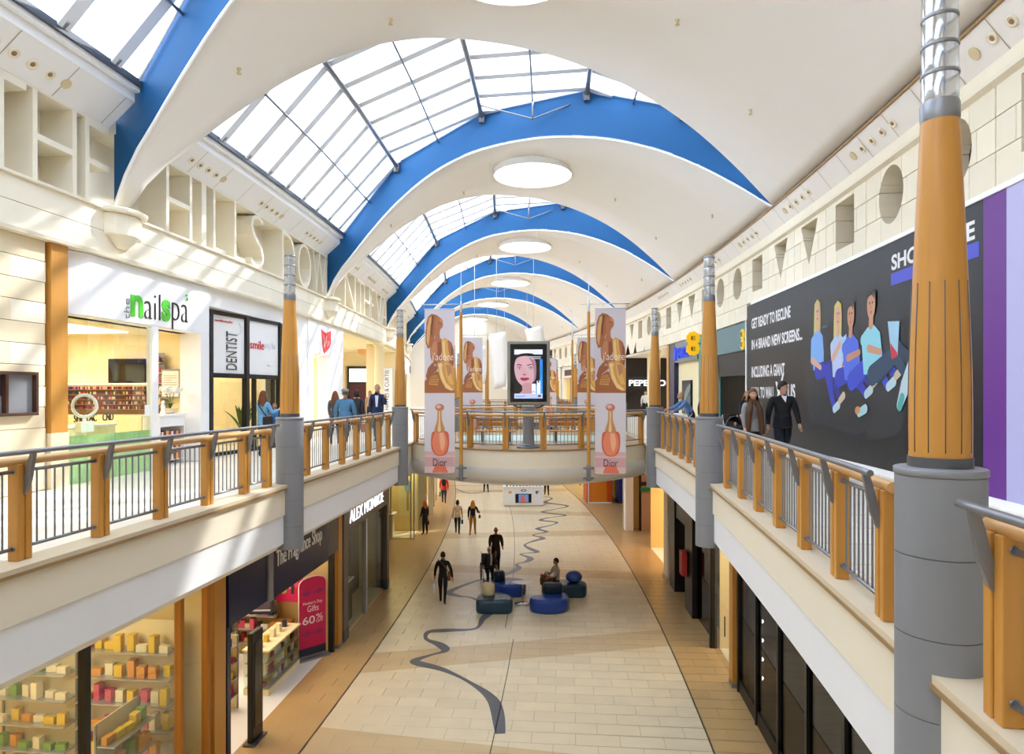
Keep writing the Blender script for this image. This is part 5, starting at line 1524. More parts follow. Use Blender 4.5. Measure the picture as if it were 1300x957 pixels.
obj('panel_board', MB().box(-.55,.55,-.06,.06,0,2.3), 'magenta', t); P = Print('cam', 1.1, 2.3, -.55, 0, .062); P.rect(.22,.35,.78,.8,'6d5468'); P.poly([(.36,.36),(.64,.36),(.62,.6),(.56,.75),(.42,.74),(.36,.55)],'2a2630'); P.build('poster_print', t)
t = thing('hanging_sign', 'dark hanging sign with white letters above the magenta poster', 'sign', 6.6, 44.6, F+2.4)
obj('board', MB().box(-.55,.55,-.05,.05,0,.8), 'black', t); q = MB(); words(q, 'BS', -.4, .15, .75, .5, 'cam', .02, .05, None, .02); obj('lettering', q, 'sign_lit', t); obj('hanger', MB().box(-.3,-.28,-.01,.01,.8,1.65).box(.28,.3,-.01,.01,.8,1.65), 'steel', t)

# ================================================================== SHOPS, LOWER FLOOR LEFT
HC = F-1.215        # underside of the gallery
UG = -5.1
def wood_pier(u, v, z0, z1, label, w=.38):
    t = thing('wooden_pier', label, 'pier', u, v, z0)
    obj('board', MB().box(-.08,.1,-w/2,w/2,.1,z1-z0), 'wood', t, bevel=.006); obj('foot', MB().box(-.09,.11,-w/2-.01,w/2+.01,0,.1), 'steel', t)
wood_pier(UG, 11.47, 0, HC, 'honey wooden pier left of the perfume shop on the lower floor')
wood_pier(UG, 17.95, 0, HC, 'honey wooden pier between the perfume shop and the grey jewellery front', .3)
# shop with the yellow window display at the lower left
room(-1, 'left', -5.25, 4.0, 11.25, 0, HC-.02, 4.2, 'warm_wall', 'gallery_floor', 'yellow-lit window display room at the lower left', 45, (1,.82,.5))
t = thing('display_window', 'glazed shop window with brass mullions at the lower left', 'shopfront', UG, 7.7, 0)
for i, y in enumerate((-3.6,-1.5,.55,2.6,3.36)): obj('mullion', MB().box(-.06,.05,y-.05,y+.05,0,HC), 'black' if i == 2 else 'wood_dark', t)
for a, b in ((-3.55,-1.55),(-1.45,.5),(.6,2.55),(2.65,3.3)): obj('glass_pane', MB().box(-.01,.0,a,b,.08,HC), 'shop_glass', t)
obj('sill', MB().box(-.1,.06,-3.65,3.4,0,.08), 'steel_dark', t)
wcols = ['e8c23a','d85a7a','f0e4c0','c83a3a','7aa04a','e09a3c','f4f0e6']
for i in range(len(wcols)): mat('goods%d' % i, wcols[i], .5, var=.08)
gb = MB().box(-.09,.09,-.1,.1,0,.24).mesh('gift_bag', 'goods0', bevel=.01)
def goods_mesh(m, sx, sy, sz):
    return MB().box(-sx,sx,-sy,sy,0,sz).mesh('product_box', m, bevel=min(sx,sy,sz)*.12)
GM = [[goods_mesh('goods%d' % i, a, b, c) for a, b, c in ((.06,.07,.2),(.05,.09,.12),(.07,.06,.28))] for i in range(len(wcols))]
def rack(u, v, z, L, n, h, label, rot=0, dz=.42, per=9, cat='shelf', pal=None, name='display_rack'):
    t = thing(name, label, cat, u, v, z, None, rot)
    for s in (-1, 1): obj('upright', MB().box(-.16,-.13,s*L/2-.015,s*L/2+.015,0,h), 'steel', t)
    obj('back_board', MB().box(-.18,-.165,-L/2,L/2,0,h), 'cream', t)
    k = 0
    for i in range(n):
        zz = .3+i*dz
        obj('shelf', MB().box(-.165,.16,-L/2,L/2,zz,zz+.02), 'counter_top' if 'counter_top' in MATS else 'steel_light', t)
        for j in range(per):
            y = -L/2+.12+(L-.24)*j/(per-1)
            mm = random.choice(pal) if pal else random.randrange(len(wcols))
            obj('product_box', GM[mm][random.randrange(3)], None, t, (random.uniform(-.06,.06), y, zz+.02), random.uniform(-.2,.2))
    return t
rack(-6.35, 10.85, .005, 1.7, 6, 3.0, 'tall rack of yellow and pink gift bags in the lower left window', -PI/2, .44, 8, 'shelf', [0,0,1,2,5])
rack(-8.1, 10.85, .005, 1.4, 6, 3.0, 'second tall rack of goods deeper in the lower left window', -PI/2, .44, 6, 'shelf', [0,2,2,5,4])
rack(-5.75, 10.0, .005, 1.0, 4, 1.9, 'slim rack of yellow goods close behind the window glass, lower left', 0, .42, 5, 'shelf', [0,0,5,4])
t = thing('display_table', 'pale display table standing in the lower left window', 'table', -6.9, 9.6, .005)
obj('table_top', MB().box(-.4,.4,-.6,.6,.74,.78), 'cream', t, bevel=.008)
for x in (-.35,.35):
    for y in (-.55,.55): obj('leg', MB().box(x-.025,x+.025,y-.025,y+.025,0,.74), 'steel_light', t)
for i in range(4): obj('folded_cloth', MB().box(-.3+i*.16,-.18+i*.16,-.2,.2,.78,.84), 'goods%d' % (i+1), t, bevel=.01)
# ---- perfume shop
t = thing('perfume_shopfront', 'navy perfume shop fascia with white lettering on the lower floor', 'shopfront', UG, 14.65, 0)
obj('sign_board', MB().box(-.12,.1,-2.85,-1.3,2.65,HC), 'navy', t, bevel=.01); obj('sign_board', MB().box(-.12,.12,-1.05,2.2,2.62,HC), 'navy', t, bevel=.01); obj('grey_end', MB().box(-.12,.1,2.2,2.95,2.7,HC), 'steel_dark', t); obj('sign_post', MB().box(-.12,.13,-1.28,-1.07,2.6,HC), 'column_grey', t)
q = MB(); words(q, 'The Fragrance Shop', -.93, 3.14, 2.62, .46, 'L', .015, .12); obj('lettering', q, 'white', t)
obj('navy_jamb', MB().box(-.12,.08,-2.88,-2.75,0,2.65), 'navy', t); obj('navy_jamb', MB().box(-.12,.02,2.8,2.92,0,2.7), 'black', t)
room(-1, 'left', -5.25, 11.7, 17.65, 0, HC-.02, 5, 'warm_wall', 'white', 'bright perfume shop interior on the lower floor', 75, (1,.87,.68))
mat('pink', 'c8165a', .4, var=.04); mat('goods7', '2c2a3a', .4); mat('goods8', 'b01e54', .4); mat('goods9', 'd8b23c', .35)
for i in (7, 8, 9): GM.append([goods_mesh('goods%d' % i, a, b, c) for a, b, c in ((.05,.06,.16),(.05,.08,.1),(.06,.05,.22))])
rack(-7.75, 17.3, .005, 2.4, 7, 2.9, 'tall wall of perfume boxes on the far side wall of the perfume shop', -PI/2, .36, 15, 'shelf', [8,7,2,6,1,9])
rack(-7.75, 15.9, .005, 1.5, 5, 1.9, 'free-standing rack of perfume boxes deep in the perfume shop', -PI/2, .36, 11, 'shelf', [8,7,2,6,9])
rack(-6.62, 14.05, .005, 1.1, 4, 1.6, 'low rack of red and gold boxes near the perfume shop entrance', -PI/2, .36, 8, 'shelf', [8,9,1,7])
t = thing('glass_counter', 'glass-fronted perfume counter full of small boxes', 'counter', -5.95, 15.75, .005)
obj('plinth', MB().box(-.3,.3,-.9,.9,0,.14), 'cream', t); obj('counter_top', MB().box(-.32,.32,-.92,.92,1.0,1.04), 'cream', t); obj('glass_front', MB().box(.29,.3,-.9,.9,.14,1.0), 'counter_glass', t); [obj('glass_end', MB().box(-.3,.3,y_,y_+.01,.14,1.0), 'counter_glass', t) for y_ in (.89,-.9)]
for i in range(3):
    obj('shelf', MB().box(-.28,.28,-.88,.88,.14+i*.28,.155+i*.28), 'steel_light', t)
    for j in range(9): obj('product_box', GM[random.choice([7,8,2,9,6])][random.randrange(3)], None, t, (.12, -.78+j*.19, .155+i*.28))
for j in range(5): obj('product_box', GM[random.choice([7,8,2,9])][0], None, t, (0, -.7+j*.34, 1.04))
def board(name, label, cat, u, v, z, w, h, rot, draw, group=None):
    t = thing(name, label, cat, u, v, z, group, rot)
    return t
t = thing('hanging_poster', 'magenta gift poster hanging inside the perfume shop', 'poster', -6.02, 16.95, 1.5, None, .0)
obj('poster_board', MB().box(-.34,.34,0,.03,0,1.05), 'pink', t); P = Print('cam', .68, 1.05, -.34, 0, .003)
P.text('Gift ideas', .2, .84, .6, .08, 'f6d8e2'); P.text('for Mum', .28, .74, .44, .07, 'f6d8e2')
P.ell(.25,.3,.14,.1,'d8b84a'); P.ell(.5,.4,.1,.08,'e8a0b8'); P.ell(.74,.45,.09,.09,'d84a6a'); P.rect(.55,.2,.68,.42,'2a1c24'); P.ell(.36,.52,.07,.05,'e8b0c0'); P.build('poster_print', t)
obj('poster_cable', MB().tube([(-.3,.015,1.05),(-.3,.015,2.5)], .006, 5).tube([(.3,.015,1.05),(.3,.015,2.5)], .006, 5), 'steel', t)
t = thing('hanging_poster', 'dark photo poster of a seated woman in the perfume shop', 'poster', -6.6, 16.55, 1.3, None, .15)
obj('poster_board', MB().box(-.3,.3,0,.03,0,1.2), 'navy', t); P = Print('cam', .56, 1.12, -.28, .04, .003)
P.rect(0,0,1,1,'26222c'); P.poly([(.3,.85),(.5,.95),(.68,.85),(.7,.66),(.34,.66)],'5a3a28'); P.ell(.5,.8,.11,.09,'d8aa8c'); P.poly([(.3,.7),(.5,.74),(.72,.68),(.8,.4),(.7,.22),(.36,.22),(.24,.42)],'8a8494'); P.poly([(.42,.7),(.58,.7),(.5,.6)],'d8aa8c',False); P.poly([(.2,.24),(.8,.24),(.86,.1),(.16,.1)],'4c4454'); P.rect(.1,.03,.9,.07,'c8c4cc'); P.build('poster_print', t)
obj('poster_cable', MB().tube([(-.25,.015,1.2),(-.25,.015,2.7)], .006, 5).tube([(.25,.015,1.2),(.25,.015,2.7)], .006, 5), 'steel', t)
# magenta promotional standee at the shop door
t = thing('promo_standee', 'magenta standing sign reading gifts and sixty percent off by the shop door', 'standee', -5.47, 17.12, .004, None, math.atan2(.77,.63)-.03)
prof = [(-.38,.09),(.38,.09),(.38,1.92),(.36,2.0),(.28,2.07),(.14,2.11),(0,2.12),(-.14,2.11),(-.28,2.07),(-.36,2.0),(-.38,1.92)]
obj('standee_board', MB().prism_y(prof, 0, .04), 'pink', t); obj('white_edge', MB().tube([(x,.02,z) for x, z in prof], .016, 6, closed=True), 'white', t); obj('standee_base', MB().box(-.44,.44,-.14,.18,0,.05).box(-.4,.4,-.02,.06,.05,.1), 'steel', t, bevel=.008)
P = Print('cam', .76, 2.03, -.38, .09, .002)
P.rect(.0,.0,1,.1,'1c2340'); P.text("Mother's Day", .14, .64, .72, .05, 'fbe9ef'); P.text('Gifts', .3, .555, .42, .08, 'fbe9ef'); P.text('60', .12, .4, .46, .1, 'fbe9ef', .01); P.text('%', .62, .44, .26, .07, 'fbe9ef'); P.text('OFF', .62, .4, .26, .03, 'fbe9ef')
for z in (.28, .8): P.poly([(.1,z),(.3,z+.04),(.42,z),(.5,z+.015),(.58,z),(.74,z+.04),(.9,z),(.74,z-.035),(.55,z-.008),(.42,z-.008),(.28,z-.035)], '9a1668')
P.build('standee_print', t)
t = thing('security_gate', 'black security pillar at the perfume shop entrance', 'security gate', -5.05, 12.9, 0)
obj('pillar', MB().box(-.06,.06,-.22,.22,.04,2.2), 'black', t, bevel=.02); obj('foot', MB().box(-.12,.12,-.28,.28,0,.04), 'steel_dark', t); obj('inset_panel', MB().box(.055,.068,-.14,.14,.3,2.0), 'black_gloss', t)
t = thing('stool_display', 'small brown framed display block beside the magenta standing sign', 'display block', -6.35, 17.2, .005)
obj('block_body', MB().box(-.25,.25,-.25,.25,0,.9), 'wood', t, bevel=.01); P = Print('cam', .44, .8, -.22, .05, .252); P.rect(0,.0,1,.5,'a8204c'); P.rect(.2,.55,.8,.9,'e8dcc8'); P.build('block_print', t)
# ---- jewellery shop
mat('taupe', '6f655c', .45, var=.08, scale=3); mat('gold', 'c89a3c', .3, metal=.8)
t = thing('jewellery_shopfront', 'grey stone jewellery shopfront with lit white letters and dark windows', 'shopfront', UG, 21.0, 0)
obj('stone_fascia', MB().box(-.3,.1,-2.72,2.6,3.0,HC), 'taupe', t, bevel=.01)
for a, b in ((-2.72,-2.3),(2.3,2.6)): obj('stone_pier', MB().box(-.3,.1,a,b,.35,3.0), 'taupe', t, bevel=.01); obj('pier_base', MB().box(-.3,.11,a-.01,b+.01,0,.35), 'steel_dark', t)
q = MB(); words(q, 'ALEX MONROE', -2.2, 3.2, 3.9, .36, 'L', .03, .1, None, -.02); obj('lit_lettering', q, 'sign_lit', t)
obj('window_post', MB().box(-.06,.06,-.3,-.15,0,3.0), 'steel_light', t)
for a, b in ((-2.28,-.32),(-.12,2.28)): obj('glass_pane', MB().box(-.02,-.01,a,b,.06,3.0), 'shop_glass', t)
obj('dark_backdrop', MB().box(-.95,-.9,-2.3,2.3,0,3.0), 'black', t)
pt = MB()
for k in range(7):
    a = k*.9; c0 = (.2+.25*(k % 3), .5+.55*(k//2))
    pt.tube([(-.88, c0[0]+.55*math.cos(a+j*.5), c0[1]+.55*math.sin(a+j*.5)) for j in range(9)], .012, 5)
obj('backdrop_tracery', pt, 'steel_dark', t); obj('window_floor', MB().box(-.9,-.03,-2.3,2.3,.0,.06), 'stone_tan', t)
t = thing('jewellery_plinth', 'dark plinth with gold jewellery busts in the jewellery window', 'plinth', -5.55, 19.7, .064)
obj('plinth_body', MB().box(-.22,.22,-.45,.45,0,1.2), 'black', t, bevel=.01); obj('plinth_top', MB().box(-.26,.26,-.5,.5,1.2,1.25), 'white', t)
for y, h in ((-.3,.42),(-.02,.34),(.28,.28)): obj('gold_bust', MB().lathe([(.08,0),(.07,.02),(.03,.06),(.03,h*.5),(.06,h*.7),(.03,h*.9),(.035,h)], 12, (0,y,1.25)), 'gold', t)
struct('wall_left', MB().sweep([(-9,0),(-8.9,0),(-8.9,HC),(-9,HC)], 17.9, 24), 'dark_room', 'dark wall behind the jewellery windows', 'wall')
crosswall(-9, UG, 23.7, 0, HC, 'warm_wall', 'wall_left', 'warm side wall past the jewellery shop', .1)
# ---- glass corner shop
crosswall(-13, -7.4, 32.2, 0, HC, 'warm_wall', 'wall_left', 'warm wall at the back of the lower left passage', .1)
t = thing('glass_corner_shop', 'yellow-lit glass corner shop on the lower left beyond the jewellery front', 'shopfront', -6.1, 31.6, 0)
for x in (-1.3,-.35,.6,.75): obj('corner_post', MB().box(x-.03,x+.03,-.03,.03,0,HC), 'steel_light', t)
for a, b in ((-1.27,-.38),(-.32,.57)): obj('glass_pane', MB().box(a,b,-.006,.006,.05,HC), 'shop_glass', t)
obj('glass_pane', MB().box(.745,.755,.05,6.0,.05,HC), 'shop_glass', t)
obj('window_board', MB().box(-1.3,.7,.04,1.6,0,.05), 'stone_warm', t)
obj('back_panel', MB().box(-1.35,.7,1.7,1.75,0,HC), 'warm_wall', t)
area(t, 'window_light', -.1, .9, HC-.1, 2, 1.2, 60, (1,.85,.5))
P = Print('cam', .9, 2.4, -.25, .8, -1.69); P.rect(0,0,1,1,'e6dca0'); P.ell(.5,.6,.2,.14,'8fa8b8'); P.rect(.44,.1,.56,.5,'a88a5c'); P.build('window_print', t)
t2 = thing('window_pedestal', 'slim pedestal with pink goods in the yellow corner window', 'pedestal', -6.7, 32.1, .054)
obj('pedestal_body', MB().box(-.3,.3,-.3,.3,0,1.05), 'cream', t2); obj('pedestal_top', MB().box(-.42,.42,-.38,.38,1.05,1.1), 'petal', t2); obj('pink_goods', MB().box(-.25,-.05,-.15,.1,1.1,1.2).box(.05,.25,-.1,.15,1.1,1.25), 'pink_panel', t2, bevel=.02)
def low_front(sgn, side, v0, v1, i, wm, power):
    vm = (v0+v1)/2; L = (v1-v0)/2*(.95 if sgn < 0 else .98); x = sgn
    t = thing('lower_shopfront', 'distant lower %s shopfront, %s beyond the bridge' % (side, ['first','second','third','fourth'][i]), 'shopfront', sgn*5.1, vm, 0)
    obj('fascia', MB().box(0,x*.3,-L+.03,L-.03,3.0,HC), ['plaster','taupe','navy','cream'][i % 4], t)
    for y in (-L+.02,L-.32): obj('pier', MB().box(0,x*.3,y,y+.3,0,3.0), 'plaster', t)
    for j in range(3):
        y0 = -L+.3+(2*L-.6)*j/3; y1 = -L+.3+(2*L-.6)*(j+1)/3
        obj('glass_pane', MB().box(x*.1,x*.11,y0+.04,y1-.04,.05,3.0), 'shop_glass', t); obj('mullion', MB().box(x*.07,x*.14,y0-.03,y0+.03,0,3.0), 'steel', t)
    room(sgn, side, sgn*5.45, v0+.05, v1-.05, 0, 3.1, 4, wm, 'gallery_floor', 'lit interior of the distant lower %s shop, %s beyond the bridge' % (side, ['first','second','third','fourth'][i]), power)
for i, (a, b) in enumerate(((38,46),(46,55),(55,66))): low_front(-1, 'left', a, b, i, 'warm_wall', 90)
crosswall(-13, -5.1, 75.5, 0, HC, 'plaster', 'wall_left', 'plain far wall at the end of the lower floor')

# ================================================================== LOWER FLOOR RIGHT
wood_pier(5.1, 16.25, 0, HC, 'honey wooden pier between dark glazing and pink window, lower right', .3)
t = thing('dark_glazed_front', 'dark glazed shopfront with black mullions at the lower right', 'shopfront', 5.1, 12.2, 0)
for i in range(6): obj('mullion', MB().box(-.05,.08,-3.9+i*1.55-.05,-3.9+i*1.55+.05,0,HC), 'black', t)
for i in range(5): obj('glass_pane', MB().box(.0,.012,-3.85+i*1.55,-2.4+i*1.55,.3,HC), 'dark_glass', t); obj('stall_riser', MB().box(-.02,.06,-3.85+i*1.55,-2.4+i*1.55,0,.3), 'black', t)
room(1, 'right', 5.3, 8.2, 16.1, 0, HC-.02, 4, 'taupe', 'taupe', 'dim shop interior behind the dark glazing, lower right', 25)
t = thing('string_lamps', 'column of small round lamps just behind the dark glazing', 'lamps', 5.45, 15.3, 0)
for i in range(7): obj('bulb', MB().ball((0,0,.6+i*.42), .045, 0, 10, 8), 'lamp_white', t)
obj('lamp_rod', MB().lathe([(.012,0),(.012,HC-.03)], 6, (.03,0,0)), 'steel', t)
t = thing('pink_window', 'cream lit window with a pink display, lower right', 'shopfront', 5.1, 17.5, 0)
obj('mullion', MB().box(-.05,.1,-1.05,-.98,0,HC), 'steel', t); obj('mullion', MB().box(-.06,.12,1.0,1.12,0,HC), 'black', t); obj('glass_pane', MB().box(0,.012,-.98,1.0,.05,HC), 'shop_glass', t); obj('door_pull', MB().tube([(-.06,-.6,.9),(-.06,-.6,1.4)], .015, 6), 'black', t)
room(1, 'right', 5.3, 16.45, 18.55, 0, HC-.02, 3, 'cream', 'gallery_floor', 'cream window interior, lower right', 40, (1,.85,.7))
t = thing('pink_parcel', 'pink draped display block behind the lower right window', 'display block', 5.75, 17.3, .005); obj('block_body', MB().box(-.25,.25,-.5,.5,0,.55).box(-.2,.15,-.3,.35,.55,.8), 'pink_panel', t, bevel=.04)
t = thing('black_shopfront', 'black shopfront with wide dark openings, lower right', 'shopfront', 5.1, 21.9, 0)
obj('black_pier', MB().box(-.05,.5,-1.15,-.1,0,HC), 'black', t, bevel=.01); obj('glass_pane', MB().box(.1,.112,-3.25,-1.15,.05,HC), 'dark_glass', t); obj('black_pier', MB().box(-.05,.5,1.6,2.5,0,HC), 'black', t, bevel=.01); obj('black_lintel', MB().box(0,.5,-.1,1.6,2.6,HC), 'black', t)
obj('door_leaf', MB().box(.3,.34,-.1,1.6,0,2.6), 'black_gloss', t)
room(1, 'right', 5.65, 18.6, 24.4, 0, HC-.02, 3, 'dark_room', 'taupe', 'dark interior of the black shopfront, lower right', 12)
t = thing('red_box_sign', 'red wall box projecting from the black pier, lower right', 'sign', 4.9, 21.5, 1.15); obj('sign_case', MB().box(-.05,.12,-.22,.22,0,.75), 'red_panel', t, bevel=.02); obj('sign_back', MB().box(.1,.13,-.24,.24,-.02,.77), 'black', t)
t = thing('white_pier', 'pale pier at the corner of the cafe passage, lower right', 'pier', 5.25, 25.1, 0); obj('shaft', MB().box(-.18,.3,-.35,.35,.12,HC), 'plaster', t, bevel=.015); obj('plinth', MB().box(-.2,.31,-.37,.37,0,.12), 'stone_tan', t)
# cafe nook and cash machines
t = thing('cafe_frontage', 'orange-lit cafe front with a white pier and pebbled panel, lower right', 'shopfront', 6.2, 33.4, 0)
obj('white_pier', MB().box(-1.25,-.85,-.05,.4,0,HC), 'panel_white', t, bevel=.01); mat('pebble', 'c9a58c', .7, var=.3, scale=40); obj('pebbled_panel', MB().box(-.45,.3,0,.12,0,HC), 'pebble', t); obj('dark_frame', MB().box(-.55,-.45,-.02,.1,0,HC).box(-.55,1.2,-.04,.1,2.25,2.45), 'black', t)
obj('bank_mark', MB().prism_y([(-1.2,3.2),(-.95,3.15),(-.9,3.5),(-1.1,3.65)], -.08, -.05), 'bank_blue', t)
crosswall(4.95, 13, 34.0, 0, HC, 'warm_wall', 'wall_right', 'warm wall behind the cafe front, lower right', .1)
mat('orange', 'e8862a', .45, var=.04); mat('orange_red', 'd05018', .45)
t2 = thing('cafe_sign', 'green exit plate hanging at the cafe front', 'sign', 5.95, 33.2, 2.0); obj('plate', MB().box(-.28,.28,-.02,.02,0,.2), 'exit_green', t2); obj('hanger', MB().box(-.02,.02,-.01,.01,.2,.3), 'steel', t2)
t2 = thing('menu_easel', 'white menu board on a wooden easel at the cafe front', 'easel', 6.55, 31.5, 0, None, -.3)
obj('menu_board', MB().add([(-.3,-.02,.75),(.3,-.02,.75),(.3,.2,1.65),(-.3,.2,1.65),(-.3,.01,.75),(.3,.01,.75),(.3,.23,1.65),(-.3,.23,1.65)], [(0,1,2,3),(7,6,5,4),(0,4,5,1),(1,5,6,2),(2,6,7,3),(3,7,4,0)]), 'white', t2)
for p, q in (((-.25,.0,.9),(-.3,-.1,0)),((.25,.0,.9),(.3,-.1,0)),((0,.2,1.4),(0,.55,0))): obj('leg', MB().tube([p,q], .02, 6), 'wood', t2)
t2 = thing('cafe_chair', 'wooden cafe chair under the menu easel', 'chair', 6.2, 30.9, 0, None, .5)
obj('seat', MB().box(-.2,.2,-.2,.2,.43,.47), 'wood', t2, bevel=.01); obj('backrest', MB().box(-.2,.2,.17,.2,.7,.88), 'wood', t2, bevel=.01)
for x in (-.17,.17):
    for y in (-.17,.17): obj('leg', MB().tube([(x,y,.43 if y < 0 else .88),(x*1.15,y*1.2,0)], .018, 6), 'wood', t2)
area(t2, 'cafe_glow', .8, -.8, 3.6, 1.5, 1.5, 60, (1,.6,.32))
crosswall(7.0, 7.2, 30.2, 0, HC, 'pebble', 'wall_right', 'short wall beside the cafe chair', 2.5)
room(1, 'right', 5.45, 26, 30, 0, 3.6, 4, 'warm_wall', 'gallery_floor', 'warm cafe interior, lower right', 60, (1,.7,.4))
t = thing('orange_kiosk', 'orange boxed kiosk standing under the right end of the bridge', 'kiosk', 4.95, 41.6, 0)
obj('kiosk_body', MB().box(-.62,.55,-.2,1.2,.08,2.6), 'orange', t, bevel=.02); obj('dark_edge', MB().box(.56,.85,-.22,1.2,.05,2.6), 'orange_red', t); obj('white_base', MB().box(-.64,.87,-.23,1.2,0,.08), 'white', t); obj('picture_side', MB().box(-.72,-.64,-.2,1.2,.08,2.6), 'orange_red', t); obj('white_edge', MB().box(-.66,-.6,-.24,-.2,.08,2.6), 'white', t)
t = thing('blue_kiosk', 'royal blue cash machine kiosk under the right end of the bridge', 'kiosk', 6.95, 41.6, 0); mat('royal', '1c2ea0', .4)
obj('kiosk_body', MB().box(-.7,.75,-.2,1.0,.06,2.6), 'royal', t, bevel=.02); obj('plinth', MB().box(-.72,.77,-.22,1.0,0,.06), 'black', t); obj('machine_face', MB().box(.0,.55,-.24,-.2,1.0,2.0), 'steel_dark', t, bevel=.02)
wood_pier(6.0, 43.4, 0, HC, 'ochre pier between the orange and the blue kiosk', .5)
for i, (a, b) in enumerate(((44,52),(52,60),(60,68))): low_front(1, 'right', a, b, i, 'warm_wall', 90)

# ---- white information kiosk
t = thing('information_kiosk', 'white counter kiosk with a small screen and logos under the bridge', 'kiosk', .22, 40.9, 0)
obj('kiosk_body', MB().box(-1.2,1.2,-.3,.9,.06,1.15), 'white', t, bevel=.02); obj('plinth', MB().box(-1.15,1.15,-.26,.85,0,.06), 'stone_tan', t); obj('counter_top', MB().box(-1.24,1.24,-.34,.95,1.15,1.2), 'panel_white', t, bevel=.01)
obj('bezel', MB().box(-.5,.48,-.34,-.3,.22,.76), 'black', t); P = Print('cam', .6, .48, -.3, .25, .343); P.rect(0,0,1,1,'4a74b0'); P.rect(.2,0,.45,.85,'b0483c'); P.rect(.4,0,.7,.6,'8c5a4a'); P.rect(.66,0,.9,.75,'7a6a80'); P.build('screen_print', t, 'print_screen')
P = Print('cam', 2.4, 1.1, -1.2, .06, .303); P.ell(.5,.82,.07,.07,'4a5a7a'); P.ell(.5,.82,.04,.04,'f2f2f2'); P.poly([(.12,.74),(.15,.8),(.2,.76),(.19,.68),(.14,.66)],'d8a050'); P.poly([(.82,.8),(.9,.74),(.86,.7),(.84,.6),(.8,.7)],'4a5a9a'); P.build('logo_print', t)
for i in range(11): obj('leaflet_block', MB().box(-1.05+i*.2,-.95+i*.2,-.2,-.1,1.2,1.34), 'goods%d' % [7,0,3,4,7,1,8,3,0,7,4][i], t)

# ================================================================== LOUNGE POUFS AND TABLE
mat('pouf_blue', '1d3f8f', .32, var=.06, spec=.5); mat('pouf_teal', '16374a', .32, var=.06, spec=.5); mat('pouf_navy', '122536', .32, var=.06); mat('pouf_cream', 'cfc096', .5, var=.05)
def pebble(pts, h, m, z0=0., b=.06):
    q = smooth2(pts, 6); n = len(q)
    cx_ = sum(p[0] for p in q)/n; cy_ = sum(p[1] for p in q)/n
    mb = MB(); vs = []; e_ = min(1, h/.3); prof = [(.93,0),(.985,.04*e_),(1.0,.12*e_),(1.0,h-.12*e_),(.985,h-.05*e_),(.95,h-.015*e_),(.86,h),(.4,h+.008*e_)]
    for s, z in prof: vs += [(cx_+(x-cx_)*s, cy_+(y-cy_)*s, z0+z) for x, y in q]
    fs = [(k*n+i, k*n+(i+1)%n, (k+1)*n+(i+1)%n, (k+1)*n+i) for k in range(len(prof)-1) for i in range(n)]
    mb.add(vs, fs, 0, None, True); mb.f += [tuple(range(n-1,-1,-1)), tuple((len(prof)-1)*n+i for i in range(n))]; mb.m += [0,0]; mb.c += [None]*2; mb.sm += [False, True]
    return mb
def pouf(u, v, pts, m, bolster, bm, label, h=.42):
    t = thing('lounge_pouf', label, 'seat', u, v, 0, 'blue pebble seats round the white table')
    obj('seat', pebble(pts, h, m), m, t)
    kind, x, y, r, hh = bolster
    if kind == 'cyl': obj('bolster', MB().lathe([(r*.9,0),(r,.03),(r*1.02,hh*.5),(r,hh-.06),(r*.8,hh),(r*.3,hh+.01)], 24, (x,y,h-.01)), bm, t)
    elif kind == 'ball': obj('bolster', MB().ball((x,y,h+r*.78), r, 0, 24, 14, (1.2,1.05,.85)), bm, t)
    else: obj('bolster', MB().lathe([(r*.85,0),(r,.04),(r,hh-.08),(r*.9,hh),(r*.4,hh+.01)], 24, (x,y,h-.01), sy=.5), bm, t)
pouf(-1.05, 21.35, [(-.52,-.45),(.1,-.5),(.55,-.4),(.52,.1),(.2,.45),(-.35,.5),(-.55,.1)], 'pouf_teal', ('cyl',-.22,.2,.2,.36), 'pouf_cream', 'dark teal pouf with a cream cylindrical bolster, front left of the table')
pouf(-.72, 23.1, [(-.55,-.3),(-.1,-.5),(.5,-.45),(.62,.0),(.4,.4),(-.2,.5),(-.55,.25)], 'pouf_blue', ('cyl',-.3,.05,.2,.34), 'pouf_navy', 'blue pouf with a dark navy bolster, back left beside the wheelchair')
pouf(1.2, 23.0, [(-.7,-.25),(-.2,-.42),(.3,-.4),(.72,-.3),(.75,.2),(.3,.42),(-.4,.4),(-.72,.15)], 'pouf_teal', ('ball',.35,.05,.24,.3), 'pouf_blue', 'dark teal pouf with a round blue cushion, the one someone sits on')
pouf(.72, 21.45, [(-.6,-.35),(-.1,-.55),(.45,-.35),(.6,.1),(.4,.5),(-.2,.5),(-.3,.15),(-.62,.0)], 'pouf_blue', ('wide',.08,.3,.32,.34), 'pouf_navy', 'bright blue pouf with a wide dark bolster, front right of the table')
t = thing('white_table', 'small white pebble-shaped table on a chrome stem between the poufs', 'table', -.2, 21.95, 0)
obj('table_top', pebble([(-.36,.02),(-.1,-.2),(.2,-.2),(.36,-.02),(.3,.18),(0,.16)], .03, 'white', .7), 'white', t)
obj('stem', MB().lathe([(.03,.02),(.03,.7)], 12, (.02,0,0)), 'chrome', t); obj('foot', MB().lathe([(.27,0),(.27,.012),(.1,.03),(.04,.04)], 28, (.02,0,0)), 'chrome', t)

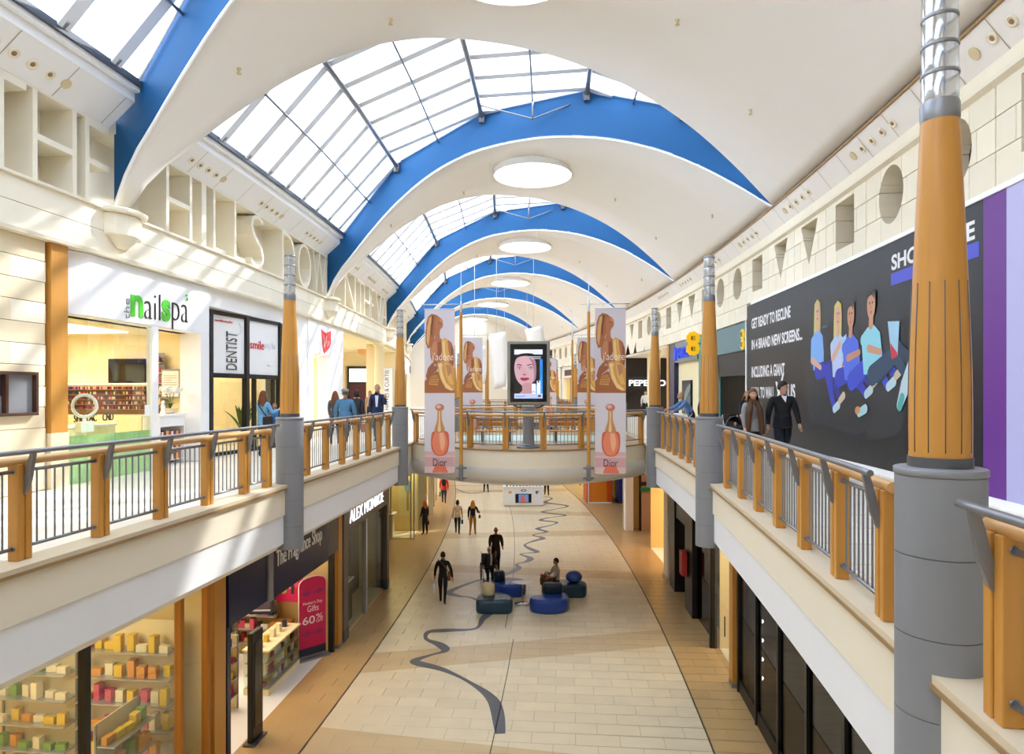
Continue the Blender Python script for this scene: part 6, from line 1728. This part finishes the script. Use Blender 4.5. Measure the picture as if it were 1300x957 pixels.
# ================================================================== PEOPLE
def skin_mat(c): return mat('skin_'+c, c, .55, var=.04)
def cloth(c): return mat('cloth_'+c, c, .8, var=.12, scale=14, bump=.15)
def rx(v, a): c, s = math.cos(a), math.sin(a); return Vector((v.x, v.y*c-v.z*s, v.y*s+v.z*c))
def person(u, v, z, face, label, top='222226', bottom='1c1c20', hair='3a2618', skin='c9977a', shoes='161616', h=1.7, legs=(.3,-.25), knees=(.1,.25),
           arms=((.25,.3,.12),(-.25,.3,.12)), lean=0., sit=False, style='short', girth=1., coat=0., head_yaw=0., sleeves=True, group=None, extra=None, cap=None, name='person'):
    """face: heading angle, 0 = looking along the mall away from the viewer, pi = towards the viewer"""
    k = h/1.72
    t = thing(name, label, 'person', u, v, z, group, face)
    hipz = .92 if not sit else .5
    pts = {}; R = {}
    def P(n, p, r): pts[n] = Vector(p); R[n] = r
    up = lambda d: rx(Vector((0,0,d)), -lean)
    g = girth
    pel = Vector((0,0,hipz))
    P('pelvis', pel, .15*g); P('waist', pel+up(.17), .142*g); P('chest', pel+up(.37), .168*g); P('neck', pel+up(.535), .058); P('skull', pel+up(.6), .05)
    for s, n in ((-1,'l'),(1,'r')):
        i = 0 if s < 0 else 1
        a, b = legs[i], knees[i]
        hp = pel+Vector((s*.09,0,-.05)); th = rx(Vector((0,0,-.43)), a); kn = hp+th; sh = rx(Vector((0,0,-.42)), a-b); an = kn+sh
        P('hip'+n, hp, .095*g); P('thigh'+n, hp+th*.5, .088*g); P('knee'+n, kn, .064); P('calf'+n, kn+sh*.4, .055); P('ankle'+n, an, .04); P('toe'+n, an+rx(Vector((s*.02,.14,-.035)), (a-b)*.3), .035)
        sw, bd, out = arms[i]
        so = pel+up(.48)+Vector((s*.165*g,0,0))
        ua = rx(Vector((s*(.012+out*.26),0,-.29)), sw+lean*.3); el = so+ua; fa = rx(Vector((s*out*.12-s*.01,0,-.25)), sw+bd+lean*.3); wr = el+fa
        P('shoulder'+n, so, .072*g); P('elbow'+n, el, .056*g); P('wrist'+n, wr, .038)
        pts['hand'+n] = wr+fa.normalized()*.05
    zmin = min(pts['anklel'].z, pts['ankler'].z)-.07
    if not sit:
        for q in pts: pts[q].z -= zmin
    names = [n for n in pts if not n.startswith('hand')]
    idx = {n: i for i, n in enumerate(names)}
    ed = [('pelvis','waist'),('waist','chest'),('chest','neck'),('neck','skull')]
    for n in 'lr': ed += [('pelvis','hip'+n),('hip'+n,'thigh'+n),('thigh'+n,'knee'+n),('knee'+n,'calf'+n),('calf'+n,'ankle'+n),('ankle'+n,'toe'+n),('chest','shoulder'+n),('shoulder'+n,'elbow'+n),('elbow'+n,'wrist'+n)]
    me = bpy.data.meshes.new('body_tmp')
    me.from_pydata([pts[n]*k for n in names], [(idx[a], idx[b]) for a, b in ed], [])
    o = bpy.data.objects.new('body_tmp', me); COL.objects.link(o)
    md = o.modifiers.new('skin', 'SKIN'); md.use_smooth_shade = True; md.branch_smoothing = .6
    sv = me.skin_vertices[0].data
    for i, n in enumerate(names):
        r = R[n]*k
        sv[i].radius = (r*1.0, r*(.8 if n in ('chest','waist','pelvis') else 1.0)); sv[i].use_root = (n == 'pelvis')
    o.modifiers.new('sub', 'SUBSURF').levels = 1
    bm_ = evalmesh(o)
    bpy.data.objects.remove(o)
    mb = MB()
    segs = [(a, b, pts[a]*k, pts[b]*k) for a, b in ed]
    def mi(c):
        best = None; bd_ = 1e9
        for a, b, p, q in segs:
            d = q-p; L = d.length_squared
            tt = max(0, min(1, (c-p).dot(d)/L)) if L else 0
            e = (p+d*tt-c).length
            if e < bd_: bd_ = e; best = (a, b, tt)
        a, b, tt = best
        if b in ('skull',) : return 2
        if b == 'neck': return 0 if tt < .97 else 2
        if a.startswith('ankle') or (b.startswith('ankle') and tt > .85): return 3
        if b.startswith(('thigh','knee','calf','ankle','hip')):
            if coat and c.z > (pts['pelvis'].z-coat)*k and not sit: return 0
            return 1
        if b == 'waist' and tt < .25: return 1 if not coat else 0
        if b.startswith('wrist') and (not sleeves or tt > .93): return 2
        if b.startswith('elbow') and not sleeves and tt > .6: return 2
        return 0
    vs = [p.co.copy() for p in bm_.vertices]
    for p in bm_.polygons: pass
    mb.v = [tuple(q) for q in vs]
    for p in bm_.polygons:
        c = sum((vs[i] for i in p.vertices), Vector())/len(p.vertices)
        mb.f.append(tuple(p.vertices)); mb.m.append(mi(c)); mb.c.append(None); mb.sm.append(True)
    # hands: palm, four fingers, thumb
    for s, n in ((-1,'l'),(1,'r')):
        w = pts['wrist'+n]*k; d = (pts['hand'+n]-pts['wrist'+n]).normalized(); side = Vector((0,1,0)) if abs(d.y) < .8 else Vector((0,0,1))
        sd = (side-d*side.dot(d)).normalized(); nn = d.cross(sd)
        mb.tube([w-d*.02*k, w+d*.03*k, w+d*.085*k], [.026*k,.034*k,.03*k], 8, 2)
        for f in range(4):
            b0 = w+d*.08*k+sd*(f-1.5)*.018*k
            ln = [.06,.072,.068,.05][f]*k
            mb.tube([b0, b0+d*ln*.55+nn*s*.006*k, b0+d*ln*.95+nn*s*.02*k], [.0095*k,.009*k,.007*k], 5, 2)
        b0 = w+d*.03*k+sd*.026*k
        mb.tube([b0, b0+d*.03*k+sd*.022*k, b0+d*.062*k+sd*.028*k], [.011*k,.01*k,.008*k], 5, 2)
    # head with face
    hc = pts['skull']*k + rx(Vector((0,.02,.078)), -lean)*k
    Rm = Matrix.Rotation(head_yaw, 3, 'Z')
    ring = 16; lay = 12; hv = []
    for i in range(lay+1):
        a = PI*i/lay
        for j in range(ring):
            b = 2*PI*j/ring
            x, y, zz = math.sin(a)*math.cos(b), math.sin(a)*math.sin(b), math.cos(a)
            wx = .075*(1-.28*max(0,-zz)**1.5); wy = .095*(1-.12*max(0,-zz))
            p = Vector((x*wx, y*wy, zz*.118))
            if y > 0 and zz < -.2: p.y += .012*y
            hv.append(tuple(hc+(Rm @ p)*k))
    o0 = len(mb.v); mb.v += hv
    for i in range(lay):
        for j in range(ring): mb.f.append((o0+i*ring+j, o0+(i+1)*ring+j, o0+(i+1)*ring+(j+1)%ring, o0+i*ring+(j+1)%ring)); mb.m.append(2); mb.c.append(None); mb.sm.append(True)
    def F_(x, y, zz): return tuple(hc+(Rm @ Vector((x,y,zz)))*k)
    mb.add([F_(-.006,.092,.012),F_(.006,.092,.012),F_(.016,.092,-.03),F_(-.016,.092,-.03),F_(0,.118,-.026)], [(0,1,4),(1,2,4),(2,3,4),(3,0,4)], 2)
    for sx in (-1,1):
        mb.ball(F_(sx*.03,.084,.012), .012*k, 4, 8, 6, (1,.6,.7)); mb.ball(F_(sx*.077,0,-.01), .028*k, 2, 8, 6, (.35,.7,1.1))
    mb.add([F_(-.024,.094,-.062),F_(0,.1,-.056),F_(.024,.094,-.062),F_(0,.098,-.072)], [(0,1,2,3)], 5)
    mats = [cloth(top), cloth(bottom), skin_mat(skin), mat('shoe_'+shoes, shoes, .4), mat('eye_dark', '2a1c16', .2), mat('lip', '9c4c48', .5)]
    bmsh = MB.mesh(mb, 'body', mats, recalc=False)
    obj('body', bmsh, None, t)
    # hair
    hm = mat('hair_'+hair, hair, .6, var=.2, scale=30)
    hb = MB()
    if style != 'bald':
        cap_v = []; cap_f = []; rows = 7
        for i in range(rows+1):
            a = PI*.62*i/rows
            for j in range(ring):
                b = 2*PI*j/ring
                x, y, zz = math.sin(a)*math.cos(b), math.sin(a)*math.sin(b), math.cos(a)
                if y > 0: 
                    lim = PI*.36; aa = min(a, lim+(1-y)*.5); x, y, zz = math.sin(aa)*math.cos(b), math.sin(aa)*math.sin(b), math.cos(aa)
                cap_v.append(F_(x*.086, y*.105-.006, zz*.128+.006))
        for i in range(rows):
            for j in range(ring): cap_f.append((i*ring+j, (i+1)*ring+j, (i+1)*ring+(j+1)%ring, i*ring+(j+1)%ring))
        hb.add(cap_v, cap_f, 0, None, True)
    if style == 'long':
        lv = []; n = 10; rows = 8
        for i in range(rows+1):
            f = i/rows
            for j in range(n+1):
                b = PI*.92 + (PI*1.16)*j/n
                w = .09+.035*math.sin(f*PI*.8); lv.append(F_(math.cos(b)*w*(1+.1*f), math.sin(b)*(.1+.02*f)-.012-lean*.05, .03-f*.3*(1+.12*math.sin(j*2.1))))
        hb.add(lv, [(i*(n+1)+j, i*(n+1)+j+1, (i+1)*(n+1)+j+1, (i+1)*(n+1)+j) for i in range(rows) for j in range(n)], 0, None, True)
    elif style == 'bob':
        hb.ball(F_(0,-.03,-.03), .1*k, 0, 12, 8, (.95,.85,1.05))
    elif style == 'bun':
        hb.ball(F_(0,-.1,.03), .05*k, 0, 10, 8)
    if hb.f: obj('hair', hb, [hm], t)
    if cap:
        cb = MB(); pv = []
        cb.lathe([(.098*k,0),(.104*k,.03*k),(.09*k,.07*k),(.04*k,.09*k)], 18, F_(0,-.005,.055), sy=1.15); q = F_(0,.1,.06); cb.ball(q, .07*k, 0, 12, 6, (1,.7,.14))
        obj('flat_cap', cb, [cloth(cap)], t)
    J = {n: pts[n]*k for n in pts}
    J['hc'] = hc
    if coat and not sit:
        # coat skirt hanging from the waist
        pz = J['pelvis'].z; c0 = J['pelvis']
        cb = MB().lathe([(.165*g*k, pz-coat*k),(.16*g*k, pz-coat*.5*k),(.155*g*k, pz),(.148*g*k, pz+.1*k),(.125*g*k, pz+.17*k)], 18, (c0.x, c0.y, 0), sy=.78, capb=False, capt=False)
        ob = obj('coat_skirt', cb, [cloth(top)], t); ob.modifiers.new('th', 'SOLIDIFY').thickness = .012
    if extra: extra(t, J, k)
    return t
def strap_bag(col, side=1, strap='6a4a28'):
    def f(t, J, k):
        hip = J['pelvis']+Vector((side*.21,-.05,.0)); sh = J['shoulderl' if side > 0 else 'shoulderr']+Vector((0,0,.06))
        b = obj('shoulder_bag', MB().box(-.05,.05,-.15,.15,-.13,.12), [cloth(col)], t, hip, .1*side, bevel=.03)
        ch = J['chest']
        obj('bag_strap', MB().tube(cr([tuple(hip+Vector((0,-.02,.1))), tuple(ch+Vector((.05*side,-.165,.02))), tuple(sh)],5), .014, 6), [cloth(strap)], t)
    return f
def hand_bag(col, which='r', w=.13, h=.3, z=-.1):
    def f(t, J, k):
        p = J['hand'+which]
        obj('carrier_bag', MB().box(-.045,.045,-w,w,-h-.16,-.16+.0), [cloth(col)], t, p, 0, bevel=.02)
        obj('bag_handle', MB().tube(cr([(p.x,p.y-.06,p.z-.17),(p.x,p.y-.02,p.z-.01),(p.x,p.y+.02,p.z-.01),(p.x,p.y+.06,p.z-.17)],4), .006, 5), [cloth(col)], t)
    return f
def both(*fs):
    def f(t, J, k):
        for q in fs: q(t, J, k)
    return f
GU = 'people walking on the lower floor'
Z = 0.0
person(-2.79, 21.8, 0, .06, 'person in black with a tan cross-body bag and white carrier walking on lower floor', '131318', '17171c', '120f0e', 'b98468', h=1.68, legs=(.22,-.3), knees=(.08,.3), arms=((.12,.2,.3),(-.3,.15,.42)), style='bun', group=GU, extra=both(strap_bag('7a4f26', 1, '7a4f26'), hand_bag('d8d4d8', 'l', .12, .34)))
person(-4.95, 32.6, 0, .9, 'person with ginger hair in a long dark coat by the yellow corner window', '1c1418', '15151a', 'a8582a', 'c9977a', h=1.62, legs=(.05,-.05), knees=(.03,.05), arms=((.1,.3,.12),(.0,.2,.15)), style='long', coat=.3, group=GU, extra=hand_bag('7c1c24', 'r', .1, .2))
person(-3.38, 32.7, 0, .0, 'person in a beige jacket and black trousers walking away, left of a pair', 'd2b292', '15151a', '20160f', h=1.64, legs=(.2,-.2), knees=(.05,.2), arms=((-.2,.2,.14),(.15,.3,.16)), style='bob', coat=.08, group=GU, extra=hand_bag('18181c', 'r', .1, .2))
person(-2.62, 32.4, 0, -.1, 'person with long blond hair, black jacket and mustard trousers walking away', '17171b', '9a6a1c', 'c08a3c', h=1.68, legs=(-.25,.25), knees=(.3,.05), arms=((-.15,.2,.12),(.25,1.2,.3)), style='long', group=GU, extra=hand_bag('5a2a22', 'r', .1, .14))
person(-4.65, 42.0, 0, .0, 'person in a bright red coat with a dark backpack and green bag', 'e0402e', '2c4470', '3a2618', h=1.72, legs=(.2,-.2), knees=(.05,.2), arms=((.1,.15,.15),(-.1,.2,.15)), coat=.12, girth=1.15, group=GU, extra=both(hand_bag('3f7a34', 'l', .13, .28), lambda t, J, k: obj('backpack', MB().box(-.13,.13,-.3,-.13,-.2,.2), [cloth('22263a')], t, J['chest'], bevel=.04)))
person(-1.9, 46.3, 0, .2, 'dark-clothed person seen under the bridge, left of the white kiosk', '1a1a1e', '101014', group=GU)
person(2.1, 44.7, 0, .0, 'person in a pale top and black trousers under the bridge, right of the white kiosk', 'd8dce4', '101014', group=GU, style='bob')
person(-1.28, 25.55, 0, PI+.1, 'bald man in a brown coat pushing the wheelchair', '33271a', '1a1a1e', '6a5a4a', 'b97a5c', h=1.75, legs=(.2,-.25), knees=(.1,.2), arms=((.55,.6,.12),(.55,.6,.12)), style='bald', coat=.22, girth=1.12)
# wheelchair and its passenger
t = thing('wheelchair', 'steel wheelchair with dark seat pushed across the lower floor', 'wheelchair', -1.48, 24.75, 0, None, PI+.15)
mat('tyre', '18181a', .7)
for s in (-1, 1):
    wh = obj('wheel', MB().tube([(s*.3, -.12+.3*math.cos(2*PI*i/28), .3+.3*math.sin(2*PI*i/28)) for i in range(28)], .018, 8, closed=True), 'tyre', t)
    sp = MB()
    for i in range(10): sp.tube([(s*.3,-.12,.3),(s*.3,-.12+.29*math.cos(2*PI*i/10),.3+.29*math.sin(2*PI*i/10))], .004, 4)
    o = obj('spokes', sp, 'steel_light', wh); o['kind'] = 'stuff'
    obj('caster', MB().tube([(s*.24,.38+.07*math.cos(2*PI*i/14),.08+.07*math.sin(2*PI*i/14)) for i in range(14)], .018, 6, closed=True), 'tyre', t)
    obj('side_frame', MB().tube(cr([(s*.27,-.34,.95),(s*.27,-.24,.93),(s*.27,-.22,.5),(s*.27,.3,.48),(s*.25,.38,.15)],4), .014, 6), 'steel_light', t)
    obj('arm_rest', MB().box(s*.27-.03,s*.27+.03,-.15,.2,.68,.71), 'black', t, bevel=.01); obj('foot_rest', MB().box(s*.14-.09,s*.14+.09,.42,.62,.1,.12), 'black', t)
obj('seat', MB().box(-.26,.26,-.22,.25,.46,.5), 'black', t, bevel=.01); obj('backrest', MB().box(-.26,.26,-.26,-.22,.5,.92), 'black', t, bevel=.01)
person(-1.48, 24.72, .0, PI+.15, 'white-haired person in a dark coat and pale scarf sitting in the wheelchair', '3a3634', '17171c', 'd8d4ce', 'c08c74', h=1.62, sit=True, legs=(1.35,1.35), knees=(1.15,1.2), arms=((.35,.9,.15),(.35,.9,.15)), style='short', girth=1.15,
       extra=lambda t, J, k: obj('scarf', MB().tube(cr([tuple(J['neck']+Vector((-.06,.08,-.02))), tuple(J['neck']+Vector((-.07,.14,-.2))), tuple(J['neck']+Vector((-.05,.16,-.4)))],4), .035, 8), [cloth('cfc8bc')], t))
person(.95, 22.95, .0, PI*.62, 'person in a grey-beige jumper sitting on the teal pouf with a pink bag', 'a89c86', '1c1c22', '0e0c0c', '9a6a50', h=1.68, sit=True, legs=(1.3,1.3), knees=(1.2,1.2), arms=((.5,.9,.12),(.5,.9,.12)), style='short',
       extra=lambda t, J, k: obj('pink_magazine', MB().box(-.16,.16,-.1,.1,-.01,.01), [cloth('c85a68')], t, (J['wristl']+J['wristr'])/2+Vector((0,.06,.03)), (.5,.2,.1)))
t = thing('brown_handbag', 'brown patterned handbag lying on the teal pouf', 'bag', .62, 22.72, .43); obj('bag_body', pebble([(-.2,-.12),(.2,-.12),(.22,.1),(0,.14),(-.2,.1)], .26, 'nosing'), [cloth('5a3418')], t); obj('bag_handle', MB().tube(cr([(-.1,0,.22),(-.06,0,.4),(.06,0,.4),(.1,0,.22)],4), .012, 6), [cloth('3a2010')], t)
# upper gallery, left
GL = 'shoppers on the left upper gallery'
person(-6.45, 16.3, F, -.35, 'person with brown hair and denim jacket carrying a child past the dentist', '6fa3cc', '1c1c22', '6a3e22', h=1.64, legs=(.15,-.15), knees=(.05,.2), arms=((.3,1.1,.1),(.4,1.5,.1)), style='long', coat=.1, group=GL, extra=strap_bag('2a2420', 1, '2a2420'))
person(-6.28, 16.62, F+.62, PI-.3, 'small blond child in a blue top held by the person in denim', '3f86cc', '4a6a9a', 'a86a34', h=.98, sit=True, legs=(1.0,1.0), knees=(1.0,1.0), arms=((.9,.6,.1),(.9,.6,.1)), style='bob', group=GL)
person(-4.95, 18.2, F, -.05, 'man in a grey flat cap and blue denim jacket walking away', '4f7fa4', '1f2634', '5a5048', h=1.7, legs=(.25,-.25), knees=(.05,.3), arms=((-.2,.25,.16),(.2,.25,.16)), girth=1.2, coat=.06, cap='8c8a86', group=GL)
person(-6.0, 20.6, F, .1, 'person with brown hair in a grey top left of the man in the cap', '5c5658', '26262c', '7a4a26', h=1.64, legs=(-.2,.2), style='long', coat=.05, group=GL, extra=hand_bag('b8b83a', 'l', .12, .28))
person(-5.15, 20.0, F, -.1, 'hooded person in a charcoal jacket right of the man in the cap', '2e2c30', '1a1a1e', '241a16', h=1.68, legs=(.2,-.2), style='bob', girth=1.15, coat=.1, group=GL, extra=hand_bag('c86a4a', 'r', .1, .24))
person(-4.86, 21.4, F, PI+.1, 'man in a navy suit and white shirt holding a phone to his ear', '1e2c54', '181c2c', 'a88a62', 'd0a084', h=1.86, legs=(.2,-.2), knees=(.05,.25), arms=((.2,2.3,.25),(-.1,.2,.15)), coat=.1, group=GL,
       extra=lambda t, J, k: (obj('shirt_front', MB().add([tuple(J['chest']+Vector((-.055,.148,.1))), tuple(J['chest']+Vector((.055,.148,.1))), tuple(J['waist']+Vector((.03,.15,-.05))), tuple(J['waist']+Vector((-.03,.15,-.05)))], [(0,1,2,3)]), [cloth('eceaf0')], t), obj('phone', MB().box(-.008,.008,-.035,.035,-.07,.07), ['black_gloss'], t, J['handl'])))
person(-5.6, 24.5, F, 0., 'person all in black beyond the suited man, farther along the gallery', '131316', '101014', '2a1a14', h=1.72, style='bob', group=GL)
person(-7.2, 30.5, F, PI, 'distant person in a beige jacket at the side mall', 'b89a80', '2a2a30', '9a7a4a', h=1.68, style='bob', group=GL)
# upper gallery, right
GR = 'shoppers on the right upper gallery'
def fur(t, J, k):
    for s in (-1, 1): obj('gilet_side', MB().tube(cr([tuple(J['neck']+Vector((s*.06,.05,-.03))), tuple(J['chest']+Vector((s*.1,.13,0))), tuple(J['waist']+Vector((s*.13,.12,0))), tuple(J['pelvis']+Vector((s*.15,.1,-.15)))],4), .055, 8), [cloth('5a3c24')], t)
person(4.98, 14.3, F, PI+.12, 'person with long brown hair, grey jumper and brown fur gilet by the hoarding', '8e8c8e', '17171b', '6a4426', 'd2a488', h=1.69, legs=(.2,-.22), knees=(.05,.2), arms=((-.1,.2,.14),(.15,.2,.14)), style='long', coat=.1, group=GR, extra=fur)
person(5.58, 14.3, F, PI+.1, 'man in a black padded jacket and white collar walking beside the hoarding', '15161a', '141a26', '1e1612', 'c99a80', h=1.84, legs=(-.22,.22), knees=(.25,.05), arms=((.15,.25,.2),(-.2,.3,.2)), girth=1.15, coat=.1, head_yaw=.7, group=GR,
       extra=lambda t, J, k: obj('shirt_collar', MB().add([tuple(J['neck']+Vector((-.06,.07,-.02))), tuple(J['neck']+Vector((.06,.07,-.02))), tuple(J['chest']+Vector((.0,.155,.02)))], [(0,1,2)]), [cloth('e8e6ea')], t))
person(5.1, 21.0, F, PI*.55, 'person with fair hair and blue shirt leaning over the white pram', '5a7aa8', '23262e', 'b88a5a', h=1.7, lean=.55, legs=(.1,-.15), knees=(.1,.1), arms=((.6,.4,.1),(.7,.4,.1)), style='short', girth=1.1, group=GR)
person(5.9, 22.6, F, PI+.3, 'person in a dark patterned coat with a red bag behind the leaning man', '2e2824', '1a1a1e', '8a5a34', h=1.66, style='long', coat=.2, group=GR, extra=hand_bag('c8283c', 'l', .08, .14))
person(7.4, 39.5, F, PI, 'distant person in a white shirt at the cafe opening', 'dcd8d8', '23232a', '1c1410', h=1.7, group=GR)
person(6.3, 19.4, F, PI-.2, 'person in black behind the second right column pushing the dark stroller', '18181c', '141418', 'a07a4a', h=1.66, style='long', arms=((.5,.5,.1),(.5,.5,.1)), group=GR)
def pram(u, v, col, label, rot, hood):
    t = thing('pram', label, 'pram', u, v, F, None, rot)
    for s in (-1, 1):
        for y in (-.32, .32):
            obj('wheel', MB().tube([(s*.24, y+.1*math.cos(2*PI*i/16), .11+.1*math.sin(2*PI*i/16)) for i in range(16)], .018, 6, closed=True), 'tyre', t)
        obj('frame_bar', MB().tube(cr([(s*.23,.32,.12),(s*.22,.1,.5),(s*.22,-.3,.8),(s*.2,-.5,1.0)],4), .014, 6), 'steel_light', t)
    obj('handle', MB().tube([(-.2,-.5,1.0),(.2,-.5,1.0)], .02, 8), 'black', t)
    obj('seat_pod', pebble([(-.2,-.32),(.2,-.32),(.22,0),(.18,.36),(-.18,.36),(-.22,0)], .26, 'black', .45), [cloth(col)], t)
    hb = MB(); n = 8; vs = []
    for i in range(n+1):
        a = PI*.95*i/n
        for j in range(9):
            b = PI*j/8
            vs.append((-.22*math.cos(b), -.1-.26*math.cos(a*.5+.2)*math.sin(b)+.12*math.sin(a*.5), .7+.3*math.sin(b)*math.sin(a*.5+.4)))
    hb.add(vs, [(i*9+j, i*9+j+1, (i+1)*9+j+1, (i+1)*9+j) for i in range(n) for j in range(8)], 0, None, True)
    obj('hood', hb, [cloth(hood)], t).modifiers.new('th', 'SOLIDIFY').thickness = .01
    return t
pram(4.55, 20.9, 'e6e2e4', 'white pram with a red-marked cover beside the leaning man', PI*.6, 'ece8ea')
pram(5.75, 18.7, '222228', 'dark stroller with a baby facing the viewer, behind the railing', PI, '2c2c34')
person(5.75, 18.62, F+.28, PI, 'baby in a dark red outfit sitting in the dark stroller', '6a1c34', '2a2a30', 'c8a070', h=.72, sit=True, legs=(1.2,1.2), knees=(1.0,1.0), arms=((.6,.7,.1),(.6,.7,.1)), group=GR)
